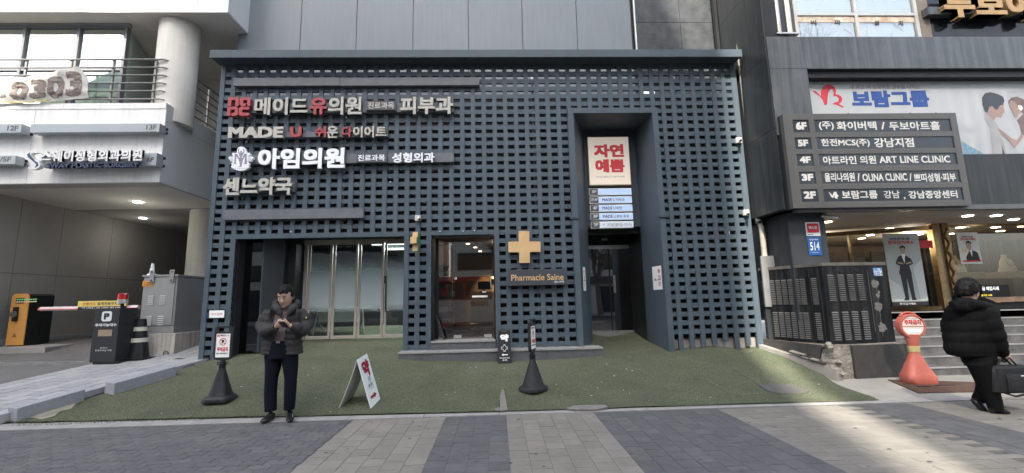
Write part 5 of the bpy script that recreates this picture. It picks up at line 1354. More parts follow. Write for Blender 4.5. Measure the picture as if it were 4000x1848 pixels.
NAMES = [[('(주)', 395, 472, 627, 672), ('화이버텍', 487, 692, 627, 672), ('/', 716, 736, 630, 668), ('두보아트홀', 757, 1020, 627, 672)],
         [('한전MCS(주)', 407, 657, 716, 760), ('강남지점', 680, 885, 712, 760)],
         [('아트라인 의원', 416, 690, 805, 848), ('ART LINE CLINIC', 708, 1072, 806, 840)],
         [('올리나의원', 424, 580, 892, 938), ('/', 594, 606, 895, 935), ('OLINA CLINIC', 620, 850, 896, 934), ('/', 862, 874, 895, 935), ('쁘띠성형·피부', 886, 1102, 894, 938)],
         [('보람그룹', 514, 697, 984, 1026), ('강남', 730, 812, 984, 1024), (',', 834, 842, 1018, 1030), ('강남중앙센터', 858, 1110, 984, 1024)]]
for i, (a, b) in enumerate(zsr):
    p = B('pane', DP, t, xa0, xa1, BDY+.018, BDY+.03, a, b); p2 = B('pane', DP, t, xb0, xb1, BDY+.018, BDY+.03, a, b)
    y0, y1 = win_rows[i]
    ftext(NL[i], zD.rect(lft[i][0]+14, y0+16, lft[i][1]-14, y1-10, BDY+.0165), BDY+.0165, LT, p, bold=.05)
    for s_, u0, u1, v0, v1 in NAMES[i]:
        if s_.startswith('ART'):
            r_ = zD.rect(u0, v0, u1, v1, BDY+.0165); serif(s_, zD, u0, v0, u1, v1, BDY+.0165, LT, p2, bold=.02)
        else: ftext(s_, zD.rect(u0, v0, u1, v1, BDY+.0165), BDY+.0165, LT, p2, bold=.022 if s_ != '강남' else .01)
bm_ = [(447, 990), (460, 998), (468, 1010), (475, 990), (488, 990), (492, 1003), (500, 1010), (492, 1022), (500, 1028), (480, 1022), (478, 1005), (472, 1022), (462, 1016), (455, 1002)]
MB().add([(zD.at(a, b, BDY).x, BDY+.015, zD.at(a, b, BDY).z) for a, b in bm_], [tuple(range(len(bm_)))]).build('butterfly_mark', LT, t, recalc=False)
for v in (547, 868, 1000): 
    c = zD.at(v, 584, 7.9); MB().prism([(-.07, 0), (.01, 0), (.01, .04)], (c.x, 7.9, dz1), FX, FZ, (0, .1, 0)).build('bracket', DS, t)
# pilaster with number signs
px0, px1 = 5.78, 6.52
MB().box(px0, px1, 8.3, 9.6, 1.0, 3.12).build('pilaster', mat('pilaster_metal', (.055, .060, .067), .45, .1, var=.15, vscale=1.6), rb)
B('pilaster_side', DS, rb, px0-.01, px0-.001, 8.31, 9.6, 1.0, 3.11)
z5 = Zm(2880, 820, .2017)
r_ = z5.rect(1328, 240, 1596, 505, 8.29); t = B('security_sticker', WHITE, None, r_[0], r_[1], 8.285, 8.297, r_[2], r_[3]); tag(t, 'red and white sticker 에스원 on the pilaster', 'sticker')
r2 = z5.rect(1352, 262, 1577, 440, 8.283); B('red_field', REDP, t, r2[0], r2[1], 8.281, 8.284, r2[2], r2[3]); ftext('에스원', z5.rect(1383, 312, 1540, 372, 8.279), 8.279, WHITE, t, bold=.04)
ftext('SECOM', z5.rect(1366, 468, 1475, 490, 8.283), 8.283, BLU, t, bold=.03)
r_ = z5.rect(1370, 522, 1626, 880, 8.29); t = B('house_number_plate', mat('number_blue', (.03, .12, .36), .4), None, r_[0], r_[1], 8.285, 8.297, r_[2], r_[3]); tag(t, 'blue house number plate 514 on the pilaster', 'sign')
ftext('강남대로', z5.rect(1395, 560, 1570, 590, 8.283), 8.283, WHITE, t, bold=.02); ftext('514', z5.rect(1412, 620, 1592, 785, 8.283), 8.283, WHITE, t, bold=.02); ftext('Gangnam-daero', z5.rect(1445, 815, 1585, 835, 8.283), 8.283, WHITE, t)
c = z5.at(1750, 130, 8.2); t = thing('security_camera', 'white bullet camera beside the shop ceiling light', 'camera', c); MB().tube([c+Vector((-.08, .05, .03)), c+Vector((.16, -.06, -.05))], .04, 12).build('housing', ALU, t, smooth=True); MB().tube([c, c+Vector((0, .1, .12))], .015, 6).build('arm', ALU, t)
# curved grey panel beside the lattice
MB().prism([(0, 0), (.42, 0), (.42, 1.05), (0, 1.05)], (5.50, 8.85, 1.25), (1, 0, 0), (0, 0, 1), (0, .05, 0)).build('grey_panel', mat('plain_grey_metal', (.20, .205, .21), .45, .2, var=.1), rb, bevel=.01)
B('panel_support', DS, rb, 5.52, 5.92, 8.9, 8.95, .4, 1.26)
MB().tube([(5.93, 8.80, .75), (5.96, 8.80, 1.75)], .018, 6).build('pale_rod', WHITEP, rb)
# ---- steps
SM = mat('step_steel', (.22, .21, .20), .35, .55, var=.35, vscale=4, streak=.1); SN = mat('step_nosing', (.60, .60, .58), .3, .6)
t = thing('shop_steps', 'steel grey steps leading up to the jewellery shop', 'steps', (10, 8.5, 0))
for i in range(7):
    y = 7.78+i*.3; zt_ = .15*(i+1)
    MB().box(7.29, 15, y, y+.305, zt_-.15+(.0 if i else -.04), zt_-.006).build('riser', SM, t)
    MB().box(7.29, 15, y-.012, y+.3, zt_-.0055, zt_).build('tread', SM, t); MB().box(7.29, 15, y-.018, y+.03, zt_-.02, zt_+.002).build('nosing', SN, t)
MB().box(6.3, 15, 9.58, 14.5, .9, 1.05).build('landing', mat('landing_floor', (.16, .13, .10), .4), rb)
# ---- shop: ceiling, walls, glazing
SCZ = 3.06
CEIL = mat('shop_plaster', (.34, .31, .27), .7); TAN = mat('tan_wall', (.17, .135, .11), .7)
B('shop_ceiling', CEIL, rb, 6.5, 15, 8.12, 14.5, SCZ, SCZ+.05); B('shop_back', TAN, rb, 6.2, 15, 14.3, 14.5, 1.05, SCZ); B('shop_side', TAN, rb, 15, 15.1, 8, 14.5, 0, SCZ); B('shop_left', BLACKW, rb, 6.3, 6.35, 9.6, 14.5, 1.0, SCZ)
zS = Zm(3200, 800, .378)
pX = zS.at(1215, 600, 9.75).x
gp = B('gold_post', GOLD, rb, pX-.05, pX+.07, 9.68, 9.82, 1.05, SCZ); B('gold_post', GOLD, rb, pX+.18, pX+.32, 9.66, 9.82, 1.05, SCZ)
B('post_panel', mat('tan_post', (.33, .25, .19), .5), rb, pX+.07, pX+.18, 9.72, 9.8, 1.05, SCZ)
# ornament on the right post
om = MB(); pts = [(pX+.25+.04*math.sin(k*1.3), 9.64, 1.15+k*.07) for k in range(27)]
om.tube(pts, .022, 6)
for k in range(0, 27, 3): om.ball(pts[k], .035, .02, .03, 8)
om.build('carved_ornament', mat('copper_ornament', (.42, .27, .16), .4, .5, var=.3, vscale=14), rb, smooth=True)
SG = glass('shop_glass', (.88, .87, .82), .045)
MB().add([(6.45, 11.6, 1.05), (pX, 9.75, 1.05), (pX, 9.75, SCZ-.1), (6.45, 11.6, SCZ-.1)], [(0, 1, 2, 3)]).build('angled_pane', SG, rb, recalc=False)
for z0_, z1_ in ((1.05, 1.15), (SCZ-.14, SCZ-.04)): MB().hexa([(6.45, 11.57, z0_), (pX, 9.72, z0_), (pX, 9.80, z0_), (6.45, 11.65, z0_)], [(6.45, 11.57, z1_), (pX, 9.72, z1_), (pX, 9.80, z1_), (6.45, 11.65, z1_)]).build('door_rail', GOLD, rb)
for u in (.28, .31, .62): 
    p = Vector((6.45, 11.6, 0)).lerp(Vector((pX, 9.75, 0)), u); B('stile', GOLD, rb, p.x-.02, p.x+.02, p.y-.03, p.y+.03, 1.1, SCZ-.1)
B('dark_door', BLACKP, rb, 6.4, 7.0, 11.9, 11.95, 1.05, 2.6)
gx = pX+.33
B('window_pane', SG, rb, gx, 15, 9.74, 9.75, 1.33, SCZ-.08); B('window_sill', mat('marble_sill', (.30, .20, .14), .3, var=.3, vscale=8), rb, gx, 15, 9.62, 9.84, 1.22, 1.33); B('window_base', BLACKP, rb, gx, 15, 9.7, 9.84, 1.05, 1.22)
B('window_head', GOLD, rb, gx, 15, 9.70, 9.8, SCZ-.08, SCZ-.03)
# dim back fittings
for k in range(6): B('curtain_panel', mat('dark_drape', (.035, .033, .03), .7), rb, 10.3+k*.72, 10.3+k*.72+.5, 13.2, 13.25, 1.05, 2.75)
B('light_cove', emis('warm_cove', (1, .6, .28), .5), rb, 7.4, 9.8, 13.5, 13.54, 2.5, 2.56)
B('display_backing', mat('dark_backing', (.030, .028, .026), .5), rb, gx+.1, 14.9, 11.0, 11.05, 1.05, 2.80)
for k in range(14): B('backing_slat', mat('bronze_slat', (.075, .06, .045), .45), rb, gx+.2+k*.42, gx+.27+k*.42, 10.96, 11.0, 1.05, 2.80)
# downlights
CW_, WW_ = emis('cool_spot', (1, .97, .9), 6), emis('warm_spot', (1, .74, .45), 5)
for (q, wm) in (((85, 180), 1), ((727, 248), 0), ((1092, 244), 0), ((527, 315), 0), ((1033, 306), 0), ((440, 350), 1), ((1535, 117), 0), ((1830, 114), 0), ((2010, 154), 0), ((1462, 237), 0), ((1825, 235), 0), ((1352, 303), 0), ((1872, 273), 1), ((2100, 225), 1)):
    c = zS.gz(*q, SCZ-.01)
    if c.y > 14.2 or c.y < 8: continue
    o = MB().tube([(c.x, c.y, SCZ-.012), (c.x, c.y, SCZ-.002)], .085, 16).build('downlight', WW_ if wm else CW_, None)
    tag(o, ['white round downlight in the jewellery shop ceiling', 'warm round downlight in the jewellery shop ceiling'][wm], 'ceiling light', 'downlights in the jewellery shop ceiling')
for x, y in ((8.6, 11.3), (11.2, 11.3)):
    pl_ = bpy.data.lights.new('shop_downlight', 'POINT'); pl_.energy = 22; pl_.color = (1, .85, .66); pl_.shadow_soft_size = .12
    po_ = bpy.data.objects.new('shop_downlight', pl_); COL.objects.link(po_); po_.location = (x, y, 2.85)
# posters
t = thing('standing_poster', 'tall poster of a man in a dark suit standing, in front of the shop glass', 'poster', zS.at(910, 1000, 9.7))
PY = 9.62; PAP = mat('poster_paper', (.42, .47, .47), .5, var=.03)
def pq(pts, m, nm, dy, Y=PY, par=None, z=zS): return MB().add([(z.at(a, b, Y).x, Y-dy, z.at(a, b, Y).z) for a, b in pts], [tuple(range(len(pts)))]).build(nm, m, par or t, recalc=False)
a = [zS.at(*p, PY) for p in ((755, 1005), (1128, 1000), (1030, 300), (680, 300))]
xc_ = (a[0].x+a[1].x)/2; hw_ = (a[1].x-a[0].x)/2
sh_ = lambda u, v: (a[0].x+(a[1].x-a[0].x)*u, a[0].z+(a[3].z-a[0].z)*v)
x0_, x1_, z0_, z1_ = a[0].x, a[1].x, a[0].z, a[3].z
B('sheet', PAP, t, x0_, x1_, PY, PY+.01, z0_, z1_); B('footer', DARKP, t, x0_, x1_, PY-.002, PY+.011, z0_-.09, z0_-.001)
SUIT = mat('print_suit', (.035, .038, .045), .6); PSK = mat('poster_skin', (.40, .30, .25), .6)
def pp2(pts, m, nm, dy, par=t, bx_=(x0_, x1_, z0_, z1_), Y=PY): return MB().add([(bx_[0]+(bx_[1]-bx_[0])*u, Y-dy, bx_[2]+(bx_[3]-bx_[2])*v) for u, v in pts], [tuple(range(len(pts)))]).build(nm, m, par, recalc=False)
pp2([(0, .34), (.28, .24), (.42, .02), (0, .02)], mat('poster_light', (.56, .60, .60), .5), 'light_patch', .001); pp2([(.72, .5), (1, .62), (1, .02), (.8, .02)], mat('poster_light', (.5, .5, .5)), 'light_patch', .001)
pp2([(.36, .66), (.28, .60), (.25, .55), (.36, .52), (.30, .40), (.66, .40), (.62, .52), (.74, .55), (.70, .62), (.60, .66), (.48, .69)], SUIT, 'jacket', .003)
pp2([(.33, .41), (.38, .05), (.48, .05), (.50, .34), (.56, .05), (.66, .05), (.65, .41)], SUIT, 'trousers', .002)
pp2([(.33, .02), (.48, .02), (.48, .06), (.38, .06)], DARKP, 'shoe', .003); pp2([(.55, .02), (.70, .02), (.66, .06), (.56, .06)], DARKP, 'shoe', .003)
pp2([(.44, .69), (.50, .55), (.55, .69), (.50, .71)], WHITE, 'shirt', .004)
pp2([(.43, .77), (.43, .72), (.47, .695), (.52, .695), (.56, .72), (.57, .77), (.50, .80)], PSK, 'face', .005); pp2([(.415, .75), (.42, .80), (.50, .825), (.58, .80), (.575, .75), (.55, .785), (.45, .785)], DARKP, 'hair', .006)
pp2([(.30, .56), (.46, .54), (.46, .56), (.32, .58)], PSK, 'hand', .005); pp2([(.54, .54), (.70, .56), (.68, .58), (.54, .56)], PSK, 'hand', .005)
bxp = (x0_, x1_, z0_, z1_)
ftext('대한민국1등', (x0_+.18*(x1_-x0_), x0_+.75*(x1_-x0_), z0_+.90*(z1_-z0_), z0_+.94*(z1_-z0_)), PY-.004, DARKP, t, bold=.02); ftext('한국금거래소', (x0_+.12*(x1_-x0_), x0_+.85*(x1_-x0_), z0_+.84*(z1_-z0_), z0_+.89*(z1_-z0_)), PY-.004, REDP, t, bold=.03)
ftext('한국금거래소', (x0_+.2*(x1_-x0_), x0_+.65*(x1_-x0_), z0_-.07, z0_-.02), PY-.004, WHITE, t, bold=.02)
t2 = thing('window_poster', 'smaller poster of a man holding a gold bar, hung in the shop window', 'poster', zS.at(1550, 450, 9.7))
QY = 9.66; c4 = [zS.at(*p, QY) for p in ((1470, 615), (1690, 615), (1630, 288), (1412, 288))]
b2 = (c4[0].x, c4[1].x, c4[0].z, c4[3].z)
B('sheet', mat('poster_paper_bright', (.60, .63, .63), .5), t2, b2[0], b2[1], QY, QY+.006, b2[2], b2[3])
for pts, m, nm, dy in (([(.28, .08), (.28, .22), (.48, .42), (.60, .45), (.85, .36), (.92, .08)], SUIT, 'jacket', .002), ([(.5, .42), (.62, .45), (.56, .22)], WHITE, 'shirt', .003), ([(.38, .60), (.38, .50), (.46, .43), (.56, .44), (.60, .52), (.60, .62), (.5, .68)], PSK, 'face', .003), ([(.36, .60), (.38, .70), (.5, .74), (.62, .69), (.62, .60), (.56, .66), (.42, .66)], DARKP, 'hair', .004), ([(.15, .36), (.32, .36), (.32, .47), (.15, .47)], G1, 'gold_bar', .004), ([(.1, .07), (.95, .07), (.95, .11), (.1, .12)], REDP, 'ribbon', .005)):
    pp2(pts, m, nm, dy, t2, b2, QY)
ftext('대한민국1등', (b2[0]+.2*(b2[1]-b2[0]), b2[0]+.75*(b2[1]-b2[0]), b2[2]+.83*(b2[3]-b2[2]), b2[2]+.89*(b2[3]-b2[2])), QY-.003, DARKP, t2, bold=.02); ftext('한국금거래소', (b2[0]+.14*(b2[1]-b2[0]), b2[0]+.88*(b2[1]-b2[0]), b2[2]+.75*(b2[3]-b2[2]), b2[2]+.82*(b2[3]-b2[2])), QY-.003, REDP, t2, bold=.03)
# red wall sticker in shop glass
r_ = zS.rect(915, 370, 1165, 450, 9.72); o = B('red_sticker', REDP, None, r_[0], r_[1], 9.70, 9.704, r_[2], r_[3]); tag(o, 'red slogan sticker on the shop glass beside the standing poster', 'sticker')
# gold price display
r_ = zS.rect(1665, 830, 1880, 1020, 9.72); t = B('price_display', mat('display_black', (.01, .01, .012), .3), None, r_[0], r_[1]+.15, 9.66, 9.70, r_[2], r_[3]); tag(t, 'black gold price display at the foot of the shop window', 'screen')
ftext('금 매입시세', zS.rect(1682, 845, 1855, 885, 9.655), 9.655, emis('sign_white', (.8, .85, .85), .3), t, bold=.02); ftext('000원', zS.rect(1740, 962, 1872, 1008, 9.655), 9.655, emis('led_orange', (1, .4, .1), .5), t, bold=.02)
ftext('실시간 시세', zS.rect(1675, 925, 1785, 945, 9.655), 9.655, emis('sign_yellow', (.9, .75, .1), .3), t, bold=.01)
# display plinths and necklace busts
BU = mat('bust_cream', (.50, .46, .36), .6)
for k, (u, v) in enumerate(((1450, 700), (1975, 690), (2280, 690))):
    c = zS.at(u, v, 10.2); t = thing('necklace_bust', ['cream necklace bust just right of the gold post', 'cream necklace bust in the middle of the shop window', 'cream necklace bust at the right end of the shop window'][k], 'display bust', (c.x, 10.2, c.z), 'necklace busts in the shop window')
    MB().loft([((c.x, 10.25, c.z), .24, .10), ((c.x, 10.24, c.z+.12), .20, .09), ((c.x, 10.26, c.z+.27), .15, .06), ((c.x, 10.28, c.z+.34), .06, .05), ((c.x, 10.28, c.z+.42), .055, .05)], 18).build('bust', BU, t, smooth=True)
    MB().tube([(c.x+.09*math.cos(a_), 10.16, c.z+.24+.10*math.sin(a_)) for a_ in [R(180+i*18) for i in range(11)]], .006, 5).build('necklace', GOLD, t)
    B('plinth', mat('plinth_olive', (.22, .21, .14), .5), t, c.x-.33, c.x+.42, 10.02, 10.5, c.z-.16, c.z-.001); B('plinth_stand', mat('plinth_dark', (.1, .09, .07), .5), t, c.x-.1, c.x+.15, 10.1, 10.4, 1.33, c.z-.16)

# ================================================================ black transformer cabinet on broken plinth
t = thing('transformer_cabinet', 'black louvred transformer cabinet TR 322-3 beside the lattice', 'cabinet', (6.4, 8.4, .6))
TB = mat('transformer_black', (.009, .0095, .0105), .45, spec=.12, var=.3, vscale=4, streak=-.05)
P0, P1, P2 = Vector((5.97, 7.80, 0)), Vector((7.27, 7.92, 0)), Vector((5.56, 9.05, 0)); P3 = P1+(P2-P0)
z0_, z1_ = .60, 2.0
MB().hexa([p+FZ*z0_ for p in (P0, P1, P3, P2)], [p+FZ*z1_ for p in (P0, P1, P3, P2)]).build('body', TB, t)
c_ = (P0+P3)/2; ex = lambda p, k: c_+(p-c_)*k
MB().hexa([ex(p, 1.02)+FZ*z1_ for p in (P0, P1, P3, P2)], [ex(p, 1.02)+FZ*(z1_+.06) for p in (P0, P1, P3, P2)]).build('lid', mat('dusty_lid', (.10, .095, .088), .6, var=.3, vscale=6), t)
LV = mat('louvre_metal', (.13, .13, .13), .35, .3, var=.2, vscale=8)
def louvres(A, Bq, z0, z1, n, nm='louvre_column'):
    U = (Bq-A); wd = U.length; U.normalize(); N = U.cross(FZ); mb = MB(); st = (z1-z0)/n
    for k in range(n):
        z = z0+k*st
        a, b = A+FZ*z, Bq+FZ*z; h = st*.62
        mb.add([a+N*.024, b+N*.024, b+FZ*h+N*.001, a+FZ*h+N*.001, a+N*.001, b+N*.001], [(0, 1, 2, 3), (4, 5, 1, 0), (4, 0, 3), (1, 5, 2)])
    return mb.build(nm, LV, t, recalc=False)
z9 = Zm(2880, 980, .4706)
F = lambda u: P0+(P1-P0)*u; G_ = lambda u: P0+(P2-P0)*u
for u in (.06, .215, .365, .52):
    louvres(F(u), F(u+.095), 1.36, 1.85, 14); louvres(F(u), F(u+.095), .66, 1.18, 13)
for u0 in (.10, .27, .36, .46, .56, .66, .76, .91):
    louvres(G_(u0+.075), G_(u0), 1.30, 1.80, 14); louvres(G_(u0+.075), G_(u0), .66, 1.16, 14)
for u in (.2, .88, .06):
    a_ = G_(u); N = (P0-P2).normalized().cross(FZ); MB().tube([a_+FZ*.62+N*.008, a_+FZ*1.96+N*.008], .006, 4).build('panel_seam', BLACKW, t)
for u, z in ((.28, 1.88), (.52, 1.90)): MB().tube([F(u)+Vector((0, -.02, z)), F(u)+Vector((0, .01, z))], .022, 8).build('lock', BLACKP, t)
a_ = F(.80); U = (P1-P0).normalized(); N = U.cross(FZ)
s = MB().quad(a_+FZ*1.80+N*.004, a_+U*.185+FZ*1.80+N*.004, a_+U*.185+FZ*1.95+N*.004, a_+FZ*1.95+N*.004).build('number_sticker', mat('sticker_blue', (.10, .25, .5), .5), t, recalc=False)
MB().quad(a_+U*.05+FZ*1.81+N*.005, a_+U*.177+FZ*1.81+N*.005, a_+U*.177+FZ*1.895+N*.005, a_+U*.05+FZ*1.895+N*.005).build('white_field', WHITE, s, recalc=False)
text('322-3', a_+U*.055+FZ*1.82+N*.007, U, FZ, .115, .065, BLU, s, bold=.03); text('TR', a_+U*.085+FZ*1.905+N*.006, U, FZ, .06, .035, WHITE, s, bold=.03); text('역삼', a_+U*.008+FZ*1.83+N*.006, U, FZ, .035, .09, WHITE, s)
# peeled glue spots
dm = mat('glue_stain', (.15, .145, .135), .8, var=.35, vscale=30); rg = random.Random(6)
for (u, z, r1) in ((.80, 1.66, .075), (.82, 1.44, .04), (.80, 1.23, .08), (.82, .86, .085), (.845, 1.50, .025)):
    pts = []
    for k in range(18):
        rr = r1*(1+.25*rg.uniform(-1, 1)); pts.append(F(u)+U*rr*math.cos(k/18*6.283)+FZ*(z+rr*math.sin(k/18*6.283))+N*.003)
    MB().add(pts, [tuple(range(18))]).build('glue_stain', dm, t, recalc=False)
for u, a1, a2 in ((.81, 1.6, .7), (.70, 1.9, .8), (.56, 1.2, .65)): MB().quad(F(u)+FZ*a2+N*.0025, F(u+.006)+FZ*a2+N*.0025, F(u+.008)+FZ*a1+N*.0025, F(u+.002)+FZ*a1+N*.0025).build('drip_stain', dm, t, recalc=False)
# plinth: dark slabs, one broken, concrete core
pt = thing('broken_plinth', 'broken concrete plinth with dark stone facing under the transformer cabinet', 'plinth', (6.4, 8.4, 0))
RB = mat('rubble_concrete', (.27, .25, .22), .9, var=.25, vscale=9, bump=1.0, bscale=30, bdist=.03, streak=.15)
Q0, Q1, Q2 = Vector((5.92, 7.70, 0)), Vector((7.29, 7.82, 0)), Vector((5.48, 9.08, 0)); Q3 = Q1+(Q2-Q0)
def rock(mb, pts0, pts1, seed):
    pass
core = MB().hexa([p+Vector((0, 0, -.05)) for p in (Q0, Q1, Q3, Q2)], [p+FZ*.585 for p in (Q0, Q1, Q3, Q2)]).build('core', RB, pt)
bm = bmesh.new(); bm.from_mesh(core.data); bmesh.ops.subdivide_edges(bm, edges=bm.edges, cuts=12, use_grid_fill=True)
for v in bm.verts:
    n_ = noise.noise(v.co*7)*.03+noise.noise(v.co*19)*.012; w_ = v.co+ORG[core.name]
    if w_.z < .57: v.co += Vector((n_-.012, n_-.0, 0))
    else: v.co.z += n_*.3
bm.to_mesh(core.data); bm.free()
SLB = mat('dark_stone_facing', (.05, .048, .046), .45, var=.2, vscale=5)
U = (Q1-Q0).normalized(); N = U.cross(FZ)
a, b = Q0+U*.33, Q1
MB().hexa([a+N*.045+FZ*-.02, b+N*.045+FZ*-.02, b+N*.0+FZ*-.02, a+FZ*-.02], [a+N*.045+FZ*.575, b+N*.045+FZ*.575, b+FZ*.575, a+FZ*.575]).build('facing_slab', SLB, pt, bevel=.004)
MB().hexa([b+N*.05, Vector((7.38, 7.76, 0)), Vector((7.38, 8.2, 0)), b+Vector((0, .4, 0))], [b+N*.05+FZ*.57, Vector((7.38, 7.76, .57)), Vector((7.38, 8.2, .57)), b+Vector((0, .4, .57))]).build('facing_slab', SLB, pt)
U2 = (Q2-Q0).normalized(); N2 = Vector((-U2.y, U2.x, 0)); N2 = N2 if N2.x < 0 else -N2
pts = [(.22, .12), (.30, .20), (.24, .36), (.20, .50), (.12, .545), (.10, .575), (1.42, .60), (1.42, .42), (.75, .30)]
MB().add([Q0+U2*p[0]+N2*.05+FZ*p[1] for p in pts]+[Q0+U2*p[0]+N2*.012+FZ*p[1] for p in pts], [tuple(range(9)), tuple(range(17, 8, -1))]+[(i, (i+1) % 9, 9+(i+1) % 9, 9+i) for i in range(9)]).build('broken_slab', SLB, pt)
# low concrete ledge and fragments
lp = [Q0+N2*.14+U2*(-.10), Q0+N2*.14+U2*1.45, Q0+U2*1.45+N2*.0, Q0+U2*(-.10)+N2*.0]
MB().hexa([p+FZ*-.05 for p in lp], [lp[0]+FZ*.20, lp[1]+FZ*.50, lp[2]+FZ*.50, lp[3]+FZ*.20]).build('ledge', mat('ledge_concrete', (.27, .25, .23), .9, var=.15, vscale=6, bump=.5, bscale=70), pt, bevel=.01)
def chunk(p, s, seed, m=RB, nm='stone_fragment', flat_=1):
    mb = MB().ball(p, s, s*.8, s*.6*flat_, 8); rg = random.Random(seed)
    mb.v = [v+Vector((rg.uniform(-1, 1), rg.uniform(-1, 1), rg.uniform(-1, 1)))*s*.25 for v in mb.v]; return mb.build(nm, m, pt)
for k, (u, n_, z, s) in enumerate(((.05, .05, .60, .07), (.12, .03, .57, .05), (.0, .06, .55, .06), (.02, .08, .22, .06), (.12, .09, .24, .05), (-.08, .02, .12, .08), (-.05, -.02, .3, .06))): chunk(Q0+U2*u+N2*n_+FZ*z, s, k)
for k in range(4):
    a = Q0+U2*(.08+.12*k)+N2*(.10)+FZ*(.27+.035*k); MB().hexa([a, a+U2*.28+FZ*.05, a+U2*.28+N2*.08+FZ*.04, a+N2*.08], [v+FZ*.02 for v in (a, a+U2*.28+FZ*.05, a+U2*.28+N2*.08+FZ*.04, a+N2*.08)]).build('loose_slab', [SLB, RB][k % 2], pt)
# ================================================================ free standing signs
BP = mat('black_plastic', (.022, .023, .025), .45, var=.25, vscale=9, bump=.1, bscale=80)
def cone_sign(loc, rz, lab, sign_rz):
    """no parking sign on a weighted pyramid foot; built at the origin"""
    t = bpy.data.objects.new('no_parking_sign', None); COL.objects.link(t); t.empty_display_size = .2
    t['label'] = lab; t['category'] = 'sign stand'; t['group'] = 'black no parking stands on the turf'; ORG[t.name] = Vector((0, 0, 0))
    rg_ = lambda z, r, p=.35: (Vector((0, 0, z)), r, r*.92, None, None, p)
    MB().loft([rg_(0, .185, .5), rg_(.012, .195, .5), rg_(.055, .195, .5), rg_(.075, .18, .5), rg_(.09, .15, .5)], 32).build('foot', BP, t, smooth=True)
    MB().loft([rg_(.08, .150, .5), rg_(.12, .136, .5), rg_(.46, .042, .6), rg_(.49, .040, .8)], 24).build('pyramid', BP, t, smooth=True)
    MB().tube([(0, 0, .48), (0, 0, .50), (0, 0, .503), (0, 0, .52), (0, 0, .523), (0, 0, .545), (0, 0, .548), (0, 0, .58)], [.045, .05, .042, .052, .042, .05, .04, .036], 16).build('threaded_neck', BP, t)
    Rm = Matrix.Rotation(sign_rz, 3, 'Z'); U = Rm @ Vector((1, 0, 0)); N = U.cross(FZ)
    for s in (-1, 1): MB().tube([Vector((0, 0, .52))+U*s*.05, Vector((0, 0, .535))+U*s*.085, Vector((0, 0, .555))+U*s*.085, Vector((0, 0, .56))+U*s*.05], .008, 6).build('clip_ring', BP, t)
    w, h = .29, .50; zc = .58+h/2+.01
    outer = rrect(w, h, .055); hole = rrect(.15, .034, .015)
    # board: body below the handle, handle bars round the slot
    body = [p for p in outer if p[1] < .16]; 
    poly = [(-w/2, .165)]+[p for p in rrect(w, h, .075) if p[1] < .165 and p[0] <= 0]+[p for p in rrect(w, h, .075) if p[1] < .165 and p[0] > 0]+[(w/2, .165)]
    mb = MB(); O = Vector((0, 0, zc))+N*.02; dpt = -N*.04
    mb.prism(poly, O, U, FZ, dpt)
    mb.prism([(-w/2, .165), (-w/2, .20), (-w/2+.012, .235), (-w/2+.045, h/2), (-.075, h/2), (-.085, .225), (-.085, .165)], O, U, FZ, dpt)
    mb.prism([(w/2, .165), (w/2, .20), (w/2-.012, .235), (w/2-.045, h/2), (.075, h/2), (.085, .225), (.085, .165)][::-1], O, U, FZ, dpt)
    mb.prism([(-.0751, .222), (.0751, .222), (.0751, h/2), (-.0751, h/2)], O, U, FZ, dpt)
    mb.build('board', BP, t)
    MB().prism(rrect(.05, .06, .01), Vector((0, 0, .585))+N*.015, U, FZ, -N*.03).build('socket', BP, t)
    for s in (1, -1):
        Ns, Us = N*s, U*s; F0 = Vector((0, 0, zc-.035))+Ns*.0205
        sh = MB().prism(rrect(.215, .345, .006), F0, Us, FZ, Ns*.002).build('notice_face', WHITE, t)
        P = lambda u, v: F0+Ns*.003+Us*u+FZ*v
        def tx(b, u0, u1, v0, v1, m, **k): text(b, P(u0, v0), Us, FZ, u1-u0, v1-v0, m, sh, **k)
        lg = MB()
        for i_, j_ in ((0, 0), (1, 0), (0, 1), (1, 1)): lg.add([P(-.098+i_*.022, .128+j_*.018), P(-.098+i_*.022+.02, .128+j_*.018), P(-.098+i_*.022+.02, .128+j_*.018+.016), P(-.098+i_*.022, .128+j_*.018+.016)], [(0, 1, 2, 3)])
        lg.build('logo', REDP, sh, recalc=False)
        tx('메이드', -.045, .05, .132, .160, DARKP, bold=.03); tx('유', .066, .092, .132, .158, REDP, bold=.03)
        ri = MB(); n = 28; r0, r1 = .044, .055; cz_ = .055
        for k in range(n):
            a0, a1 = 6.2832*k/n, 6.2832*(k+1)/n
            ri.add([P(r0*math.cos(a0), cz_+r0*math.sin(a0)), P(r1*math.cos(a0), cz_+r1*math.sin(a0)), P(r1*math.cos(a1), cz_+r1*math.sin(a1)), P(r0*math.cos(a1), cz_+r0*math.sin(a1))], [(0, 1, 2, 3)])
        q = Ns*.001; ri.add([P(-.036, cz_+.028)+q, P(-.028, cz_+.036)+q, P(.036, cz_-.028)+q, P(.028, cz_-.036)+q], [(0, 3, 2, 1)])
        ri.build('prohibition_ring', REDP, sh, recalc=False)
        tx('P', -.018, .022, cz_-.028, cz_+.030, DARKP, bold=.06)
        tx('주차금지', -.085, .085, -.088, -.022, REDP, bold=.045); tx('협조 부탁드립니다', -.09, .09, -.128, -.104, DARKP, bold=.03)
    t.location = loc; t.rotation_euler = (0, 0, rz)
    return t
pL = gs(545*1.5528, 1012*1.5528); pL = Vector((-4.12, 6.85, 0)); pL.z = turf_z(pL.x, pL.y)
cone_sign(pL, 0, 'black no parking stand at the left corner of the lattice, face to the street', R(-6))
pC = Vector((.53, 6.95, 0)); pC.z = turf_z(pC.x, pC.y)
cone_sign(pC, R(42), 'black no parking stand in the middle of the turf, seen edge on', R(26))
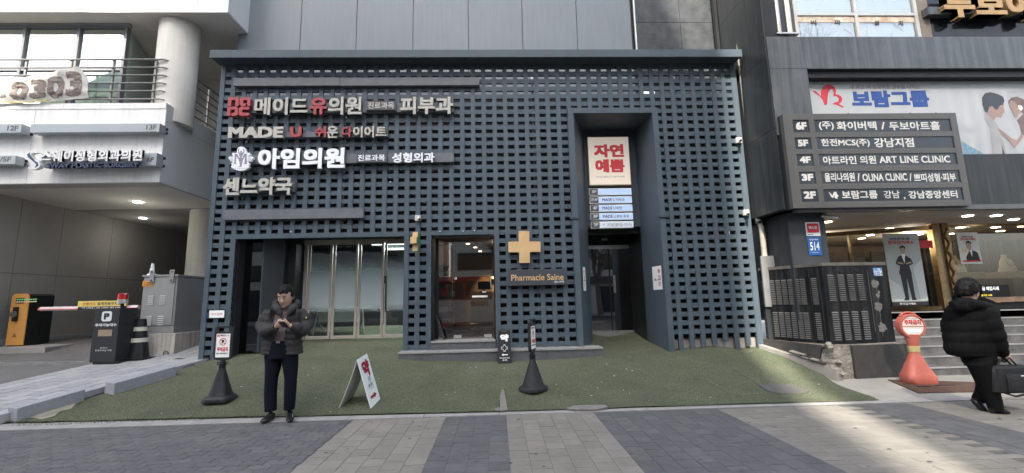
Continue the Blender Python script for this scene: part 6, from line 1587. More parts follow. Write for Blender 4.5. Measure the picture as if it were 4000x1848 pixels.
# white A-frame
zA = Zm(1300, 1360, .21847)
def tA(x, y):
    p = zA.gz(x, y, .05)
    for _ in range(6): p = zA.gz(x, y, turf_z(p.x, p.y))
    return p
t = thing('a_frame_sign', 'white tilted A-frame board with red 약 and an arrow on the turf', 'sign', tA(480, 1000))
BR0, BR1 = tA(670, 1080), tA(840, 925); BL0, BL1 = tA(105, 1065), tA(335, 915)
h = .92
def topat(px, near):
    return zA.at(px[0], px[1], near)
T0 = zA.at(425, 210, (BR0.y+BL0.y)/2); T1 = zA.at(600, 102, (BR1.y+BL1.y)/2+.02)
ACW = mat('aframe_white', (.66, .70, .70), .4, var=.03)
def sheet(a, b, c, d, th, nm, m):
    n = (b-a).cross(d-a).normalized()*th
    return MB().hexa([a, b, c, d], [v+n for v in (a, b, c, d)]).build(nm, m, t)
sheet(BR0, BR1, T1, T0, .012, 'front_board', ACW)
# rear board sags at its foot
n2 = 8; mbx = MB(); off = Vector((.012, .0, 0)); rows_ = []
for i in range(n2+1):
    v = i/n2; sag = Vector((.05, 0, 0))*(4*v*(1-v))*.6+Vector((-.03, 0, -.0))*max(0, v-.85)
    a = T0.lerp(BL0, v)+sag*.4; b = T1.lerp(BL1, v)+sag
    rows_.append((a, b))
for (a, b), (c, d) in zip(rows_, rows_[1:]): mbx.hexa([a, b, d, c], [p+off for p in (a, b, d, c)])
mbx.build('rear_board', mat('aframe_grey', (.42, .42, .40), .6), t)
U = (BR1-BR0); wd = U.length; U.normalize(); V = (T0-BR0); ln = V.length; V.normalize(); Nn = U.cross(V).normalized(); V = Nn.cross(U).normalized()
skew = (T0-BR0).dot(U)/ln
FP = lambda u, v: BR0+(BR1-BR0)*u+(T0-BR0)*v+Nn*(.004 if (Nn.dot(CAMP-BR0) > 0) else -.004)
Sg = 1 if Nn.dot(CAMP-BR0) > 0 else -1
FP = lambda u, v: BR0.lerp(BR1, u).lerp(T0.lerp(T1, u), v)+Nn*Sg*.016
def ftx(body, u0, u1, v0, v1, m, bold=0):
    g = _flat(body); bb = _bb(g[0]); mb = MB()
    put_glyph(mb, g, lambda x, y: FP(u0+(u1-u0)*(x-bb[0])/(bb[1]-bb[0]), v0+(v1-v0)*(y-bb[2])/(bb[3]-bb[2])), Nn*Sg, 0, bold); mb.build('lettering', m, t, recalc=False)
CRIM = mat('crimson_print', (.28, .02, .03), .5)
ftx('약', .22, .80, .60, .90, CRIM, .05); ftx('센느약국', .28, .72, .36, .43, DARKP, .01); ftx('Pharmacie Saine', .25, .75, .32, .345, GREYP)
ftx('이건비', .40, .62, .45, .58, mat('blue_grey_print', (.20, .28, .36), .6), .01)
MB().add([FP(*p) for p in ((.2, .15), (.55, .15), (.55, .12), (.8, .175), (.55, .23), (.55, .20), (.2, .20))], [tuple(range(7))]).build('arrow', CRIM, t, recalc=False)
# black pharmacy board beside the door
zK = Zm(1600, 850, .7143)
t = thing('pavement_board', 'black folding board with white 약, cross and arrow beside the pharmacy steps', 'sign', (0, 8.6, .32))
kz0 = turf_z(.1, 8.55); kx0, kx1 = zK.at(481, 700, 8.58).x, zK.at(556, 700, 8.58).x; kz1 = zK.at(518, 616, 8.62).z
MB().hexa([(kx0, 8.53, kz0), (kx1, 8.53, kz0), (kx1, 8.555, kz0), (kx0, 8.555, kz0)], [(kx0+.015, 8.62, kz1), (kx1-.015, 8.62, kz1), (kx1-.015, 8.645, kz1), (kx0+.015, 8.645, kz1)]).build('front_board', BP, t, bevel=.006)
MB().hexa([(kx0, 8.66, kz0+.02), (kx1, 8.66, kz0+.02), (kx1, 8.67, kz0+.02), (kx0, 8.67, kz0+.02)], [(kx0+.015, 8.65, kz1), (kx1-.015, 8.65, kz1), (kx1-.015, 8.66, kz1), (kx0+.015, 8.66, kz1)]).build('rear_board', BP, t)
V = Vector((0, .09, kz1-kz0)).normalized(); hh = kz1-kz0; W_ = kx1-kx0
def kp(u, v): return Vector((kx0+W_*u, 8.526+.09*v, kz0+hh*v))
for b_, u0, u1, v0, v1, bo in (('약', .2, .82, .66, .88, .07), ('Pharmacie Saine', .14, .86, .155, .185, .03), ('센느약국', .34, .68, .08, .125, .03)):
    text(b_, kp(u0, v0), FX, V, W_*(u1-u0), hh*(v1-v0), WHITE, t, bold=bo)
cx_ = MB(); cs = [(.42, .36), (.58, .36), (.58, .42), (.72, .42), (.72, .50), (.58, .50), (.58, .56), (.42, .56), (.42, .50), (.28, .50), (.28, .42), (.42, .42)]
ci = [(.5+(p[0]-.5)*.78, .46+(p[1]-.46)*.80) for p in cs]
for k in range(12): cx_.add([kp(*cs[k]), kp(*cs[(k+1) % 12]), kp(*ci[(k+1) % 12]), kp(*ci[k])], [(0, 1, 2, 3)])
cx_.build('cross_outline', WHITE, t, recalc=False)
MB().add([kp(*p) for p in ((.28, .26), (.42, .225), (.42, .245), (.74, .245), (.74, .275), (.42, .275), (.42, .295))], [tuple(range(7))]).build('arrow', WHITE, t, recalc=False)
MB().box(kx0+W_*.3, kx0+W_*.7, 8.605, 8.62, kz0+hh*.955, kz0+hh*.975).build('handle_slot', mat('slot_grey', (.1, .1, .1), .5), t)
# leaning dark folded umbrella/board by the pharmacy door
t = MB().hexa([(-1.13, 9.22, .72), (-1.08, 9.22, .72), (-1.08, 9.25, .72), (-1.13, 9.25, .72)], [(-1.31, 9.3, 1.23), (-1.26, 9.3, 1.23), (-1.26, 9.33, 1.23), (-1.31, 9.33, 1.23)]).build('leaning_board', BP, None); tag(t, 'narrow black board leaning inside the pharmacy doorway', 'board')
# red no parking stand
t = thing('red_stand', 'faded red plastic no parking stand with a round face and taped neck', 'sign stand', (6.87, 7.2, .02))
RP = mat('faded_red_plastic', (.42, .12, .09), .42, var=.12, vscale=5, bump=.08, bscale=50)
zT = Zm(3480, 1200, .3026); ca = R(-14)
cx_, cy_ = 6.86, 7.16
U = Vector((math.cos(ca), math.sin(ca), 0)); V = Vector((-math.sin(ca), math.cos(ca), 0))
rr = lambda z, a, b, p=.6, dx=0: (Vector((cx_, cy_, z))+U*dx, a*.90, b*.9, U, V, p)
MB().loft([rr(.02, .225, .17, .35), rr(.04, .235, .18, .35), rr(.13, .235, .18, .4), rr(.16, .22, .17, .45), rr(.36, .135, .115, .7), rr(.49, .082, .08, .9), rr(.54, .070, .072, 1), rr(.59, .072, .072, 1), rr(.69, .10, .085, 1), rr(.80, .125, .09, .9)], 32).build('body', RP, t, smooth=True)
hc = Vector((cx_, cy_, .93)); Nf = -V
MB().loft([(hc-Nf*.095, .13, .15, U, FZ), (hc-Nf*.075, .185, .195, U, FZ), (hc+Nf*.05, .19, .20, U, FZ), (hc+Nf*.072, .18, .19, U, FZ), (hc+Nf*.073, .160, .17, U, FZ), (hc+Nf*.06, .155, .165, U, FZ)], 32).build('round_head', RP, t, smooth=True)
MB().tube([hc+Nf*-.02+U*.12*math.cos(a)+FZ*(.14+.085*math.sin(a)) for a in [R(15+15*i) for i in range(11)]], .018, 8).build('handle', RP, t, smooth=True)
MB().add([hc+Nf*.066+U*.150*math.cos(6.2832*i/32)+FZ*.158*math.sin(6.2832*i/32) for i in range(32)], [tuple(range(32))]).build('round_face', mat('worn_white_face', (.66, .62, .60), .5, var=.06, vscale=20), t, recalc=False)
P = lambda u, v: hc+Nf*.069+U*u+FZ*v
MB().quad(P(-.152, -.012), P(.152, -.012), P(.152, .003), P(-.152, .003)).build('divider', RP, t, recalc=False)
text('주차금지', P(-.118, .025), U, FZ, .236, .085, REDP, t, bold=.045); text('견인지역', P(-.07, .118), U, FZ, .14, .014, REDP, t, bold=.02)
for k, (u0, u1, v) in enumerate(((-.10, .10, -.045), (-.11, .11, -.08), (-.09, .09, -.11))): pass
MB().quad(P(-.075, -.095), P(.10, -.095), P(.10, -.045), P(-.075, -.045)).build('phone_sticker', WHITE, t, recalc=False)
MB().tube([(cx_, cy_, .515), (cx_, cy_, .53), (cx_, cy_, .595), (cx_, cy_, .61)], [.077, .079, .080, .076], 20).build('tape', mat('yellow_tape', (.45, .36, .16), .35, var=.2, vscale=30), t, smooth=True)
MB().box(cx_-.02, cx_+.02, cy_-.2, cy_-.195, .2, .23)
# ================================================================ people
SKIN = mat('skin', (.46, .30, .225), .5, var=.05, vscale=20); HAIR = mat('black_hair', (.008, .007, .007), .55, spec=.2, bump=.6, bscale=120)
def limb(mb, pts, rs, n=14, U=None, sq=1.0):
    pts = [Vector(p) for p in pts]; up = Vector((0, 1, .01))
    rings = []
    for i, p in enumerate(pts):
        d = (pts[min(i+1, len(pts)-1)]-pts[max(i-1, 0)]).normalized(); a = d.cross(up).normalized(); b = a.cross(d).normalized()
        r = rs[i]; rx, ry = (r, r*sq) if not isinstance(r, tuple) else r
        rings.append((p, rx, ry, a, b))
    return mb.loft(rings, n)
def puff(pts, rs, per=.085, amp=.012, sub=10):
    """resample a limb with quilted ridges"""
    pts = [Vector(p) for p in pts]; P, Q = [], []; acc = 0
    for i in range(len(pts)-1):
        L_ = (pts[i+1]-pts[i]).length
        for k in range(sub):
            t = k/sub; P.append(pts[i].lerp(pts[i+1], t)); r = rs[i]*(1-t)+rs[i+1]*t; Q.append(r-amp*(1-abs(math.sin(math.pi*(acc+L_*t)/per))**.5)*1.0)
        acc += L_
    P.append(pts[-1]); Q.append(rs[-1]); return P, Q
def hand(mb, wrist, d, nrm, curl, side, s=1.0):
    """palm + four bent fingers + thumb. d: pointing direction, nrm: back of the hand normal"""
    wrist, d, nrm = Vector(wrist), Vector(d).normalized(), Vector(nrm).normalized(); sd = d.cross(nrm).normalized()*side
    pc = wrist+d*.045*s
    mb.loft([(wrist, .028*s, .022*s, sd, nrm), (wrist+d*.03*s, .036*s, .017*s, sd, nrm), (wrist+d*.065*s, .041*s, .015*s, sd, nrm), (wrist+d*.09*s, .038*s, .012*s, sd, nrm)], 14)
    for k, (o, L_) in enumerate(((-.030, .062), (-.010, .072), (.010, .068), (.029, .052))):
        b = wrist+d*.085*s+sd*o*s; a = curl; p1 = b+(d*math.cos(a)-nrm*math.sin(a))*L_*.45*s; a2 = a+curl*.9
        p2 = p1+(d*math.cos(a2)-nrm*math.sin(a2))*L_*.32*s; a3 = a2+curl*.7; p3 = p2+(d*math.cos(a3)-nrm*math.sin(a3))*L_*.25*s
        mb.tube([b-d*.015*s, p1, p2, p3], [.0088*s, .0085*s, .0078*s, .0062*s], 8)
    b = wrist+d*.03*s-sd*.034*s; td = (d*.75-sd*.5-nrm*.35).normalized(); p1 = b+td*.035*s; p2 = p1+(td+d*.3-nrm*.4).normalized()*.03*s
    mb.tube([b-td*.02*s, b, p1, p2], [.013*s, .0125*s, .0105*s, .008*s], 8)
def head(mb, c, fwd, up, s=1.0):
    """skull, jaw, nose, brow, ears, neck stub; c = skull centre"""
    c, f, u = Vector(c), Vector(fwd).normalized(), Vector(up).normalized(); sd = f.cross(u).normalized(); u = sd.cross(f).normalized()
    rg = [(.112, .030, .035, -.01), (.105, .052, .062, -.01), (.085, .068, .084, -.006), (.05, .076, .094, 0), (.01, .077, .095, 0), (-.03, .074, .092, .002), (-.06, .068, .084, .008), (-.085, .059, .070, .018), (-.105, .045, .050, .030), (-.118, .026, .028, .042)]
    mb.loft([(c+u*z*s+f*o*s, a*s, b*s, sd, f) for z, a, b, o in rg], 24)
    nb = c+f*.088*s; mb.tube([nb+u*.012*s, nb+f*.010*s-u*.012*s, nb+f*.020*s-u*.032*s], [.006*s, .009*s, .013*s], 8)
    for q in (-1, 1):
        mb.ball(nb+f*.008*s-u*.036*s+sd*.009*s*q, .008*s)
        e = c+sd*.077*s*q-u*.012*s-f*.008*s; mb.loft([(e-sd*.006*q, .014*s, .027*s, f, u), (e+sd*.010*q*s, .017*s, .031*s, f, u)], 12)
        mb.tube([nb+u*.026*s+sd*.015*s*q-f*.004*s, nb+u*.028*s+sd*.045*s*q-f*.016*s], .007*s, 6)
        mb.ball(nb-u*.02*s+sd*.036*s*q-f*.03*s, .026*s)
    mb.ball(nb-u*.066*s-f*.004*s, .018*s, .010*s, .008*s); mb.ball(nb-u*.095*s-f*.008*s, .020*s)
    return sd, f, u
# ---------------- man with the phone
MY = 6.1
zm = Zm(960, 1080, .26882); zl_ = Zm(960, 1360, .26882)
def m1(x, y, dy=0): p = zm.at(x, y, MY+dy); return p
def m2(x, y, dy=0): p = zl_.at(x, y, MY+dy); return p
man = thing('person', 'man in a dark grey padded jacket standing on the turf looking down at his phone', 'person', (m2(500, 1000).x, MY, .02))
hc_ = m1(583, 285, .02)
f_ = Vector((-.03, -1, -.46)).normalized(); u_ = Vector((.0, -.46, 1)).normalized()
body = MB()
sd, ff, uu = head(body, hc_, f_, u_, 1.2)
nk = m1(560, 470, .07)
limb(body, [hc_-uu*.06+Vector((0, .02, 0)), nk, nk-Vector((0, -.0, .08))], [.062, .058, .075])
# torso, arms, legs (mostly inside the clothes)
sh_l, sh_r = m1(345, 535, .06), m1(800, 535, .06)
el_l, el_r = m1(268, 770, -.0), m1(848, 765, -.0); wr_l, wr_r = m1(455, 715, -.25), m1(640, 710, -.25)
pv = m1(535, 960, .06)
body.loft([(nk-FZ*.10, .10, .07), (nk-FZ*.17, .185, .10), (nk-FZ*.35, .17, .11), (pv+FZ*.05, .155, .10), (pv-FZ*.1, .165, .11)], 20)
for s_, e_, w_ in ((sh_l, el_l, wr_l), (sh_r, el_r, wr_r)): limb(body, [s_, s_.lerp(e_, .5), e_, (e_.lerp(w_, .5))+Vector((0, .0, -.035)), w_], [.055, .045, .036, .034, .027])
legs = []
kn_l, an_l, kn_r, an_r = m2(370, 440, .02), m2(365, 880, .02), m2(650, 440, .02), m2(630, 865, .02)
hp_l, hp_r = m2(410, 110, .05), m2(620, 110, .05)
for a, b, c in ((hp_l, kn_l, an_l), (hp_r, kn_r, an_r)): limb(body, [a+FZ*.1, a, a.lerp(b, .5), b, b.lerp(c, .4), c], [.085, .08, .07, .056, .052, .038])
hand(body, wr_l+Vector((.0, -.01, -.0)), (.80, -.35, .18), (-.25, -.75, -.55), .75, 1, 1.08)
hand(body, wr_r+Vector((.0, -.01, -.0)), (-.72, -.40, .22), (.25, -.75, -.55), .75, -1, 1.08)
bo = body.build('body', SKIN, man); fuse(bo, .0068, 4)
# face details
fc = hc_+ff*.088*1.2
eb = MB()
for q in (-1, 1):
    eb.tube([fc+uu*.036+sd*.016*q+ff*.006, fc+uu*.042+sd*.036*q+ff*.000, fc+uu*.036+sd*.056*q-ff*.014], [.004, .005, .003], 6)
eb.build('eyebrows', HAIR, man)
ey = MB()
for q in (-1, 1): ey.tube([fc+uu*.010+sd*.018*q-ff*.000, fc+uu*.005+sd*.034*q+ff*.001, fc+uu*.009+sd*.052*q-ff*.012], [.002, .0035, .002], 6)
ey.build('eyelids', HAIR, man)
MB().tube([fc-uu*.077+sd*-.022-ff*.002, fc-uu*.074+ff*.010, fc-uu*.077+sd*.022-ff*.002], [.002, .0045, .002], 6).build('mouth', mat('lips', (.26, .10, .09), .5), man)
def hair_cap(c, sd, f, u, s, nm, par, front=.035, seed=1):
    mb = MB(); n, m_ = 48, 26; vs = []
    for j in range(m_+1):
        el = math.pi*.5*(1-j/m_*1.62)
        for i in range(n):
            a = 2*math.pi*i/n; fr = math.sin(a)      # + = front
            e = el
            lim = .50 if fr > .35 else (-.15 if fr > -.2 else -.75)
            e = max(e, lim+.10*math.sin(a*7+seed))
            r = Vector((math.cos(a)*math.cos(e)*.086, math.sin(a)*math.cos(e)*.106, math.sin(e)*.130))
            r *= 1+.05*noise.noise(Vector((math.cos(a)*3, math.sin(a)*3, e*4+seed)))+.045*noise.noise(Vector((math.cos(a)*9, math.sin(a)*5, e*14+seed)))
            vs.append(c+(sd*r.x+f*(r.y-.006)+u*r.z)*s)
    fs = [(j*n+i, j*n+(i+1) % n, (j+1)*n+(i+1) % n, (j+1)*n+i) for j in range(m_) for i in range(n)]
    fs.append(tuple(range(n))); fs.append(tuple(m_*n+i for i in range(n-1, -1, -1)))
    rg = random.Random(seed); mb.add(vs, fs)
    for k in range(300):                   # tufts
        a = rg.uniform(0, 6.283); e = rg.uniform(.0, 1.45) if math.sin(a) > .3 else rg.uniform(-.6, 1.4)
        if math.sin(a) > .3: e = max(e, .60)
        r = Vector((math.cos(a)*math.cos(e)*.088, math.sin(a)*math.cos(e)*.108, math.sin(e)*.128)); d = Vector((rg.uniform(-.5, .5)+r.x*6, rg.uniform(-.1, .5), rg.uniform(-.9, .0)))
        p = c+(sd*r.x+f*(r.y-.006)+u*r.z)*s*1.0; q = p+(sd*d.x+f*d.y+u*d.z)*.022*s+(p-c).normalized()*.001
        mb.tube([p-(p-c)*.04, p.lerp(q, .5)+(p-c).normalized()*.004, q], [.0045*s, .0038*s, .0012], 4, cap=False)
    return mb.build(nm, HAIR, par, smooth=True, recalc=False)
hair_cap(hc_+uu*.006, sd, ff, uu, 1.22, 'hair', man)
# sweater (visible at the open front) and collar
SW = mat('mauve_knit', (.155, .125, .125), .9, var=.15, vscale=60, bump=.6, bscale=220)
sw = MB(); c0 = m1(560, 600, .05)
sw.loft([(m1(553, 940, .04), .15, .10), (m1(555, 800, .045), .16, .115), (m1(558, 620, .05), .17, .125), (m1(560, 520, .06), .13, .11), (nk-FZ*.035+Vector((0, -.01, 0)), .085, .085)], 24)
sw.loft([(nk-FZ*.055, .082, .085), (nk-FZ*.02, .074, .080), (nk+FZ*.010+Vector((0, -.01, 0)), .070, .076), (nk+FZ*.018+Vector((0, -.01, 0)), .064, .070)], 24)
so = sw.build('sweater', SW, man, smooth=True)
# belt & buckle
MB().box(m1(535, 940).x-.022, m1(535, 940).x+.022, MY-.125, MY-.115, m1(535, 943).z-.012, m1(535, 943).z+.010).build('belt_buckle', STEEL, man)
# trousers
TR = mat('navy_trousers', (.007, .009, .014), .9, spec=.08, var=.15, vscale=12, bump=.3, bscale=60)
tr_ = MB()
tr_.loft([(m1(535, 925, .05), .165, .125), (m1(535, 1000, .05), .19, .135), (m2(525, 60, .05), .215, .14), (m2(520, 150, .05), .215, .135)], 28)
limb(tr_, [m2(400, 100, .05), m2(400, 260, .04), m2(372, 440, .02), m2(360, 650, .03), m2(362, 915, .03)], [(.110, .115), (.100, .105), (.080, .085), (.078, .082), (.074, .078)], 20)
limb(tr_, [m2(640, 100, .05), m2(650, 260, .04), m2(655, 440, .02), m2(645, 650, .03), m2(632, 895, .05)], [(.108, .115), (.096, .105), (.078, .085), (.074, .082), (.066, .075)], 20)
to = tr_.build('trousers', TR, man); fuse(to, .012, 5)
# shoes
LS = mat('black_leather', (.014, .014, .015), .22, var=.1, vscale=20)
def shoe(h_, t_, nm='shoe', par=None, z=.0):
    h_, t_ = Vector(h_), Vector(t_); d = (t_-h_); d.z = 0; L_ = d.length; d.normalize(); sd_ = Vector((-d.y, d.x, 0)); up = (t_-h_).normalized().cross(sd_)*-1
    up = FZ
    k = lambda u, w, h0, h1: (h_.lerp(t_, u)+FZ*(h0+h1)/2, w, (h1-h0)/2, sd_, FZ, .75)
    mb = MB().loft([k(-.02, .02, .01, .05), k(.03, .036, .0, .09), k(.2, .040, .0, .105), k(.36, .038, .0, .085), k(.55, .044, .0, .062), k(.75, .048, .0, .052), k(.92, .036, .0, .042), k(1.0, .016, .004, .025)], 18)
    return mb.build(nm, LS, par, smooth=True)
def tz(x, y): return turf_z(x, y)
hl, tl = m2(400, 930, .04), m2(235, 1015, -.16); hr_, trr = m2(640, 900, .10), m2(648, 990, -.15)
for a, b in ((hl, tl), (hr_, trr)):
    zz_ = max(0.004, min(tz(a.x, a.y), tz(b.x, b.y))); a.z = b.z = zz_; shoe(a, b, par=man)
# padded jacket: open front made of two halves plus sleeves and hood, fused
JK = mat('charcoal_padded', (.044, .042, .043), .8, spec=.1, var=.12, vscale=9, bump=.5, bscale=45)
jk = MB()
def jring(y, xl, xr, dy, dep, zoff=0):
    a, b = m1(xl, y, dy), m1(xr, y, dy); return (a, b, dep)
def half(side):
    # side -1: his right (image left). outer edge follows the body, inner edge at the opening
    prof = [(455, 430, 700, 487, 655), (490, 365, 745, 490, 632), (540, 322, 800, 500, 618), (600, 305, 830, 508, 600), (680, 300, 835, 512, 590), (760, 295, 828, 512, 580), (840, 285, 810, 505, 578), (920, 275, 800, 500, 570), (1000, 265, 806, 495, 568), (1075, 258, 812, 492, 572), (1125, 256, 815, 488, 580)]
    rings = []; pr2 = []
    for i in range(len(prof)-1):
        for k in range(5):
            t_ = k/5; pr2.append([prof[i][j]*(1-t_)+prof[i+1][j]*t_ for j in range(5)])
    pr2.append(list(prof[-1]))
    for (y, xo_l, xo_r, xi_l, xi_r) in pr2:
        x0, x1 = (xo_l, xi_l) if side < 0 else (xi_r, xo_r)
        a, b = m1(x0, y, .06), m1(x1, y, .06); c = (a+b)/2; w_ = (b-a).length/2
        am = 0 if y < 480 else .022*(1-abs(math.sin(math.pi*(y-480)/88))**.5)
        if y > 1050: am = .014*(1-abs(math.sin(math.pi*(y-1075)/75))**.6)
        dep = (.135 if y > 560 else .10+.035*(y-455)/105)-am
        rings.append((c+Vector((0, -.0, 0)), w_-am*.5, dep, None, None, .72))
    jk.loft(rings, 28)
half(-1); half(1)
# back panel joining both halves
jk.loft([(m1(560, 470, .13), .12, .05), (m1(560, 560, .14), .2, .07), (m1(550, 800, .14), .22, .075), (m1(535, 1120, .14), .24, .075)], 20)
def sleeve(pts, rs):
    P, Q = puff(pts, rs, .088, .017, 9); limb(jk, P, [q if q > .02 else .02 for q in Q], 18)
sleeve([m1(375, 515, .06), m1(290, 610, .05), m1(235, 720, .03), m1(285, 795, -.06), m1(370, 765, -.17), m1(440, 738, -.235)], [.085, .090, .088, .092, .074, .052])
sleeve([m1(770, 510, .06), m1(845, 610, .05), m1(878, 715, .03), m1(830, 790, -.06), m1(745, 745, -.17), m1(655, 718, -.235)], [.085, .090, .088, .092, .074, .052])
# hood lying behind the neck
hp = [m1(415, 425, .03), m1(440, 390, .10), m1(500, 370, .17), m1(590, 362, .19), m1(680, 370, .17), m1(745, 380, .10), m1(745, 425, .02)]
limb(jk, hp, [.04, .05, .055, .055, .055, .05, .04], 16)
limb(jk, [m1(430, 430, -.02), m1(475, 490, -.09), m1(508, 560, -.115)], [.055, .048, .02], 12); limb(jk, [m1(725, 430, -.02), m1(660, 490, -.09), m1(612, 560, -.11)], [.055, .048, .02], 12)
jo = jk.build('jacket', JK, man); fuse(jo, .0095, 5)
# inner dark lining edges, strap, patch, phone
LN = mat('navy_lining', (.012, .015, .028), .6)
for pts in ([m1(470, 400, -.045), m1(492, 480, -.10), m1(515, 600, -.115)], [m1(668, 400, -.045), m1(640, 480, -.10), m1(600, 600, -.115)]): MB().tube(pts, [.012, .018, .010], 8).build('lining', LN, man, smooth=True)
for pts in ([m1(352, 478, -.07), m1(350, 530, -.085), m1(352, 590, -.085)], [m1(752, 470, -.07), m1(755, 530, -.085), m1(755, 580, -.085)]): MB().tube(pts, .021, 6).build('rucksack_strap', BP, man)
c = m1(878, 605, -.02); MB().ball(c, .030, .02, .026, 10).build('sleeve_patch', mat('patch', (.03, .03, .03), .6), man); MB().ball(c+Vector((.005, -.014, 0)), .014, .01, .014, 8).build('patch_badge', mat('badge_gold', (.4, .35, .12), .5), man)
pc_ = m1(548, 690, -.36)
ph = thing('mobile_phone', 'mobile phone with a pale case held in the standing man\'s hands', 'phone', pc_)
U = Vector((1, 0, 0)); V = Vector((0, -.62, .35)).normalized(); N_ = U.cross(V)
MB().prism(rrect(.078, .15, .012), pc_, U, V, N_*.009).build('case', mat('phone_case', (.05, .05, .055), .3), ph); MB().prism(rrect(.070, .142, .010), pc_-N_*.001, U, V, N_*-.002).build('back', DARKP, ph)

# ---------------- walking man with the bag (seen from behind)
WY = 5.45
zw_ = Zm(3620, 1060, .504)
def w1(x, y, dy=0): return zw_.at(x, y, WY+dy)
wm_ = thing('person', 'man in a black padded coat walking right with a black bag, head turned away', 'person', (5.9, 5.4, 0))
COAT = mat('black_padded', (.006, .006, .0065), .8, spec=.1, var=.2, vscale=8, bump=.4, bscale=40)
bd = MB(); hc2 = w1(318, 150, .02)
f2 = Vector((.92, .25, -.42)).normalized(); u2 = Vector((.38, .1, .92)).normalized()
s2, g2, v2 = head(bd, hc2+Vector((.02, 0, 0)), f2, u2, 1.12)
limb(bd, [hc2-v2*.05, w1(330, 230, .0), w1(320, 300, .02)], [.062, .062, .08])
bd.loft([(w1(320, 290, .02), .16, .11), (w1(330, 400, .02), .17, .11), (w1(360, 560, .03), .12, .08), (w1(405, 700, .04), .07, .05)], 18)
wr2 = w1(590, 648, -.05)
limb(bd, [w1(470, 320, -.08), w1(520, 470, -.10), wr2], [.055, .048, .03])
hand(bd, wr2, (.45, -.1, -.9), (-.5, -.8, -.2), 1.05, 1, 1.05)
limb(bd, [w1(410, 700, -.0), w1(450, 830, -.04), w1(510, 1010, -.06), w1(535, 1085, -.08)], [.05, .06, .045, .032]); limb(bd, [w1(410, 690, .08), w1(430, 830, .10), w1(440, 930, .12), w1(400, 985, .13)], [.07, .06, .045, .032])
bdo = bd.build('body', SKIN, wm_); fuse(bdo, .0075, 4)
hair_cap(hc2-g2*.01+v2*.008, s2, g2, v2, 1.25, 'hair', wm_, seed=4)
ct = MB()
prof = [(235, 235, 440, .10), (262, 190, 490, .14), (300, 165, 530, .17), (360, 160, 520, .185), (430, 158, 505, .19), (500, 160, 505, .19), (560, 163, 515, .185), (610, 168, 535, .18), (645, 185, 545, .17)]
rings = []
for i in range(len(prof)-1):
    for k in range(6):
        t_ = k/6; y, a, b, d = [prof[i][j]*(1-t_)+prof[i+1][j]*t_ for j in range(4)]
        am = .016*(1-abs(math.sin(math.pi*(y-300)/82))**.5) if y > 300 else 0
        A_, B_ = w1(a, y, .04), w1(b, y+ (8 if y > 560 else 0), .04); rings.append(((A_+B_)/2, (B_-A_).length/2-am, d-am, None, None, .85))
rings.append(((w1(195, 655, .04)+w1(540, 668, .04))/2, .2, .14, None, None, .85))
ct.loft(rings, 32)
P, Q = puff([w1(455, 305, -.06), w1(490, 400, -.10), w1(530, 500, -.11), w1(560, 590, -.09), w1(590, 640, -.05)], [.115, .115, .105, .09, .062], .125, .016, 9); limb(ct, P, Q, 18)
P, Q = puff([w1(215, 320, .12), w1(175, 400, .16), w1(165, 480, .16)], [.10, .09, .075], .125, .014, 9); limb(ct, P, Q, 16)
hp = [w1(200, 262, -.04), w1(245, 250, -.11), w1(320, 248, -.13), w1(400, 258, -.11), w1(465, 270, -.05)]
limb(ct, hp, [.065, .075, .075, .06, .05], 16); limb(ct, [w1(200, 270, -.10), w1(280, 275, -.13), w1(350, 270, -.12)], [.06, .065, .05], 14)
limb(ct, [w1(230, 215, .1), w1(330, 205, .12), w1(430, 225, .1), w1(520, 255, .02)], [.06, .06, .05, .04], 12)
co_ = ct.build('coat', COAT, wm_); fuse(co_, .011, 3)
tw_ = MB()
tw_.ball(w1(398, 678, .02), .175, .15, .13, 16)
tw_.loft([(w1(372, 560, .03), .17, .13), (w1(385, 625, .03), .185, .15), (w1(410, 680, .03), .18, .15), (w1(425, 740, .03), .155, .15)], 24)
limb(tw_, [w1(400, 700, -.05), w1(440, 800, -.05), w1(485, 920, -.05), w1(520, 1010, -.06), w1(545, 1092, -.07)], [(.125, .12), (.11, .11), (.092, .095), (.078, .08), (.062, .07)], 18)
limb(tw_, [w1(410, 700, .08), w1(440, 800, .10), w1(458, 890, .11), w1(430, 960, .12), w1(392, 1002, .13)], [(.125, .12), (.11, .11), (.09, .095), (.075, .08), (.062, .07)], 18)
two = tw_.build('trousers', mat('black_trousers', (.006, .006, .0065), .9, spec=.08, bump=.3, bscale=50), wm_); fuse(two, .013, 4)
a = gz(3862, 1622, 0); h0 = w1(500, 1105, -.06); h0.z = .004; t0 = w1(648, 1125, -.10); t0.z = .004
shoe(h0, t0, par=wm_)
b0, b1 = w1(365, 985, .13), w1(470, 1110, .05); 
d = (b1-b0); d.normalize(); sdv = Vector((0, 1, 0)); nn = d.cross(sdv)
k = lambda u, w, t1: (b0.lerp(b1, u)+nn*0, w, t1, sdv, nn, .8)
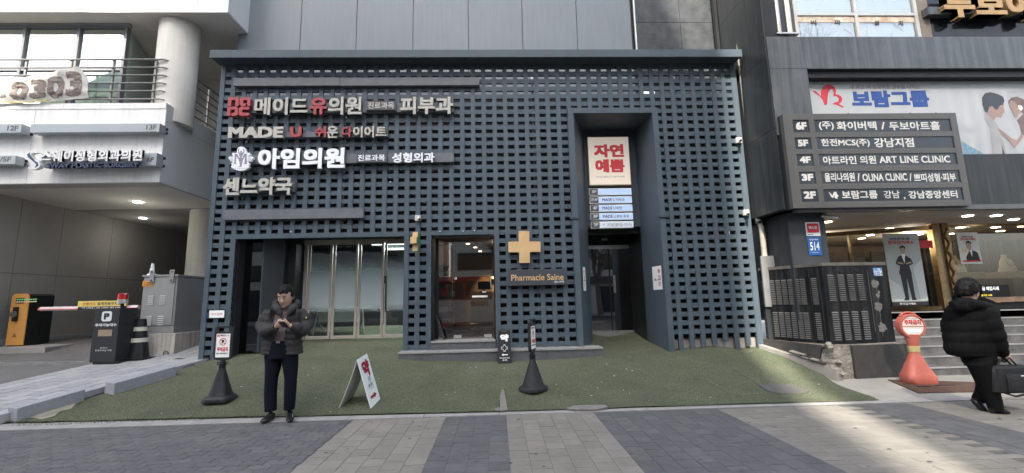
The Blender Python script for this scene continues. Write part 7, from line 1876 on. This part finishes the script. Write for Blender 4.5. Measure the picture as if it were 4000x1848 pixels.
MB().loft([k(-.02, .02, .02), k(.08, .04, .05), k(.3, .04, .055), k(.6, .046, .04), k(.85, .04, .03), k(1.0, .02, .015)], 16).build('shoe', LS, wm_, smooth=True)
# black briefcase bag
zb_ = lambda x, y, dy=0: zw_.at(x, y, WY-.12+dy)
bg_ = thing('shoulder_bag', 'black fabric briefcase bag carried by the walking man', 'bag', zb_(620, 930))
BGM = mat('black_nylon', (.014, .014, .016), .6, var=.2, vscale=14, bump=.4, bscale=90)
bx_ = [zb_(495, 900), zb_(805, 905), zb_(800, 745), zb_(500, 735)]
cx2 = (bx_[0].x+bx_[1].x)/2; w2 = (bx_[1].x-bx_[0].x)/2; z0b, z1b = zb_(600, 940).z, zb_(600, 728).z; zmid = (z0b+z1b)/2; yb3 = bx_[0].y
MB().loft([((cx2, yb3, z0b), w2*.93, .05, None, None, .4), ((cx2, yb3, z0b+.02), w2, .075, None, None, .4), ((cx2, yb3, zmid), w2*1.01, .085, None, None, .45), ((cx2, yb3, z1b-.03), w2*.97, .07, None, None, .45), ((cx2, yb3, z1b), w2*.9, .04, None, None, .5)], 36).build('bag_body', BGM, bg_, smooth=True)
MB().loft([((cx2+.05, yb3-.075, z0b+.03), w2*.72, .03, None, None, .4), ((cx2+.05, yb3-.085, zmid), w2*.74, .034, None, None, .4), ((cx2+.05, yb3-.07, zmid+.07), w2*.70, .02, None, None, .4)], 28).build('front_pocket', BGM, bg_, smooth=True)
B('badge', WHITE, bg_, cx2+.04, cx2+.09, yb3-.105, yb3-.10, zmid+.045, zmid+.055)
hz = wr2-FZ*.075
for dy in (-.03, .03): MB().tube([(cx2-.16, yb3+dy, z1b-.01), (cx2-.10, yb3+dy, z1b+.08), Vector((hz.x-.0, hz.y+dy*.3, hz.z-.005)), (cx2+.02, yb3+dy, z1b+.09), (cx2+.10, yb3+dy, z1b-.01)], .011, 8).build('handle', BGM, bg_, smooth=True)
MB().tube([(cx2-.15, yb3-.04, z0b+.01), (cx2-.02, yb3-.06, z0b-.035), (cx2+.14, yb3-.05, z0b-.01), (cx2+w2*.9, yb3-.02, z0b+.03)], .012, 6).build('shoulder_strap', BGM, bg_)
